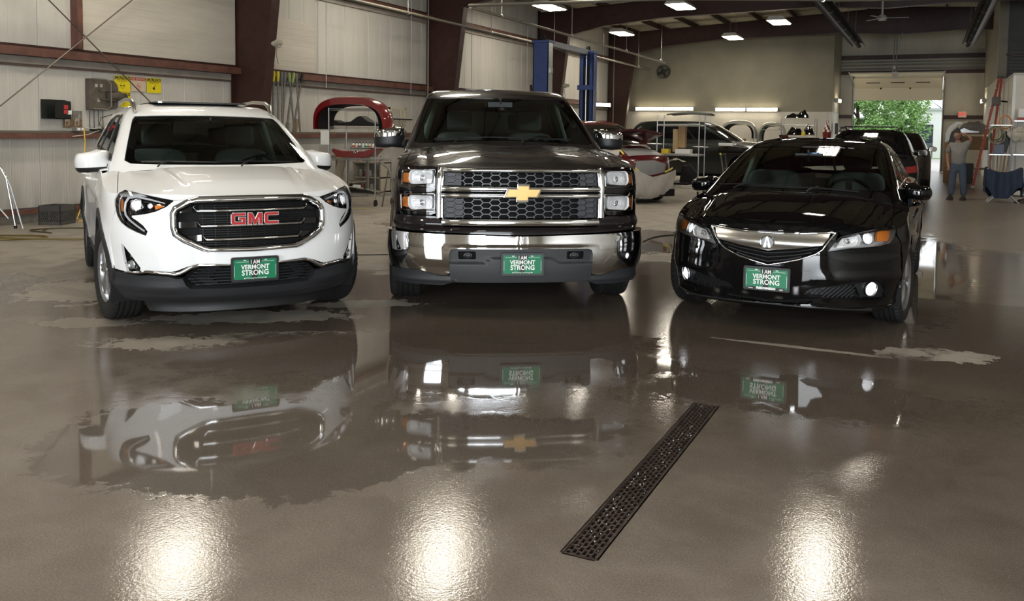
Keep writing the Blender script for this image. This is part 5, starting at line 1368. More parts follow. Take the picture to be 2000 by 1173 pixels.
# ---------- trench drain in the floor ----------
M_IRON = mat('wet_cast_iron', (.055, .036, .030), .28, .7, bump=.3, bscale=90)
dr = thing('trench_drain', 'long rusty slotted drain grate set in the wet floor', 'drain', (DX0, DY0, 0))
DW, DL = DX1-DX0, DY1-DY0
MB().cbox((-.01, 0, -.12), (0, DL, 0)).cbox((DW, 0, -.12), (DW+.01, DL, 0)).cbox((0, -.01, -.12), (DW, 0, 0)).cbox((0, DL, -.12), (DW, DL+.01, 0)).cbox((0, 0, -.13), (DW, DL, -.10)).build('channel', M_DARK, dr)
MB().cbox((-.005, -.004, -.012), (.004, DL+.004, .002)).cbox((DW-.004, -.004, -.012), (DW+.005, DL+.004, .002)).cbox((0, -.005, -.012), (DW, .004, .002)).cbox((0, DL-.004, -.012), (DW, DL+.005, .002)).build('drain_frame', M_IRON, dr)
nb = 7
for s_ in range(3):
    mb = MB(); y0 = .006+s_*(DL-.006)/3; y1 = y0+(DL-.006)/3-.006
    for i in range(nb):
        x = .006+i*(DW-.012)/(nb-1); mb.cbox((x-.0030, y0, -.012), (x+.0030, y1, -.001))
    for i in range(nb-1):
        xa = .006+i*(DW-.012)/(nb-1); xb = xa+(DW-.012)/(nb-1); yy = y0+(0 if i % 2 else .020)
        while yy < y1: mb.cbox((xa, yy, -.012), (xb, min(yy+.012, y1), -.0015)); yy += .041
    mb.build('grate_section', M_IRON, dr)
mb = MB()
for k in range(60):
    x = random.uniform(.01, DW-.01); y = random.uniform(0, DL)*random.choice((1, .45)); r = random.uniform(.0012, .0028)
    mb.lathe([(r, -.001), (r*.8, r*.8), (0, r)], (x, y, 0), n=5)
g = mb.build('grit', mat('grit_white', (.5, .47, .44), .5), dr); g['kind'] = 'stuff'

# ---------- left wall: signs and fittings ----------
WX = XL+.022
def wall_facing(y, z, x=WX): return Matrix.Translation((x, y, z)) @ Matrix.Rotation(R(90), 4, 'Z') @ Matrix.Rotation(R(90), 4, 'X')
M_YEL = mat('sign_yellow', (.80, .66, .01), .45); M_SIGNRED = mat('sign_red', (.52, .05, .03), .45); M_SIGNW = mat('sign_faded_white', (.62, .50, .38), .5)
def sign(lb, y0, y1, z0, z1, kind):
    w, h = y1-y0, z1-z0
    s = thing('warning_sign', lb, 'sign', (WX, (y0+y1)/2, (z0+z1)/2))
    F = lambda x, z, o=.004: Matrix.Translation((o, x, z)) @ Matrix.Rotation(R(90), 4, 'Z') @ Matrix.Rotation(R(90), 4, 'X')
    I = F(0, 0, 0)
    base = M_SIGNW if kind == 'smoke' else M_YEL
    MB().prism([(-w/2, -h/2), (w/2, -h/2), (w/2, h/2), (-w/2, h/2)], 0, .003, I).build('sign_plate', base, s)
    hd = [(-w/2+.006, h/2-.062), (w/2-.006, h/2-.062), (w/2-.006, h/2-.008), (-w/2+.006, h/2-.008)]
    MB().prism(hd, .003, .004, I).build('sign_header', M_SIGNRED if kind == 'smoke' else M_BLACKPR, s)
    text('sign_lettering', 'NO SMOKING' if kind == 'smoke' else 'CAUTION', .052 if kind == 'smoke' else .066, M_SIGNW if kind == 'smoke' else M_YEL, s, F(0, h/2-.037, .0045), .0003, .001, .80 if kind == 'smoke' else .90)
    mb = MB()
    for k in range(2 if kind != 'smoke' else 0):
        for j in range(7): mb.prism([(-w*.32+j*w*.093, h/2-.078-k*.014), (-w*.32+j*w*.093+w*.07, h/2-.078-k*.014), (-w*.32+j*w*.093+w*.07, h/2-.072-k*.014), (-w*.32+j*w*.093, h/2-.072-k*.014)], .003, .0038, I)
    if kind in ('smoke', 'goggles', 'ears'):
        rr = .048; c = [(rr*math.cos(a), -.03+rr*math.sin(a)) for a in np.linspace(0, 2*PI, 25)[:-1]]
        ci = [(x*.93, -.03+(z+.03)*.93) for x, z in c]
        for i in range(24): mb.prism([c[i], c[(i+1) % 24], ci[(i+1) % 24], ci[i]], .003, .0038, I)
    if kind == 'goggles': mb.prism([(-.04, -.02), (-.01, -.026), (.01, -.026), (.04, -.02), (.038, -.042), (.01, -.034), (-.01, -.034), (-.038, -.042)], .003, .0042, I)
    if kind == 'ears': mb.prism([(.018*math.cos(a), -.03+.024*math.sin(a)) for a in np.linspace(0, 2*PI, 13)[:-1]], .003, .0042, I); mb.prism([(-.01, .0), (.012, .0), (.004, .03), (-.004, .03)], .003, .0042, I)
    if kind == 'guard': mb.prism([(.0, -.03), (.03, .02), (.036, .016), (.012, -.03), (.02, -.07), (-.01, -.075), (-.03, -.05), (-.022, -.03)], .003, .0042, I)
    if kind == 'smoke': mb.prism([(-.035, -.028), (.02, -.032), (.02, -.040), (-.035, -.036)], .003, .0042, I); mb.prism([(-.034, .002), (-.028, .008), (.034, -.06), (.028, -.066)], .0042, .0048, I)
    if mb.v: mb.build('sign_pictogram', M_SIGNRED if kind == 'smoke' else M_BLACKPR, s)
    return s
sign('yellow caution sign with a goggles picture, upper left of the sign cluster', 9.92, 10.225, 1.995, 2.25, 'goggles')
sign('yellow caution sign half hidden behind the wall fan motor', 9.92, 10.225, 1.74, 1.99, 'ears')
sign('faded no smoking sign with a red header, between two caution signs', 10.24, 10.54, 2.01, 2.25, 'smoke')
sign('yellow caution sign with a hand picture, rightmost of the sign cluster', 10.56, 10.86, 2.0, 2.25, 'guard')

fn = thing('wall_fan', 'dusty grey fan unit with a round motor, bolted to the left wall', 'fan', (XL, 9.39, 1.68))
M_DUST = mat('dusty_grey_metal', (.125, .105, .085), .7, .2, var=.3, vscale=9)
MB().cbox((0, 0, 0), (.10, .30, .49)).build('fan_housing', M_DUST, fn, bevel=.008)
MB().prism(rounded([(.24, .02), (.52, .02), (.56, .10), (.56, .40), (.48, .48), (.24, .48)], .05), .02, .07, Matrix(((0, 0, 1, 0), (1, 0, 0, 0), (0, 1, 0, 0), (0, 0, 0, 1)))).build('shutter_plate', M_DUST, fn)
MB().tube([(.12, .06, .02), (.20, .24, .01), (.22, .30, .06), (.22, .30, .42), (.20, .24, .48), (.12, .04, .49)], .011, 8).build('guard_tube', mat('guard_pipe', (.22, .20, .17), .5, .5), fn)
MB().lathe([(0, .0), (.075, .0), (.08, .02), (.08, .22), (.065, .24), (.055, .34), (.05, .345), (0, .35)], (.10, .33, .23), 'Y', 24).build('motor', M_DUST, fn)
MB().tube([(.12, .16, .31), (.16, .42, .31)], .010, 6).tube([(.12, .16, .17), (.16, .42, .16)], .010, 6).build('motor_strut', M_DUST, fn)
for k, z in ((.10, .36), (.19, .36), (.14, .13)): MB().cbox((.10, k, z), (.115, k+.04, z+.05)).build('label_plate', mat('tag_dull_white', (.4, .38, .34), .6), fn)
tag(MB().tube([(XL+.35, 9.98, 1.86), (XL+.33, 9.95, 1.74), (XL+.12, 9.80, 1.62), (XL+.06, 9.62, 1.56), (XL+.05, 9.60, 1.46), (XL+.10, 9.66, 1.37)], .006, 6).build('motor_cord', M_BLACKPL), 'thin black cord hanging in a curve from the wall fan motor', 'cord')
for k, y in enumerate((9.44, 9.52, 9.60, 9.68)):
    tag(MB().tube([(XL+.03, y, 1.68), (XL+.03, y+.005, 1.37)], .006, 6).build('thin_wire', M_BLACKPL), 'thin black wire running down from the wall fan to the girt', 'wire', 'wires below the wall fan')
wp = thing('wall_pocket', 'dark metal wall pocket with red packets, left of the photos', 'holder', (WX, 8.62, 1.53))
MYZ = Matrix(((0, 0, 1, 0), (1, 0, 0, 0), (0, 1, 0, 0), (0, 0, 0, 1)))
MB().cbox((0, 0, 0), (.006, .40, .29)).cbox((0, 0, 0), (.14, .39, .01)).cbox((.135, .13, 0), (.14, .39, .27)).prism([(.0, .0), (.14, 0), (.14, .25), (0, .29)], .39, .396, Matrix(((1, 0, 0, 0), (0, 0, 1, 0), (0, 1, 0, 0), (0, 0, 0, 1)))).build('pocket_body', mat('pocket_dark', (.03, .032, .03), .35, .4), wp)
for k, (y, z) in enumerate(((.27, .15), (.27, .08), (.33, .07))): MB().cbox((.141, y, z), (.150, y+.07, z+.06)).build('packet', mat('packet_red', (.45, .04, .04), .5) if k < 2 else M_WHITEPR, wp)
for k, (y0, lb) in enumerate(((8.98, 'left photo print of a pale animal pinned on the wall'), (9.15, 'right photo print of a standing animal on brown ground'))):
    p = thing('photo_print', lb, 'photo', (WX, y0, 1.40))
    I = Matrix.Translation((0, 0, 0)) @ MYZ
    MB().prism([(0, 0), (.16, 0), (.16, .26), (0, .26)], 0, .003, I).build('photo_sheet', mat('print_brown', (.20, .13, .07), .5, var=.5, vscale=20), p)
    MB().prism([(0, .13), (.16, .13), (.16, .26), (0, .26)], .003, .0034, I).build('photo_sky', mat('print_grey', (.22, .21, .19), .5, var=.4, vscale=15), p)
    MB().prism([(.03, .12), (.035, .03), (.045, .03), (.05, .10), (.09, .10), (.095, .03), (.105, .03), (.11, .12), (.125, .20), (.105, .20), (.095, .15), (.05, .15)], .0034, .004, I).build('photo_subject', mat('print_pale', (.40, .37, .33), .6, var=.4, vscale=30), p)
# power strip and cords on the girt
ps = thing('power_strip', 'grey power outlet box on the girt with cords plugged in', 'outlet', (XL+.12, 9.05, 1.35))
MB().cbox((0, 0, 0), (.10, .16, .06)).build('outlet_box', mat('outlet_grey', (.25, .24, .22), .5), ps, bevel=.006)
MB().cbox((.10, .02, .012), (.108, .07, .048)).build('outlet_face', M_WHITEPR, ps); MB().cbox((.10, .09, .012), (.108, .14, .048)).build('outlet_face', M_WHITEPR, ps)
tag(MB().tube([(XL+.2, 9.2, 1.40), (XL+.24, 9.35, 1.39), (XL+.22, 9.5, 1.42), (XL+.15, 9.55, 1.37), (XL+.2, 9.4, 1.34), (XL+.24, 9.25, 1.30), (XL+.20, 9.0, 1.27)], .007, 6).build('looped_lead', mat('cord_white', (.55, .52, .46), .5)), 'pale cord looped along the girt beside the outlet box', 'cord')
tag(MB().cbox((XL+.04, 9.42, 1.352), (XL+.17, 9.66, 1.385)).build('dark_pad', M_BLACKPL, bevel=.01), 'dark flat pad lying on the girt under the fan', 'pad')
tag(MB().tube([(XL+.24, 9.17, 1.38), (XL+.26, 9.17, 1.2), (XL+.25, 9.15, .8), (XL+.27, 9.14, .5), (XL+.32, 9.06, .25), (XL+.44, 8.86, .03), (XL+.5, 8.85, .012), (XL+.55, 9.1, .010), (XL+.7, 9.8, .010)], .009, 8).build('extension_cord', mat('cord_orange', (.85, .52, .06), .45)), 'yellow-orange extension cord hanging from the girt down to the floor', 'cord')
# milk crate
cr = thing('milk_crate', 'grey plastic milk crate on the floor at the wall', 'crate', (-11.46, 8.50, 0), R(18))
M_CR = mat('crate_grey', (.075, .072, .066), .6, var=.2)
for sx, sy in ((0, -1), (0, 1), (1, 0), (-1, 0)):
    mb = MB(); L = .165
    P = (lambda a, z, sx=sx, sy=sy: (sx*L+(a if sx == 0 else 0), sy*L+(a if sy == 0 else 0), z))
    for z0, z1 in ((0, .05), (.20, .28)):
        a, b = P(-L, z0), P(L, z1); mb.cbox((min(a[0], b[0])-.006, min(a[1], b[1])-.006, z0), (max(a[0], b[0])+.006, max(a[1], b[1])+.006, z1))
    for k in range(-5, 6):
        for d in (-1, 1):
            a = k*.033; 
            p, q = P(max(-L, min(L, a-.07*d*.5)), .05), P(max(-L, min(L, a+.07*d*.5)), .20); mb.tube([p, q], .005, 4)
    for a in (-L, L, 0): mb.tube([P(a, 0), P(a, .28)], .010, 4)
    mb.build('crate_side', M_CR, cr)
MB().cbox((-.165, -.165, 0), (.165, .165, .01)).build('crate_bottom', M_CR, cr)
# chrome stand at the left edge
cs = thing('chrome_stand', 'bent chrome tube stand cut off by the left edge', 'stand', (-11.42, 7.75, 0))
MB().tube([(-.30, -.25, .98), (-.22, -.12, .95), (-.14, -.02, .84), (-.10, .03, .70), (.0, .08, .03)], .016, 10).build('stand_leg', M_CHROME, cs)
MB().tube([(-.16, -.02, .86), (-.06, .06, .60), (.10, .12, .0)], .013, 10).build('stand_leg', M_GALV, cs)
MB().tube([(-.28, -.22, .60), (-.16, -.08, .03)], .014, 10).build('stand_leg', M_CHROME, cs)
MB().tube([(-.30, -.20, .58), (-.06, .02, .14)], .012, 10).build('stand_leg', M_GALV, cs)
for p in ((.0, .08, 0), (-.16, -.08, 0)): MB().lathe([(0, .0), (.022, .0), (.022, .04), (0, .04)], p, n=12).build('rubber_foot', M_RUBBER, cs)
bx = tag(MB().cbox((-.2, -.15, 0), (.12, .1, .15)).build('brown_box', mat('brown_box', (.10, .055, .035), .7), loc=(-11.55, 7.35, 0), bevel=.005), 'low brown box behind the chrome stand at the left edge', 'box')
# hoses and cords on the floor
def hose(lb, pts, r, m, cat='hose', name='hose'):
    P = [Vector(p) for p in pts]; out = []
    for i in range(len(P)-1):
        p0, p1, p2, p3 = P[max(i-1, 0)], P[i], P[i+1], P[min(i+2, len(P)-1)]
        for k in range(6):
            t = k/6; out.append(.5*((2*p1)+(p2-p0)*t+(2*p0-5*p1+4*p2-p3)*t*t+(3*p1-3*p2+p3-p0)*t**3))
    out.append(P[-1]); return tag(MB().tube(out, r, 7).build(name, m), lb, cat)
M_HOSE = mat('hose_olive', (.16, .12, .035), .5)
hose('olive air hose coiled on the floor at the lower left wall', [(-10.9, 5.9, .012), (-10.35, 6.9, .012), (-10.1, 7.3, .012), (-10.35, 7.42, .012), (-10.85, 7.1, .012), (-10.2, 7.0, .030), (-9.4, 7.6, .012), (-8.8, 8.2, .012)], .012, M_HOSE)
hose('dark air hose lying straight along the floor past the chrome stand', [(-11.0, 8.0, .010), (-10.75, 7.75, .010), (-10.5, 7.7, .010), (-11.0, 7.75, .010), (-10.9, 8.1, .01), (-10.3, 8.5, .010), (-9.6, 8.9, .010)], .010, mat('hose_brown', (.07, .055, .03), .5))
hose('thin dark cord on the floor between the white and dark vehicles', [(-6.6, 7.9, .006), (-5.9, 8.1, .006), (-5.3, 8.5, .006), (-4.9, 8.4, .006)], .006, M_BLACKPL, 'cord', 'floor_cord')
hose('thin dark cord on the floor right of the pickup truck', [(-3.3, 10.2, .006), (-3.4, 11.6, .006), (-3.0, 12.2, .006), (-2.4, 12.3, .006)], .006, M_BLACKPL, 'cord', 'floor_cord')
hose('pale yellow cord snaking on the floor under the wire rack', [(-10.4, 12.6, .006), (-9.9, 12.4, .006), (-9.6, 12.7, .006), (-9.1, 13.0, .006)], .007, mat('cord_yellow', (.6, .5, .15), .5), 'cord', 'floor_cord')

# measuring rods leaning right of the first column
tips = [(13.41, 13.33, 1.2, 'yellow'), (13.53, 13.50, 1.3, 'yellow'), (13.64, 13.62, 1.2, 'grey'), (13.74, 13.60, 1.2, 'grey'), (13.86, 13.98, 1.36, 'green'), (14.0, 13.70, 1.2, 'green'), (14.08, 14.16, 1.36, 'grey'), (14.27, 13.93, 1.36, 'black')]
tc = {'yellow': mat('tip_yellow', (.72, .60, .05), .5), 'grey': mat('tip_grey', (.16, .17, .16), .5), 'green': mat('tip_green', (.32, .40, .14), .5), 'black': M_BLACKPL}
names = ['first yellow-tipped pole beside the column', 'second yellow-tipped pole beside the column', 'third grey pole beside the column', 'fourth grey pole leaning slightly left', 'green-tipped pole standing nearly upright', 'second green-tipped pole leaning left', 'thin grey pole crossing near the white jug', 'black-tipped pole leaning furthest, rightmost of the bundle']
for k, ((yt, yb, zb, c), nm) in enumerate(zip(tips, names)):
    t_ = thing('measuring_pole', nm, 'pole', (XL+.30, yb, zb), 0, 'measuring poles leaning by the first column')
    L = Vector((-.03, yt-yb, 2.52-zb)); 
    MB().tube([(0, 0, 0), tuple(L*.5), tuple(L)], [.016, .020, .016], 6).build('pole_shaft', mat('pole_steel', (.17, .165, .15), .45, .6, var=.4, vscale=30), t_)
    MB().tube([tuple(L*.86), tuple(L*.97), tuple(L*1.02)], [.022, .036, .026], 8).build('pole_tip', tc[c], t_)
jg = thing('water_jug', 'white plastic jug on the girt below the poles', 'jug', (XL+.14, 14.03, 1.355))
MB().prism(rounded([(-.06, -.07), (.06, -.07), (.06, .07), (-.06, .07)], .02), 0, .19).build('jug_body', mat('jug_white', (.5, .49, .45), .4), jg); MB().lathe([(.025, .19), (.02, .23), (0, .23)], n=12).build('jug_cap', M_WHITEPR, jg)
tag(MB().box((0, 0, .13), (.01, .14, .27), rot=Matrix.Rotation(R(-14), 3, 'X') @ Matrix.Rotation(R(10), 3, 'Y')).build('wood_board', mat('board_tan', (.32, .24, .14), .7), loc=(XL+.10, 14.28, 1.355)), 'small tan board leaning on the girt right of the jug', 'board')
# battery emergency lights on two columns
for (x, y, z, lb) in ((-10.90, 12.60, 2.90, 'twin-head emergency light on the first column by the crossover'), (-10.95, 26.55, 2.85, 'twin-head emergency light on the column behind the first lift post')):
    e = thing('emergency_light', lb, 'light', (x, y, z))
    MB().cbox((0, -.06, 0), (.10, .02, .14)).build('lamp_box', mat('lamp_box_beige', (.45, .42, .33), .5), e, bevel=.008)
    for dx in (.02, .16): MB().lathe([(0, -.05), (.03, -.045), (.05, .0), (.052, .02), (0, .02)], (dx+.02, -.12, .06+dx*.1), 'Y', 16).build('lamp_head', mat('lamp_head_beige', (.40, .38, .30), .5), e)
    MB().tube([(.04, -.05, 0), (.02, -.04, -.12), (.05, -.02, -.3)], .005, 5).build('lamp_wire', M_BLACKPL, e)
# framed sash and panels leaning past the rack
fr = thing('window_sash', 'cream framed sash leaning on the wall behind the truck mirror', 'frame', (XL+.2, 17.5, 1.36), 0)
MB().cbox((0, 0, 0), (.03, .75, .05)).cbox((0, 0, .55), (.03, .75, .6)).cbox((0, 0, 0), (.03, .05, .6)).cbox((0, .70, 0), (.03, .75, .6)).build('sash_frame', mat('sash_cream', (.55, .50, .36), .6), fr)
for k in range(5): MB().cbox((.008, .15+.12*k, .05), (.02, .165+.12*k, .55)).build('sash_bar', mat('sash_cream', (.55, .50, .36), .6), fr)
tag(MB().cbox((0, 0, 0), (.05, .9, .035)).build('dark_bar', M_BLACKPL, loc=(XL+.26, 17.5, 1.66)), 'dark slim bar hung across the cream sash', 'bar')

# ---------- pipes, heaters and fan under the roof ----------
def pipe(lb, pts, r, m, hang=(), name='overhead_pipe'):
    t_ = thing(name, lb, 'pipe', pts[0])
    o = Vector(pts[0]); MB().tube([tuple(Vector(p)-o) for p in pts], r, 10).build('pipe_run', m, t_)
    for h in hang:
        h = Vector(h)-o; MB().tube([tuple(h), (h.x, h.y, 5.6-o.z)], .008, 6).lathe([(.02, -.02), (r+.012, -.015), (r+.012, .015), (.02, .02)], tuple(h), 'Y', 10).build('pipe_hanger', M_GALV, t_)
    return t_
pipe('lower sprinkler pipe running along the left wall above the truck', [(-10.5, 2.0, 3.99), (-10.5, 34.6, 3.99)], .034, M_PIPE, [(-10.5, y, 3.99) for y in (10.5, 16.4, 20.4, 24.6, 29.0, 33.0)])
pipe('upper sprinkler pipe running parallel, nearer the ridge', [(-9.0, 16.5, 4.05), (-9.0, 31.5, 4.0)], .032, M_PIPE, [(-9.0, y, 4.05) for y in (18.0, 22.3, 27.0, 31.0)])
pipe('cross pipe spanning the top of the picture', [(-8.9, 16.25, 4.05), (-4.6, 16.75, 4.03), (-1.2, 18.0, 4.0), (3.0, 18.6, 4.0)], .034, M_PIPE, [(-6.2, 16.57, 4.04), (-2.0, 17.7, 4.0)])
for (y, lb) in ((18.9, 'left vertical conduit beside the second column'), (20.0, 'right vertical conduit on the second column'), (33.0, 'dark vertical pipe pair by the fourth column')):
    pipe(lb, [(-11.5, y, 1.2), (-11.5, y, 5.4)], .022, M_PIPE, name='wall_conduit')
def tube_heater(lb, a, b, r, m):
    a, b = Vector(a), Vector(b); t_ = thing('tube_heater', lb, 'heater', tuple(a)); d = b-a
    MB().tube([(0, 0, 0), tuple(d)], r*.45, 10).build('burner_tube', M_DARK, t_)
    L = d.length; ang = math.atan2(d.y, d.x)
    mb = MB(); M3 = Matrix.Rotation(ang, 4, 'Z')
    mb.sheet(lambda u, v: tuple(M3 @ Vector((v*L, r*1.5*math.cos(PI*u), r*.9*math.sin(PI*u)-.02))), 8, 6); mb.build('reflector_hood', m, t_)
    for k in (.1, .35, .6, .85):
        p = d*k; MB().tube([(p.x, p.y, 0), (p.x, p.y, 5.9-a.z)], .006, 5).build('heater_chain', M_GALV, t_)
    for k in range(1, 6):
        p = d*(k/6); MB().lathe([(r*.5, -.02), (r*.52, 0), (r*.5, .02)], tuple(p), 'Y', 10).build('tube_coupling', M_GALV, t_)
tube_heater('dark tube heater hanging under the roof above the sedan', (-2.35, 20.5, 4.42), (-2.38, 31.8, 4.42), .14, mat('heater_dark', (.03, .028, .026), .45, .6))
tube_heater('pale tube heater hanging under the roof at the upper right', (.98, 21.8, 4.42), (.90, 32.6, 4.42), .13, mat('heater_grey', (.22, .21, .20), .4, .7))
tag(MB().cbox((-2.9, 23.4, 4.85), (-1.9, 24.2, 5.15)).build('heater_box', mat('heater_box_tan', (.20, .18, .14), .6)), 'flat tan unit box hung at the roof above the dark heater', 'heater')
cf = thing('ceiling_fan', 'ceiling fan with thin blades under the last rafter', 'fan', (-1.37, 25.75, 4.60))
MB().lathe([(0, -.08), (.10, -.07), (.13, 0), (.10, .06), (.03, .10), (.02, .9), (0, .9)], n=20).build('fan_motor', mat('fan_white', (.4, .39, .36), .5), cf)
for k in range(3):
    a = k*2*PI/3+.15; MB().box((.36*math.cos(a), .36*math.sin(a), 0), (.60, .09, .012), rz=a).build('fan_blade', mat('fan_blade_grey', (.16, .15, .13), .5), cf)
wfn = thing('wall_fan', 'round black fan high on the olive wall', 'fan', (-10.03, 34.9, 3.91))
for r_ in (.09, .17, .25): MB().tube([(r_*math.cos(a), -.12, r_*math.sin(a)) for a in np.linspace(0, 2*PI, 25)[:-1]], .008, 5, closed=True).build('fan_guard_ring', M_BLACKPL, wfn)
MB().lathe([(.26, -.02), (.27, .02), (.27, .10), (.25, .10)], (0, 0, 0), 'Y', 28).build('fan_shroud', M_BLACKPL, wfn); MB().lathe([(0, -.05), (.07, -.04), (.08, .05), (0, .06)], (0, -.05, 0), 'Y', 16).build('fan_hub', M_BLACKPL, wfn)
for k in range(4):
    a = k*PI/2+.4; MB().box((.14*math.cos(a), -.03, .14*math.sin(a)), (.20, .01, .10), rot=Matrix.Rotation(-a, 3, 'Y') @ Matrix.Rotation(.4, 3, 'X')).build('fan_blade', mat('fan_dark_blade', (.05, .05, .045), .5), wfn)
cd_ = thing('switch_drop', 'conduits dropping from the rafter to a small switch box', 'conduit', (-1.3, 33.4, 3.55))
for dx in (-.06, .03): MB().tube([(dx, 0, 0), (dx, .2, 1.42)], .02, 8).build('conduit', M_GALV, cd_)
MB().tube([(.03, 0, .7), (.20, 0, 1.45)], .014, 8).build('conduit', M_GALV, cd_)
MB().cbox((-.10, -.06, -.14), (.10, .06, .10)).build('switch_box', mat('switch_grey', (.42, .41, .38), .4), cd_, bevel=.006); MB().cbox((-.05, -.07, .20), (.02, .03, .30)).build('switch_box', mat('switch_grey', (.42, .41, .38), .4), cd_)
MB().cbox((-.04, -.066, -.06), (.04, -.060, .0)).build('switch_label', mat('label_orange', (.6, .3, .1), .5), cd_)

# ---------- two-post lift ----------
M_BLUE = mat('lift_blue', (.018, .042, .16), .4, coat=.3, var=.25, vscale=6)
lf = thing('vehicle_lift', 'blue two-post vehicle lift standing behind the pickup truck', 'lift', (-9.0, 20.4, 0))
for k, dy in enumerate((0., 3.18)):
    s = 1 if k == 0 else -1
    MB().cbox((-.21, dy-.17*s, 0), (.21, dy-.15*s, 3.68)).cbox((-.21, dy-.17*s, 0), (-.19, dy+.12*s, 3.68)).cbox((.19, dy-.17*s, 0), (.21, dy+.12*s, 3.68)).cbox((-.21, dy+.11*s, 0), (-.10, dy+.12*s, 3.68)).cbox((.10, dy+.11*s, 0), (.21, dy+.12*s, 3.68)).build('lift_post', M_BLUE, lf)
    MB().cbox((-.40, dy-.25, 0), (.40, dy+.25, .03)).build('base_plate', M_BLUE, lf)
    MB().cbox((-.15, min(dy-.10*s, dy+.09*s), 1.2), (.15, max(dy-.10*s, dy+.09*s), 3.3)).build('carriage', M_DARK, lf); MB().tube([(0, dy+.13*s, .2), (0, dy+.13*s, 3.6)], .02, 8).build('ram', M_GALV, lf)
    if k: MB().cbox((-.25, dy-.19, 2.62), (.25, dy-.15, 2.76)).build('post_bracket', M_BLUE, lf)
    MB().cbox((-.24, dy-.20, 3.66), (.24, dy+.20, 3.72)).build('top_plate', M_BLUE, lf)
    MB().lathe([(0, -.04), (.09, -.04), (.10, -.03), (.10, .03), (0, .04)], (.0, dy, 3.78), 'X', 16).build('pulley', M_DARK, lf)
    for sx in (-1, 1): MB().tube([(0, dy+.05*s, .35), (sx*.9, dy+.75*s, .30)], .04, 4).build('lift_arm', M_BLUE, lf)
MB().cbox((-.07, .1, 3.62), (.07, 3.1, 3.76)).build('cross_beam', mat('lift_beam_grey', (.20, .21, .25), .5, .3), lf)
MB().tube([(.12, .1, 3.58), (.12, 1.6, 3.50), (.12, 3.1, 3.52)], .010, 6).build('lift_cable', M_BLACKPL, lf)
MB().cbox((.21, -.1, 2.9), (.27, .0, 3.02)).build('lift_switch', M_GALV, lf)
MB().cbox((.212, -.16, .0), (.216, .10, 3.66)).build('post_side_strip', M_GALV, lf)
# ---------- wire racks with body parts ----------
def wire_rack(name, lb, x0, x1, y0, y1, zt, levels, wheels=True, n=9, group=None):
    t_ = thing(name, lb, 'rack', (x0, y0, 0), 0, group); W, D = x1-x0, y1-y0
    zb = .12 if wheels else 0
    for x in (0, W):
        for y in (0, D):
            MB().tube([(x, y, zb), (x, y, zt)], .0135, 8).build('rack_post', M_GALV, t_)
            if wheels:
                MB().lathe([(0, -.012), (.05, -.012), (.055, 0), (.05, .012), (0, .012)], (x, y+.015, .055), 'X', 16).cbox((x-.02, y-.01, .07), (x+.02, y+.03, .125)).build('caster', M_BLACKPL, t_)
    for z in levels:
        mb = MB(); mb.tube([(0, 0, z), (W, 0, z), (W, D, z), (0, D, z)], .007, 5, closed=True); mb.tube([(0, 0, z-.03), (W, 0, z-.03), (W, D, z-.03), (0, D, z-.03)], .005, 5, closed=True)
        for k in range(1, n): mb.tube([(W*k/n, 0, z), (W*k/n, D, z)], .0035, 4)
        for k in range(int(W/.05)): mb.tube([(k*.05, 0, z), (k*.05+.025, 0, z-.03), (k*.05+.05, 0, z)], .0025, 4, caps=False)
        mb.build('wire_shelf', M_GALV, t_)
    return t_
def bumper_cover(name, lb, loc, rz, w, h, d, m, thick=.035, lean=0., openness=.5, group=None, sag=.35, inner=None):
    """arched bumper skin standing on its ends: outer face, folded returns, lower lip"""
    t_ = thing(name, lb, 'car part', loc, rz, group)
    def arch(u, o=0.):
        a = PI*u; c = -math.cos(a); s = math.sin(a)
        return Vector((math.copysign(abs(c)**.72, c)*(w/2-o), 0, (h-o)*abs(s)**.62))
    mb = MB()
    def fn(u, v):     # outer skin, v across the depth, curled profile
        p = arch(u, .10*v*v); q = math.sin(v*PI)*.045
        n = Vector((p.x, 0, p.z*1.3)).normalized() if p.length > 1e-6 else Vector((0, 0, 1))
        p = p+n*q; return (p.x, -d/2+d*v+lean*p.z, p.z)
    mb.sheet(fn, 36, 8); mb.build('bumper_skin', m, t_)
    mb = MB(); mb.sheet(lambda u, v: (lambda p: (p.x, -d/2+lean*p.z+.004, p.z))(arch(u, sag*v*(.35+.65*math.sin(PI*u)) * h*.5)), 36, 3); mb.build('bumper_face', inner or m, t_)
    mb = MB(); mb.sheet(lambda u, v: (lambda p: (p.x*.985, -d/2+d*v+lean*p.z, p.z*.985))(arch(u, .12+.02*v)), 30, 3); mb.build('bumper_inside', M_DARK, t_)
    return t_
M_REDP = mat('red_paint', (.17, .006, .008), .3, coat=1)
M_PRIMER = mat('grey_primer', (.30, .30, .31), .5, var=.08)
M_CARD = mat('cardboard', (.36, .24, .12), .8, var=.15)
def box_thing(name, lb, cat, c, d, m, rz=0., group=None, bevel=.004):
    o = MB().box((0, 0, d[2]/2), d).build(name, m, loc=c, rz=rz, bevel=bevel); return tag(o, lb, cat, group)
wire_rack('wire_rack', 'chrome wire rack on casters carrying red bumper skins, by the left wall', -10.34, -9.28, 13.4, 13.95, 1.83, (.21, .87, 1.47, 1.81))
MB_ = bumper_cover('bumper_cover', 'large red bumper cover arched over the top of the wire rack', (-9.84, 13.55, 1.42), R(-4), 1.72, .60, .42, M_REDP, lean=-.05, inner=M_REDP, sag=.42)
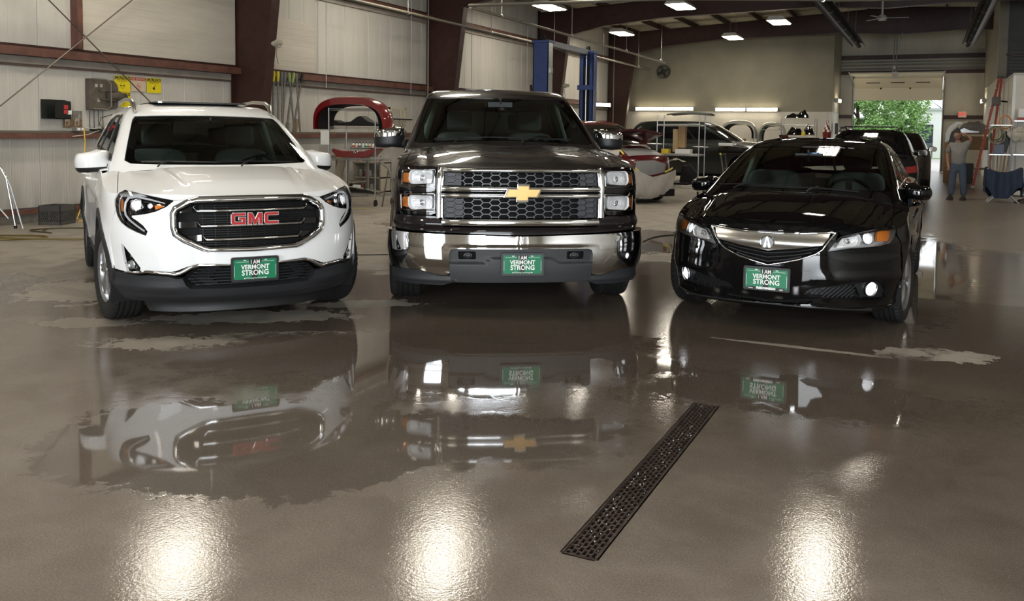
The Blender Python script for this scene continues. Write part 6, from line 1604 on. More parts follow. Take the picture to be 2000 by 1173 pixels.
def slab_part(name, lb, pts, y, dep, m, cat='car part', jag=0.):
    """long moulded strip: outline in X/Z, bowed in depth"""
    c = np.mean(pts, 0); t_ = MB(); P = [(x-c[0], z-c[1]) for x, z in pts]
    t_.prism(P, -dep/2, dep/2, Matrix(((1, 0, 0, 0), (0, 0, 1, 0), (0, 1, 0, 0), (0, 0, 0, 1))))
    o = t_.build(name, m, loc=(c[0], y, c[1]), bevel=min(.012, dep*.2)); return tag(o, lb, cat)
slab_part('trim_strip', 'black wheel liner strip lying on the upper rack shelf', [(-10.33, 1.49), (-9.9, 1.49), (-9.35, 1.49), (-9.32, 1.53), (-9.55, 1.58), (-9.72, 1.68), (-9.80, 1.66), (-9.95, 1.57), (-10.2, 1.55), (-10.32, 1.60), (-10.36, 1.56)], 13.65, .22, M_BLACKPL)
rb = slab_part('bumper_cover', 'small red bumper skin with a round chrome emblem on the middle shelf', [(-10.22, .90), (-9.62, .89), (-9.45, .93), (-9.31, 1.06), (-9.36, 1.08), (-9.6, 1.02), (-10.1, 1.02), (-10.30, 1.06), (-10.34, 1.02)], 13.60, .26, M_REDP)
MB().tube([(.05+.045*math.cos(a), -.14, .0+.03*math.sin(a)) for a in np.linspace(0, 2*PI, 17)[:-1]], .006, 6, closed=True).tube([(.05+.02*math.cos(a), -.14, .01+.028*math.sin(a)) for a in np.linspace(0, 2*PI, 13)[:-1]], .005, 6, closed=True).build('emblem', M_CHROME, rb)
slab_part('trim_strip', 'long black valance lying on the bottom rack shelf', [(-10.25, .235), (-9.35, .225), (-9.30, .25), (-9.5, .29), (-9.9, .33), (-10.2, .335), (-10.27, .30)], 13.62, .22, M_GLOSSBLACK)
box_thing('yellow_box', 'small yellow box beside the red bumper skin on the rack', 'box', (-10.18, 13.55, .885), (.10, .12, .07), mat('box_yellow', (.75, .55, .05), .5))
tag(MB().cbox((0, 0, 0), (.20, .004, .27)).build('clipboard_sheet', M_WHITEPR, loc=(-10.52, 13.38, 1.13)), 'white printed sheet hanging at the left end of the rack', 'paper')
box_thing('orange_tub', 'small orange tub behind the red bumper skin on the rack', 'tub', (-10.0, 13.7, .89), (.07, .07, .12), mat('tub_orange', (.7, .18, .04), .5)); box_thing('white_jug', 'white bottle on the bottom rack shelf', 'bottle', (-9.95, 13.75, .23), (.14, .08, .13), M_WHITEPR)
# bench, cabinet and bottles behind the rack
bn = thing('work_bench', 'grey work bench with a cluttered top behind the wire rack', 'bench', (-11.2, 15.0, 0))
MB().cbox((-.55, -.3, .82), (.35, .5, .88)).build('bench_top', mat('bench_top', (.24, .21, .17), .6, var=.2), bn); 
for x in (-.5, .3):
    for y in (-.25, .45): MB().cbox((x-.025, y-.025, 0), (x+.025, y+.025, .82)).build('leg', mat('bench_leg', (.2, .19, .17), .6), bn)
MB().cbox((-.5, -.28, .3), (.3, .45, .33)).build('bench_shelf', mat('bench_top', (.24, .21, .17), .6), bn)
tag(MB().sheet(lambda u, v: (-.10+.22*u+.02*math.sin(9*v), -.34-.03*math.sin(7*u+3*v), .86-.75*v*(.8+.2*math.sin(3*u))), 10, 16).build('hanging_cloth', mat('cloth_tan', (.34, .29, .22), .9), loc=(-11.0, 15.0, 0)), 'tan cloth draped down from the bench behind the rack', 'cloth')
cb = thing('storage_cabinet', 'open cream cabinet with small jars behind the wire rack', 'cabinet', (-11.68, 16.0, 0))
MW = mat('cabinet_cream', (.44, .40, .32), .5)
MB().cbox((0, 0, 0), (.03, .4, .70)).build('side_panel', MW, cb); MB().cbox((.72, 0, 0), (.75, .4, .70)).build('side_panel', MW, cb)
for z in (.05, .36, .69): MB().cbox((0, 0, z-.015), (.75, .4, z+.015)).build('shelf', MW, cb)
MB().cbox((0, .38, 0), (.75, .4, .7)).build('back_panel', MW, cb)
cn = ['red', 'yellow', 'blue', 'pale grey', 'green', 'orange', 'white', 'dark red']
colr = [(.6, .05, .04), (.7, .55, .1), (.1, .12, .4), (.6, .6, .55), (.05, .3, .1), (.65, .25, .05), (.7, .7, .66), (.3, .03, .03)]
for row, (z, y, x0, n) in enumerate(((.71, 16.1, -11.62, 8), (1.02, 15.9, -11.60, 8))):
    for k in range(n):
        t_ = thing('paint_bottle', ('lower row: ' if row == 0 else 'upper row: ')+'small paint bottle with a %s label behind the rack' % cn[k], 'bottle', (x0+.088*k, y, z), 0, 'small bottles behind the rack')
        MB().lathe([(0, 0), (.03, 0), (.03, .07), (.016, .09), (.016, .10)], n=10).build('bottle_body', M_WHITEPR, t_); MB().lathe([(.031, .012), (.031, .05)], n=10).build('bottle_label', mat('bottle_label_%s' % 'abcdefgh'[k % 8], colr[k % 8], .5), t_); MB().lathe([(.017, .10), (.017, .12), (0, .12)], n=10).build('bottle_cap', M_BLACKPL, t_)
tag(MB().cbox((0, 0, 0), (.75, .12, .02)).build('bottle_ledge', M_BLACKPL, loc=(-11.65, 15.85, 1.0)), 'black ledge carrying the upper row of bottles', 'shelf')
jars = [(-11.55, .38, .5), (-11.42, .38, .42), (-11.30, .38, .3), (-11.15, .38, .5), (-11.5, .07, .3), (-11.25, .07, .5)]
for k, (x, z, g_) in enumerate(jars):
    t_ = thing('jar', ('small tan can', 'small rust-red can', 'small pale can')[k % 3]+' on the %s shelf of the cream cabinet' % ('middle' if z > .2 else 'lower'), 'can', (x, 16.12, z), 0, 'cans in the cream cabinet')
    MB().lathe([(0, 0), (.05, 0), (.05, .13), (0, .13)], n=12).build('can_body', mat('can_%s' % 'abc'[k % 3], ((.30, .27, .22), (.25, .08, .05), (.42, .40, .36))[k % 3], .5), t_); MB().lathe([(.052, .13), (.052, .145), (0, .145)], n=12).build('can_lid', M_GALV, t_)
# red rolling cart and jack stand right of the rack
rc = thing('tool_cart', 'red rolling tool cart half hidden by the pickup truck', 'cart', (-9.15, 14.9, 0), R(10))
for z in (.45, .18): MB().cbox((-.28, -.2, z), (.28, .2, z+.22)).build('drawer', M_REDP, rc, bevel=.01)
MB().cbox((-.30, -.22, .68), (.30, .22, .84)).build('tool_tray', M_BLACKPL, rc, bevel=.01)
for x in (-.25, .25): MB().lathe([(0, -.015), (.06, -.015), (.06, .015), (0, .015)], (x, -.18, .06), 'X', 14).build('caster', M_BLACKPL, rc)
box_thing('radio', 'small black radio with a white label on the red cart', 'radio', (-9.2, 14.85, .845), (.22, .14, .14), M_BLACKPL)
js = thing('welding_stand', 'grey angled stand with a hooked arm beside the red cart', 'stand', (-8.92, 13.3, 0))
MB().tube([(-.25, 0, .78), (-.18, 0, .84), (.0, 0, .72), (.12, 0, .42), (.02, .1, .0)], .022, 8).build('stand_arm', mat('stand_grey', (.20, .20, .20), .5, .5), js); MB().tube([(.10, 0, .45), (.28, -.1, .0)], .018, 8).build('leg', mat('stand_grey', (.20, .20, .20), .5, .5), js); MB().tube([(.0, 0, .72), (-.22, .12, .0)], .014, 8).build('leg', mat('stand_grey', (.20, .20, .20), .5, .5), js)

# ---------- racks and cars in the middle distance ----------
wire_rack('wire_rack', 'tall chrome wire rack with a flat grey headliner on top, mid-hall', -5.66, -4.70, 19.3, 19.85, 1.84, (.95, 1.62, .22), n=11)
hp = tag(MB().sheet(lambda u, v: (-.42+.95*u, -.35+.6*v, .03*math.sin(PI*u)+.035-.05*abs(v-.5)), 12, 6).build('headliner_panel', mat('headliner_grey', (.11, .115, .11), .8), loc=(-5.02, 19.6, 1.845)), 'flat dark grey roof liner lying on the mid-hall rack', 'car part')
sm_ = hp.modifiers.new('thickness', 'SOLIDIFY'); sm_.thickness = .03
box_thing('cardboard_box', 'upright cardboard box strapped in the mid-hall rack', 'box', (-5.18, 19.7, 1.10), (.16, .16, .50), M_CARD)
box_thing('cardboard_box', 'cardboard box lying beside the upright one in the rack', 'box', (-5.33, 19.72, 1.00), (.12, .14, .52), mat('cardboard_pale', (.42, .32, .18), .8))
box_thing('white_box', 'white carton on the middle shelf of the mid-hall rack', 'box', (-5.10, 19.55, .965), (.34, .25, .10), M_WHITEPR); box_thing('yellow_box', 'yellow carton at the left of the mid-hall rack shelf', 'box', (-5.50, 19.5, .965), (.17, .2, .10), mat('box_yellow', (.75, .55, .05), .5))
tag(MB().sheet(lambda u, v: (.35*(u-.5)*(1+.2*math.sin(8*v)), .2*(v-.5), .06*math.sin(PI*u)*(1+.4*math.sin(9*u+5*v))+.0), 14, 8).build('plastic_bundle', mat('plastic_wrap', (.55, .53, .48), .3), loc=(-5.25, 19.45, .78)), 'crumpled white plastic hanging under the rack shelf', 'bag')
box_thing('black_tote', 'tilted black plastic panel on the low shelf of the rack', 'car part', (-5.2, 19.5, .26), (.5, .3, .05), M_BLACKPL); 
slab_part('door_trim', 'dark door trim panel propped in the lower rack', [(-5.2, .28), (-4.85, .26), (-4.78, .52), (-4.95, .72), (-5.15, .68)], 19.6, .06, M_BLACKPL)
wire_rack('wire_rack', 'wire rack stacked with black parts by the far wall corner', -4.72, -3.62, 31.0, 31.6, 1.96, (1.35, 1.75, .9), wheels=False)
for k, (x, z, w, h, lb) in enumerate(((-4.35, 1.99, .60, .14, 'black engine cover on top of the far rack'), (-4.05, 1.99, .40, .24, 'rounded black housing on top of the far rack'), (-4.3, 1.40, .55, .26, 'black molded part on the middle shelf of the far rack'), (-3.85, 1.42, .40, .30, 'dark fender liner at the right of the far rack'))):
    t_ = MB(); t_.sheet(lambda u, v: (w*(u-.5), .25*(v-.5), h*math.sin(PI*u)**.6*math.sin(PI*v)**.5*(1+.25*math.sin(11*u+4*k)*math.sin(9*v))), 16, 8); tag(t_.build('plastic_part', M_GLOSSBLACK, loc=(x, 31.3, z)), lb, 'car part')
box_thing('yellow_box', 'yellow packet on the far rack between black parts', 'box', (-4.0, 31.15, 1.38), (.12, .1, .14), mat('box_yellow', (.75, .55, .05), .5))
wire_rack('wire_rack', 'low wire rack under the silver hood by the far wall', -7.2, -6.05, 33.3, 34.0, 1.45, (1.05,), wheels=False)
wire_rack('wire_rack', 'low wire rack under the pale fender by the far wall', -5.9, -5.05, 33.3, 34.0, 1.62, (1.60,), wheels=False)
box_thing('cardboard_box', 'long cardboard carton under the silver bumper skin', 'box', (-6.8, 33.6, 1.08), (.75, .4, .16), M_CARD)
bumper_cover('bumper_cover', 'silver bumper skin arched over the low rack, largest on the far wall', (-6.62, 33.5, 1.25), R(-8), 1.35, .66, .45, mat('silver_paint', (.50, .50, .47), .35, .5, coat=.5), sag=.30)
bumper_cover('bumper_cover', 'pale olive bumper skin standing right of the silver one', (-5.42, 33.6, 1.15), 0, .98, .70, .35, mat('pale_green_paint', (.40, .42, .34), .35, coat=.5), sag=.2)
bumper_cover('bumper_cover', 'dark bumper skin behind the dark car, leftmost on the far wall', (-7.85, 33.6, 1.26), 0, .75, .55, .3, M_GLOSSBLACK, sag=.5)
wire_rack('wire_rack', 'low wire rack behind the dark car, under the dark bumper skin', -8.25, -7.45, 33.4, 33.9, 1.27, (1.25,), wheels=False)
box_thing('trash_can', 'round-edged tan can standing left of the dark car', 'can', (-10.1, 33.9, 1.35), (.34, .3, .40), mat('can_tan', (.30, .27, .21), .6)); box_thing('tan_locker', 'tan locker base below the tan can at the far wall', 'cabinet', (-10.1, 33.95, 0), (.6, .5, 1.34), mat('locker_tan', (.33, .31, .26), .6))
# checkered cone
ck = thing('checkered_flag_cone', 'small red and white checkered cone by the far corner', 'cone', (-3.22, 31.0, 1.52))
for i in range(6):
    for j in range(8):
        r0, r1 = .12*(1-i/6.5), .12*(1-(i+1)/6.5); a0, a1 = j*PI/4+i*.3, (j+1)*PI/4+i*.3
        MB().add([(r0*math.cos(a0), r0*math.sin(a0), i*.08), (r0*math.cos(a1), r0*math.sin(a1), i*.08), (r1*math.cos(a1), r1*math.sin(a1), (i+1)*.08), (r1*math.cos(a0), r1*math.sin(a0), (i+1)*.08)], [(0, 1, 2, 3)]).build('check', M_REDP if (i+j) % 2 else M_WHITEPR, ck)
MB().tube([(0, 0, 0), (0, 0, .62)], .008, 6).build('cone_stem', M_GALV, ck)
tag(MB().lathe([(0, 0), (.12, 0), (.15, .38), (.13, .38), (.10, .02)], n=18).build('red_bin', M_REDP, loc=(-3.22, 31.0, 1.14)), 'red bucket below the checkered cone', 'bucket')
box_thing('tool_shelf', 'grey shelf unit carrying the checkered cone and red bucket', 'shelf', (-3.25, 31.15, 0), (.5, .5, 1.13), mat('shelf_grey', (.2, .2, .2), .6))
box_thing('wall_box', 'small dark panel box at the corner left of the garage door', 'box', (-3.35, 35.6, 1.45), (.12, .3, .42), mat('panel_box', (.08, .08, .075), .5))

# ---------- simpler cars further back ----------
def back_car(key, name, lb, loc, rz, paint, wsp, wins, rgl, sc=(1, 1, 1), wheel=(.33, .21, .21), wy=.93, wb=2.67, track=1.55, az=.33, ar=.36, zr=.27, cat='car'):
    c = thing(name, lb, cat, loc, rz); c.scale = sc
    B, T, K = CARDEF[key]['body'], CARDEF[key]['top'], CARDEF[key]['deck']
    af, arr = s_of_y(B, wy), s_of_y(B, wy+wb); ss = np.linspace(-B.ST, B.ST, 160); mt = meet(B, K, ss); top = lambda a: float(np.interp(a, ss, mt))
    for sg in (1, -1):
        poly = [(0, zr)]+arc(af, az, ar, 190, -10, 12)+arc(arr, az, ar, 190, -10, 12)+[(B.ST-.002, zr)]+[(a, top(a)) for a in np.linspace(B.ST-.002, 0, 40)]
        patch('body_side', B, poly if sg > 0 else mir(poly), paint, c, ru=.12, rv=.06, bd=.06)
        for yy in (wy, wy+wb):
            make_wheel(c, sg*track/2, yy, wheel[0], wheel[1], wheel[2], 6, sg, dark=True)
            mb = MB(); mb.prism([(yy+(ar+.02)*math.cos(R(a)), az+(ar+.02)*math.sin(R(a))) for a in range(-20, 201, 20)], sg*(track/2-.2)-.004, sg*(track/2-.2)+.004, Matrix(((0, 0, 1, 0), (1, 0, 0, 0), (0, 1, 0, 0), (0, 0, 0, 1)))); mb.build('wheel_house', M_DARK, c)
        for w in wins: patch('side_window', T, w if sg > 0 else mir(w), M_GLOSSBLACK, c, off=.003, thick=.01, ru=.12, rv=.06, bd=.06)
    P = B.P(ss, mt)[:-1]; patch('hood_and_deck', K, [(p[0], p[1]) for p in P], paint, c, ru=.12, rv=.12, bd=.1)
    lv = np.concatenate([np.linspace(T.z[0], T.z[-4], 12), np.linspace(T.z[-4], T.z[-1], 8)[1:-1]])
    patch('roof_and_pillars', T, [(a, T.z[1]) for a in np.linspace(-T.ST+.002, T.ST-.002, 40)]+[(a, T.z[-1]) for a in np.linspace(T.ST-.002, -T.ST+.002, 40)], paint, c, ru=.12, rv=.05, bd=.08, levels=lv)
    cs = np.linspace(-T.ST, T.ST, 60)[:-1]; cp = T.P(cs, np.full_like(cs, T.z[-1]))
    MB().prism([(p[0], p[1]) for p in cp], T.z[-1]-.01, T.z[-1]).build('roof_panel', paint, c)
    patch('windshield', T, wsp, M_GLOSSBLACK, c, off=.004, thick=.01, ru=.08, rv=.04, bd=.05, levels=lv)
    for r_ in (rgl, mir(rgl)): patch('rear_window', T, r_, M_GLOSSBLACK, c, off=.004, thick=.01, ru=.1, rv=.06, bd=.06)
    MB().cbox((-.6, .4, .2), (.6, 4.2, zr+.05)).build('underbody', M_DARK, c)
    return c
A_ = CARDEF['A']; TA = A_['top']
wsA = [(-.76, .982), (0, .978), (.76, .982), (.82, 1.17), (.80, 1.312), (0, 1.33), (-.80, 1.312), (-.82, 1.17)]
wA = [[(.93, 1.0), (1.72, 1.01), (1.66, 1.28), (1.35, 1.305), (1.02, 1.14)], [(1.80, 1.01), (2.62, 1.02), (2.40, 1.24), (1.76, 1.29)]]
rgA = [(TA.ST-.01, 1.03), (TA.ST-.01, 1.30), (TA.ST-.50, 1.28), (TA.ST-.62, 1.03)]
TG = CARDEF['G']['top']
wsG = [(-.75, 1.15), (0, 1.14), (.75, 1.15), (.77, 1.50), (0, 1.54), (-.77, 1.50)]
wG = [[(.93, 1.165), (1.72, 1.175), (1.70, 1.53), (1.35, 1.545), (1.0, 1.34)], [(1.80, 1.175), (2.75, 1.19), (2.62, 1.54), (1.78, 1.54)], [(2.83, 1.20), (3.45, 1.24), (3.2, 1.50), (2.72, 1.53)]]
rgG = [(TG.ST-.01, 1.25), (TG.ST-.01, 1.52), (TG.ST-.50, 1.50), (TG.ST-.58, 1.25)]
# masked red car behind the truck
mk = back_car('A', 'masked_car', 'dark red car with its front masked in grey paper, right of the pickup', (-5.20, 16.95, 0), .80, mat('maroon_paint', (.10, .005, .007), .3, coat=1), wsA, wA, rgA, sc=(1, 1, 1.2))
B = A_['body']; K = A_['deck']
M_PAPER = mat('masking_paper', (.52, .49, .47), .7); M_TAPE = mat('masking_tape_yellow', (.78, .68, .12), .6)
crum = lambda u, v, p: .035+.026*np.abs(np.sin(5*u+6*v))+.022*np.abs(np.sin(8*v-7*u+1))+.014*np.abs(np.sin(19*u+13*v))-.5*np.clip(.32-v, 0, .2)*0
patch('masking_paper', B, [(-1.25, .30), (-.7, .20), (0, .17), (.7, .19), (1.15, .27), (1.2, .52), (.9, .56), (.45, .52), (.1, .46), (-.35, .60), (-.75, .745), (-1.25, .78)], M_PAPER, mk, off=.03, thick=.004, ru=.04, rv=.03, disp=crum)
patch('masking_paper', K, [(-.85, .35), (-.55, .08), (-.40, .35), (-.48, .8), (-.70, 1.2), (-.84, 1.2)], M_PAPER, mk, off=.03, thick=.004, disp=lambda u, v, p: .015*np.sin(12*u+7*v)+.01*np.sin(20*v))
patch('primer_area', K, [(-.36, .04), (.45, .10), (.5, .45), (.2, .6), (-.1, .5), (-.3, .7)], M_PRIMER, mk, off=.004, thick=.003)
patch('primer_area', B, [(-.25, .56), (.1, .48), (.5, .53), (.55, .66), (.2, .73), (-.2, .72)], M_PRIMER, mk, off=.004, thick=.003)
trim('masking_tape', K, [(-.44, .10), (-.40, .35), (-.48, .8), (-.66, 1.15)], .035, .012, M_TAPE, mk, off=.03); trim('masking_tape', B, [(.45, .53), (.62, .56), (.85, .585)], .030, .012, M_TAPE, mk, off=.05); trim('masking_tape', B, [(-.25, .60), (-.12, .50), (-.05, .42)], .03, .01, M_TAPE, mk, off=.06)
MB().cbox((-.7, .02, .12), (.7, .25, .24)).build('bumper_beam', M_DARK, mk)
hd = MB().sheet(lambda u, v: (-.62+1.24*u, 1.15-.75*v, .98+.08*math.sin(PI*u)+.17*v+.02*math.sin(PI*v)), 12, 8).build('raised_hood', mat('dark_red_paint', (.05, .006, .008), .3, coat=1), mk)
sm_ = hd.modifiers.new('thickness', 'SOLIDIFY'); sm_.thickness = .03
# dark car without its nose
dk = back_car('G', 'dark_crossover', 'dark green-black car parked sideways behind the mid-hall rack', (-3.75, 25.0, 0), R(90), mat('dark_green_paint', (.006, .010, .008), .3, coat=1), wsG, wG, rgG, sc=(1, 1, 1.07), wy=.92, wb=2.725, track=1.6, az=.37, ar=.41, zr=.36, wheel=(.36, .225, .23))
st_ = thing('work_stand', 'folding work stand with yellow tips in front of the dark car', 'stand', (-4.55, 22.5, 0))
for sx in (-1, 1):
    for sy in (-.25, .25): MB().tube([(sx*.30, sy, .90), (sx*.05+sx*.1, sy, .0)], .018, 6).build('leg', mat('stand_grey', (.20, .20, .20), .5, .5), st_)
    MB().tube([(sx*.30, -.28, .90), (sx*.30, .28, .90)], .022, 6).build('stand_rail', mat('stand_grey', (.20, .20, .20), .5, .5), st_); MB().lathe([(0, 0), (.025, 0), (.025, .05), (0, .05)], (sx*.30, -.28, .89), n=10).build('stand_tip', mat('tip_lime', (.65, .75, .08), .5), st_)
MB().tube([(-.2, -.25, .55), (.2, -.25, .55)], .012, 6).build('cross_bar', mat('stand_grey', (.20, .20, .20), .5, .5), st_)
slab_part('grille_part', 'dark grille assembly resting on the work stand', [(-4.95, .93), (-4.1, .92), (-4.0, 1.0), (-4.1, 1.06), (-4.7, 1.12), (-4.95, 1.06)], 22.5, .3, M_GLOSSBLACK)
box_thing('white_box', 'pale tray on the work stand beside the grille', 'box', (-4.75, 22.4, 1.12), (.35, .2, .07), M_WHITEPR)
# black hatchback behind the sedan, seen from the rear
sv = back_car('A', 'hatchback_car', 'black car with roof rack seen from behind, past the sedan', (-1.10, 20.8, 0), R(180), M_BLACK, wsA, wA, rgA, sc=(1, 1, 1.10))
sv.location = (-1.10, 21.3, 0)
for sg in (1, -1):
    tl = [(B.ST-.98, .72), (B.ST-.72, .70), (B.ST-.70, .80), (B.ST-1.0, .83), (B.ST-1.12, .79)]
    patch('tail_lamp', A_['body'], tl if sg > 0 else mir(tl), mat('tail_lamp_red', (.28, .006, .010), .15, coat=1), sv, off=.004, thick=.03)
    MB().tube([(sg*.52, 2.0, 1.40), (sg*.53, 2.2, 1.445), (sg*.53, 3.4, 1.43), (sg*.50, 3.7, 1.38)], .016, 8).build('roof_rail', M_BLACKPL, sv)
    side_mirror(sv, sg, 1.02, .82, 1.60, .93, 1.06, M_BLACK, M_BLACK, .95, foot=(.78, 1.5, .95))
for y in (2.4, 3.2): MB().tube([(-.46, y, 1.455), (.46, y, 1.455)], .010, 8).build('rack_bar', M_BLACKPL, sv)
s2 = back_car('G', 'crossover_car', 'dark car parked furthest, just inside the garage door', (-.90, 27.2, 0), R(180), mat('dark_brown_paint', (.012, .007, .006), .3, coat=1), wsG, wG, rgG, sc=(1, 1, .92), wy=.92, wb=2.725, track=1.6, az=.37, ar=.41, zr=.36, wheel=(.36, .225, .23))
s2.location = (-.95, 29.6, 0)
for sg in (1, -1): side_mirror(s2, sg, 1.06, .845, 1.72, 1.075, 1.235, M_BLACKPL, M_BLACKPL, 1.112, depth=.17, foot=(.82, 1.62, 1.10))
# ---------- right side: booth, ladder, shelves, covered table, man ----------
M_BOOTH = mat('booth_white', (.66, .62, .54), .45, var=.06)
bo = thing('paint_booth', 'white paint booth cabin filling the right edge of the hall', 'booth', (1.70, 24.35, 0))
MB().cbox((0, 0, .02), (3.2, 6.1, 2.95)).build('booth_wall', M_BOOTH, bo); MB().cbox((-.012, -.02, 2.92), (3.2, 6.12, 2.98)).build('booth_cap', mat('booth_cap', (.5, .48, .42), .5), bo)
for y in (1.5, 3.0, 4.5): MB().cbox((-.012, y, 0), (0, y+.03, 2.92)).build('panel_seam', mat('booth_cap', (.5, .48, .42), .5), bo)
MB().cbox((.55, -.015, .4), (1.3, 0, 2.3)).build('booth_window', mat('booth_glass', (.25, .30, .27), .1, coat=1), bo); MB().cbox((.48, -.02, .33), (.55, 0, 2.37)).build('window_frame', M_WHITEPR, bo)
MB().cbox((-.012, -.012, 0), (.05, .05, 2.94)).build('corner_post', M_WHITEPR, bo)
sp = thing('wall_speaker', 'small grey flood lamp on the booth corner beside the ladder', 'lamp', (1.60, 26.0, 2.36))
MB().box((-.16, 0, 0), (.20, .20, .22)).build('speaker_box', mat('speaker_grey', (.12, .10, .09), .6), sp, bevel=.02); MB().tube([(-.05, 0, 0), (.10, 0, -.02)], .02, 8).build('bracket', M_DARK, sp)
ld = thing('step_ladder', 'tall red-orange fibreglass ladder standing against the white booth', 'ladder', (1.05, 27.6, 0))
M_LAD = mat('ladder_orange', (.50, .075, .035), .45, var=.15)
for dy in (0, .42):
    MB().tube([(0, dy, 0), (.54, dy*.8+.04, 3.06)], .036, 4).build('front_rail', M_LAD, ld); MB().tube([(.34, dy, 0), (.60, dy*.8+.04, 3.06)], .028, 4).build('rear_rail', M_LAD, ld)
for k in range(10):
    t = (k+1)/11; MB().box((.54*t, .21+.02*t, 3.06*t), (.08, .40-.06*t, .02)).build('step', M_GALV, ld)
MB().box((.57, .22, 3.08), (.16, .40, .05)).build('ladder_cap', M_BLACKPL, ld)
for dy in (0, .42): MB().cbox((-.05, dy-.04, 0), (.05, dy+.04, .05)).build('ladder_foot', mat('foot_white', (.5, .48, .45), .5), ld)
# utility shelf with radio, cables, boards
us = thing('utility_shelf', 'slim metal shelf unit against the booth behind the covered table', 'shelf', (1.22, 23.7, 0))
for x in (0, .44):
    for y in (0, .4): MB().tube([(x, y, 0), (x, y, 1.80)], .012, 6).build('rack_post', M_GALV, us)
for z in (.35, 1.02, 1.72): MB().cbox((-.01, -.01, z-.02), (.45, .41, z)).build('shelf', M_GALV, us)
rd = box_thing('radio', 'dark blue portable charger with a handle on the shelf unit', 'radio', (1.42, 23.85, 1.02), (.22, .2, .24), mat('radio_blue', (.02, .028, .06), .4)); MB().tube([(-.08, 0, .24), (-.06, 0, .30), (.06, 0, .30), (.08, 0, .24)], .01, 6).build('handle', M_BLACKPL, rd)
tag(MB().box((0, 0, .28), (.18, .02, .50), rot=Matrix.Rotation(R(12), 3, 'Y')).build('black_board', M_BLACKPR, loc=(1.56, 24.0, 1.03)), 'tilted black board behind the blue charger', 'board')
for k, (c, r_, m, lb) in enumerate((((1.33, 23.66, 1.52), .13, mat('cable_green', (.10, .14, .05), .5), 'coil of green cable hanging from the shelf'), ((1.36, 23.64, 1.46), .16, mat('cable_grey', (.25, .23, .18), .5), 'coil of grey cable hanging from the shelf'), ((1.52, 23.7, 1.78), .12, mat('cable_orange', (.6, .2, .05), .5), 'orange cord coil standing on the shelf top'))):
    mb = MB()
    for q in range(3): mb.tube([(r_*(1+.06*q)*math.cos(a), .012*q, r_*1.2*(1+.05*q)*math.sin(a)) for a in np.linspace(0, 2*PI, 19)[:-1]], .008, 5, closed=True)
    tag(mb.build('cable_coil', m, loc=c), lb, 'cable')
for k in range(6):
    tag(MB().box((0, 0, .33), (.03, .015, .66), rot=Matrix.Rotation(R(-4+2*k), 3, 'Y')).build('wood_strip', mat('wood_strip_%s' % 'ab'[k % 2], ((.28, .18, .10), (.40, .36, .28))[k % 2], .7), loc=(1.28+.07*k, 24.15, .355)), ('narrow brown board', 'narrow pale board')[k % 2]+' standing upright on the low shelf', 'board', 'boards on the slim shelf unit')
ws_ = thing('wall_shelf', 'shelf on the booth front with a white box and red tin', 'shelf', (1.72, 23.85, 1.80))
MB().cbox((0, 0, 0), (1.2, .45, .03)).build('shelf_board', M_GALV, ws_); MB().tube([(.05, .02, -1.8), (.05, .02, 0)], .014, 6).build('leg', M_GALV, ws_); MB().tube([(1.15, .02, -1.8), (1.15, .02, 0)], .014, 6).build('leg', M_GALV, ws_); MB().cbox((0, 0, -.80), (1.2, .45, -.77)).build('shelf_board', M_GALV, ws_)
box_thing('white_box', 'white ribbed carton on the shelf at the right edge', 'box', (1.98, 24.0, 1.90), (.36, .3, .20), M_WHITEPR); box_thing('red_toolbox', 'flat red case under the white carton at the right edge', 'case', (1.98, 23.98, 1.835), (.40, .3, .06), mat('case_red', (.35, .06, .04), .5))
bgx = tag(MB().sheet(lambda u, v: ((.17+.05*math.sin(PI*v))*math.cos(2*PI*u)*(.45+.75*math.sin(PI*(.15+.8*v))), (.08)*math.sin(2*PI*u)*(.4+.8*math.sin(PI*v)), -.32*v+.02*math.sin(6*PI*u)), 28, 10).build('cloth_bag', mat('bag_offwhite', (.55, .50, .42), .9, var=.2, vscale=12), loc=(1.83, 23.78, 1.66)), 'off-white printed cloth bag hanging from the shelf edge', 'bag')
text('bag_print', 'PARTS' if False else '~~~', .09, M_DARK, bgx, facing((0, -.10, -.10)), .0005, 0)
# table under a blue cover, folding legs showing
ct = thing('folding_table', 'folding stand with crossed aluminium legs under a navy cover', 'table', (1.42, 21.9, 0))
for dy in (-.22, .22):
    for s in (-1, 1): MB().tube([(-s*.30, dy, .0), (s*.12, dy, .42), (s*.28, dy, .72)], .017, 8).build('leg', M_GALV, ct)
for sx in (-1, 1): MB().tube([(sx*.31, -.26, .725), (sx*.31, .26, .725)], .02, 8).build('stand_rail', M_GALV, ct)
def drape(u, v):
    x = (u-.5)*2; y = (v-.5)*2; X = x*.56; Y = y*.55
    ex, ey = max(0, abs(X)-.34), max(0, abs(Y)-.27); e = max(ex, ey)
    z = .775-(.13*max(0, 1-(X/.34)**2)*(1-.4*y*y))+.0-2.2*e*(1.0+.25*math.sin(5*x+2)+.2*math.sin(9*y)); X = math.copysign(min(abs(X), .35)+.08*ex+.01*math.sin(14*y), X); Y = math.copysign(min(abs(Y), .28)+.12*ey+.02*math.sin(13*x), Y)
    return (X, Y, max(z, .10))
nv = tag(MB().sheet(drape, 36, 36).build('navy_cover', mat('navy_cloth', (.010, .022, .050), .7, var=.2, vscale=5), loc=(1.42, 21.9, 0)), 'navy blue cloth draped over the folding stand at the right', 'cloth')
tag(MB().tube([(.36, -.2, .5), (.40, -.22, .3), (.34, -.2, .22), (.44, -.22, .2), (.46, -.2, .26)], .008, 6).build('strap', M_BLACKPL, loc=(1.42, 21.9, 0)), 'black strap dangling from the navy cover', 'strap')
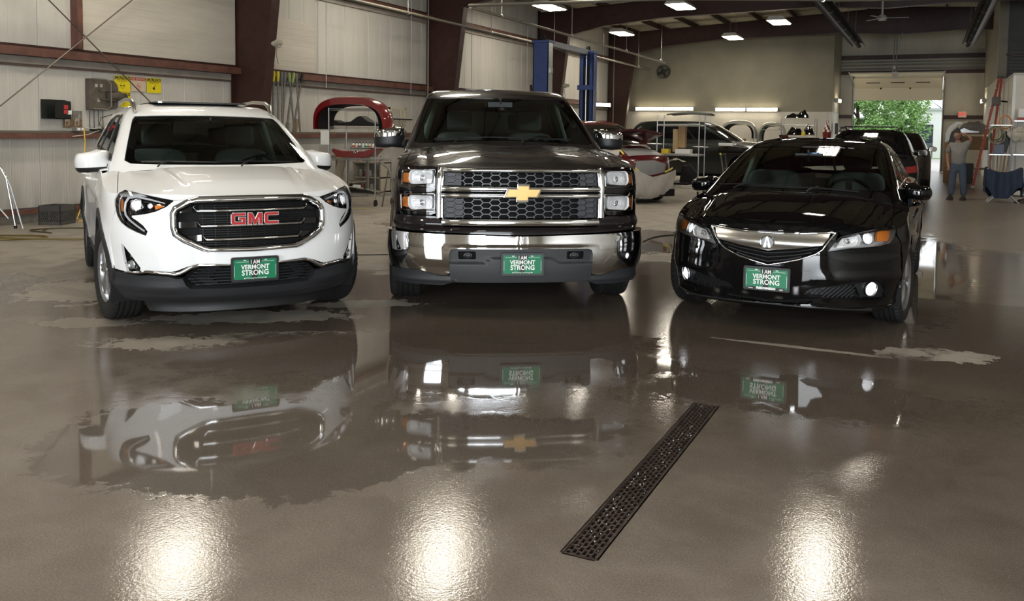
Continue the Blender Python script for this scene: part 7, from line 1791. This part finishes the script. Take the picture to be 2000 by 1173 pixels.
rg = tag(MB().sheet(lambda u, v: (.22*(u-.5)*2, .16*(v-.5)*2, .10*math.sin(PI*u)*math.sin(PI*v)*(1+.4*math.sin(9*u)*math.sin(11*v))), 14, 12).build('dirty_rag', mat('rag_brown', (.10, .07, .06), .9, var=.6, vscale=20), loc=(1.86, 21.9, 0)), 'crumpled dark rag on the floor at the right edge', 'rag')
# bench, plywood, bags behind the man
pw_ = tag(MB().box((0, 0, .62), (.36, .03, 1.24)).build('plywood_sheet', mat('plywood', (.30, .17, .08), .7, var=.2), loc=(.50, 30.2, 0)), 'upright brown plywood sheet left of the man', 'board')
wb = thing('parts_bench', 'wooden two-tier bench loaded with parts behind the man', 'bench', (1.05, 30.6, 0))
for z in (.42, 1.02, 1.50): MB().cbox((-.45, -.3, z), (.55, .35, z+.04)).build('bench_board', mat('bench_wood', (.26, .17, .09), .7, var=.2), wb)
for x in (-.42, .5):
    for y in (-.27, .3): MB().cbox((x, y, 0), (x+.06, y+.06, 1.54)).build('leg', mat('bench_wood_dark', (.12, .08, .05), .7), wb)
MB().cbox((-.40, -.32, 1.06), (.5, -.28, 1.44)).build('bench_front', mat('bench_wood', (.26, .17, .09), .7), wb)
bg_ = tag(MB().sheet(lambda u, v: (.48*(u-.5)*2, .3*(v-.5)*2, .34*(math.sin(PI*u)*math.sin(PI*v))**.6*(1+.18*math.sin(15*u+4*v)*math.sin(12*v))), 24, 16).build('plastic_bag', mat('clear_plastic_grey', (.22, .21, .20), .18, coat=.6), loc=(1.12, 30.6, 1.545)), 'large crumpled grey plastic bag on top of the bench', 'bag')
wh = slab_part('fender_part', 'white curved fender leaning at the bench left end', [(.34, 1.25), (.44, 1.30), (.48, 1.55), (.66, 1.78), (.80, 1.80), (.78, 1.86), (.62, 1.88), (.42, 1.72), (.33, 1.50)], 30.1, .16, M_WHITE)
slab_part('wheel_liner', 'black wheel liner under the white fender', [(.42, 1.2), (.74, 1.2), (.80, 1.5), (.68, 1.72), (.5, 1.55)], 30.2, .14, M_BLACKPL)
slab_part('frame_part', 'metal bracket assembly on the bench behind the raised arm', [(.72, 1.54), (1.25, 1.54), (1.30, 1.60), (1.0, 1.63), (.85, 1.70), (.74, 1.64)], 30.34, .08, M_GALV)
box_thing('black_bin', 'black bin on the floor right of the man', 'bin', (.98, 29.85, 0), (.30, .3, .62), M_BLACKPL)
ex = thing('exit_sign', 'small lit exit sign with red letters right of the garage door', 'sign', (.97, 37.80, 2.27))
MB().cbox((-.14, 0, -.11), (.14, .05, .11)).build('sign_box', mat('exit_case', (.55, .42, .36), .5, emis=(1, .75, .6), estr=.10), ex)
text('exit_lettering', 'EXIT', .19, mat('exit_red', (.7, .03, .02), .5, emis=(1, .04, .02), estr=.5), ex, facing((0, -.003, 0)), .002, .004, .72)
MB().tube([(0, .02, .11), (0, .02, .30)], .008, 6).build('conduit', M_GALV, ex)
tag(MB().cbox((-.14, -.2, 0), (.14, .2, .06)).build('door_block', mat('block_pale', (.5, .48, .45), .6), loc=(.42, 37.3, 0)), 'pale block on the floor at the garage door jamb', 'block')

# ---------- man ----------
def skin_mesh(name, verts, edges, radii, m, parent, sub=2, root=0):
    me = bpy.data.meshes.new(name); me.from_pydata(verts, edges, []); o = bpy.data.objects.new(name, me); link(o, parent)
    me.materials.append(m)
    sk = o.modifiers.new('skin', 'SKIN'); sk.use_smooth_shade = True
    for i, r_ in enumerate(radii):
        d = me.skin_vertices[0].data[i]; d.radius = (r_, r_) if not isinstance(r_, tuple) else r_; d.use_root = (i == root)
    ss_ = o.modifiers.new('sub', 'SUBSURF'); ss_.levels = sub; ss_.render_levels = sub
    return o
mn = thing('person', 'man in grey t-shirt and jeans, one hand raised to his head', 'person', (.53, 22.1, 0), R(-6))
M_SKIN = mat('skin', (.30, .155, .105), .55); M_TEE = mat('grey_tshirt', (.21, .20, .185), .9, var=.12, vscale=6, bump=.3, bscale=20); M_JEAN = mat('blue_jeans', (.060, .080, .115), .85, var=.2, vscale=14)
V = [(0, .0, .84), (0, .0, 1.02), (0, .01, 1.20), (-.02, .0, 1.315), (-.03, -.02, 1.37),
     (-.17, .02, 1.245), (-.235, .05, 1.02), (-.205, -.03, .82), (-.19, -.06, .75),
     (.16, .0, 1.245), (.245, -.04, 1.375), (.155, -.08, 1.47), (.10, -.08, 1.50),
     (-.09, 0, .76), (-.10, -.01, .44), (-.12, .01, .09), (.09, 0, .76), (.11, -.01, .44), (.13, .01, .09)]
E_ = [(0, 1), (1, 2), (2, 3), (3, 4), (2, 5), (5, 6), (6, 7), (7, 8), (2, 9), (9, 10), (10, 11), (11, 12), (0, 13), (13, 14), (14, 15), (0, 16), (16, 17), (17, 18)]
Rr = [.10, .10, .10, .055, .05, .052, .038, .028, .030, .052, .040, .028, .028, .08, .055, .038, .08, .055, .038]
for base, side in ((8, -1), (12, 1)):
    b = V[base]
    for k in range(5):
        if side < 0: d = ((-.015+.011*k), -.008, -.050) if k < 4 else (.028, -.018, -.022)
        else: d = (-.052, -.012, .022-.012*k) if k < 4 else (-.018, -.02, -.034)
        n_ = len(V); V.append(tuple(b[i]+d[i] for i in range(3))); V.append(tuple(b[i]+d[i]*(1.7 if k < 4 else 1.5)+(0, -.008, 0)[i] for i in range(3))); E_ += [(base, n_), (n_, n_+1)]; Rr += [.009, .0075]
skin_mesh('body', V, E_, Rr, M_SKIN, mn)
skin_mesh('t_shirt', [(0, 0, .76), (0, 0, .90), (0, -.02, 1.04), (0, .0, 1.19), (-.01, .0, 1.285), (-.16, .02, 1.24), (-.232, .048, 1.05), (.155, 0, 1.24), (.225, -.035, 1.345)], [(0, 1), (1, 2), (2, 3), (3, 4), (3, 5), (5, 6), (3, 7), (7, 8)],
          [(.158, .13), (.160, .135), (.158, .135), (.152, .115), (.08, .07), .078, .066, .078, .066], M_TEE, mn)
skin_mesh('jeans', [(0, 0, .93), (0, 0, .80), (-.09, 0, .70), (-.105, -.01, .44), (-.125, .0, .085), (.09, 0, .70), (.115, -.01, .44), (.135, .0, .085)], [(0, 1), (1, 2), (2, 3), (3, 4), (1, 5), (5, 6), (6, 7)],
          [(.145, .115), (.15, .12), .098, .080, .072, .098, .080, .072], M_JEAN, mn)
mb = MB()
def head(u, v):
    a = 2*PI*u; b = PI*v; r = math.sin(b); x = .075*r*math.cos(a); y = .092*r*math.sin(a); z = .112*math.cos(b)
    if z < 0: x *= 1+.9*z/.112*.28; y *= 1+.10*z/.112
    f = max(0, -math.sin(a)); 
    nose = math.exp(-((a-1.5*PI)/.16)**2-((b-1.68)/.22)**2)*.020
    brow = math.exp(-((a-1.5*PI)/.6)**2-((b-1.38)/.10)**2)*.005
    eye = sum(math.exp(-((a-(1.5*PI+s*.36))/.14)**2-((b-1.52)/.10)**2) for s in (-1, 1))*.008
    mouth = math.exp(-((a-1.5*PI)/.28)**2-((b-2.06)/.05)**2)*.004
    k = 1+(nose+brow-eye-mouth)/.09; return (x*k, y*k, z)
mb.sheet(head, 48, 32); hdo = mb.build('head', M_SKIN, mn, loc=(-.035, -.03, 1.455)); hdo.rotation_euler = (0, R(4), R(-14))
MB().sheet(lambda u, v: (lambda p: (p[0]*1.09, p[1]*1.07+.004, p[2]*1.07+.004))(head(u, v*(.36+.16*max(0, math.sin(2*PI*u))))), 32, 12).build('hair', mat('hair_brown', (.045, .028, .018), .8), hdo)
for s in (-1, 1):
    MB().lathe([(0, -.008), (.016, -.008), (.019, 0), (.012, .006), (0, .004)], (s*.075, .004, -.008), 'X', 12).build('ear', M_SKIN, hdo); MB().lathe([(0, -.003), (.0045, -.001), (.005, .002)], (s*.028, -.082, .010), 'Y', 10).build('eye', M_DARK, hdo)
MB().cbox((-.020, -.091, -.052), (.020, -.086, -.048)).build('lips', mat('lips', (.28, .11, .09), .5), hdo)
for s in (-1, 1):
    MB().sheet(lambda u, v: (s*.13-.05*v*0+(.062*math.cos(2*PI*u)-.035*max(0, -math.sin(2*PI*u))*1.0)*(1-v**4), -.05+.15*math.sin(2*PI*u)*(1-v**5), .002+.115*v**1.2*(1-.35*max(0, -math.sin(2*PI*u)))), 24, 8).build('shoe', mat('shoe_brown', (.035, .025, .02), .6), mn)

# ---------- outside the far door ----------
gr = struct(MB().add([(-60, 38.3, -.02), (60, 38.3, -.02), (60, 120, -.02), (-60, 120, -.02)], [(0, 1, 2, 3)]).build('ground_lawn', mat('lawn', (.17, .27, .06), .9, var=.3, vscale=.8)))
dw = struct(MB().cbox((-6, 38.2, -.05), (4, 44, .0)).cbox((-6, 44, -.05), (3.0, 60, -.005)).build('driveway', mat('driveway_concrete', (.46, .44, .42), .8, var=.1)))
na = struct(MB().add([(-60, -90, -.02), (60, -90, -.02), (60, YN-.25, -.02), (-60, YN-.25, -.02)], [(0, 1, 2, 3)]).build('ground_yard', mat('yard_asphalt', (.22, .21, .20), .9, var=.2)))
ob = thing('white_building', 'white metal building with a dark open doorway beyond the garage', 'building', (3.5, 62, 0))
MB().cbox((-4.95, 0, 0), (-4.45, .2, 3.1)).cbox((-3.52, 0, 0), (6, .2, 3.1)).cbox((-4.95, 0, 2.15), (-3.52, .2, 3.1)).build('facade', mat('building_white', (.78, .79, .80), .6), ob)
MB().cbox((-5.05, -.15, 3.05), (6, .4, 3.2)).build('eave', mat('eave_grey', (.45, .48, .52), .5), ob)
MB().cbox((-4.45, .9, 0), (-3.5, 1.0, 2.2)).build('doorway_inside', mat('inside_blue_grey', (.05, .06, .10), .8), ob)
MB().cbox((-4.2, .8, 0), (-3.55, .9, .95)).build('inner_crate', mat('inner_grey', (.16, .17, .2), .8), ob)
def tree(lb, loc, h, w, n, m, seed):
    rg_ = random.Random(seed); t_ = thing('leafy_tree', lb, 'tree', loc)
    MB().tube([(0, 0, 0), (.1, 0, h*.35), (-.05, .05, h*.7)], [.16, .13, .06], 8).build('trunk', mat('bark', (.05, .035, .025), .9), t_)
    for k in range(6):
        a = rg_.uniform(0, 2*PI); MB().tube([(0, 0, h*(.25+.06*k)), (w*.3*math.cos(a), w*.3*math.sin(a), h*(.42+.06*k)), (w*.6*math.cos(a), w*.55*math.sin(a), h*(.5+.07*k))], [.07, .045, .02], 6).build('branch', mat('bark', (.05, .035, .025), .9), t_)
    cl = [(rg_.uniform(-w, w), rg_.uniform(-w*.6, w*.6), rg_.uniform(h*.14, h), rg_.uniform(.35, .7)) for _ in range(46)]
    mb = MB()
    for k in range(n):
        cx, cy, cz, cr = rg_.choice(cl); d = Vector((rg_.gauss(0, 1), rg_.gauss(0, 1), rg_.gauss(0, 1))); d.normalize(); p = Vector((cx, cy, cz))+d*cr*rg_.uniform(.6, 1.05)
        u = Vector((rg_.gauss(0, 1), rg_.gauss(0, 1), rg_.gauss(0, .5))).normalized(); v = u.cross(Vector((rg_.gauss(0, 1), rg_.gauss(0, 1), rg_.gauss(0, 1)))).normalized(); s = rg_.uniform(.055, .11)
        mb.add([p-u*s, p+v*s*.5, p+u*s, p-v*s*.5], [(0, 1, 2, 3)], rg_.randrange(3))
    o = mb.build('foliage', m, t_); o['kind'] = 'stuff'
lv_ = [mat('leaf_a', (.24, .42, .13), .6), mat('leaf_b', (.16, .32, .10), .6), mat('leaf_c', (.34, .50, .20), .6)]
tree('broad green tree filling the left of the garage doorway', (-4.0, 54, 0), 5.0, 2.5, 30000, lv_, 3)
tree('second green tree overlapping the white building edge', (-2.0, 58.5, 0), 4.4, 1.35, 11000, lv_, 5)
tree('distant hazy tree rising over the white building roof', (1.5, 80, 0), 7.5, 4.0, 5000, [mat('leaf_far', (.22, .34, .20), .7)]*3, 9)
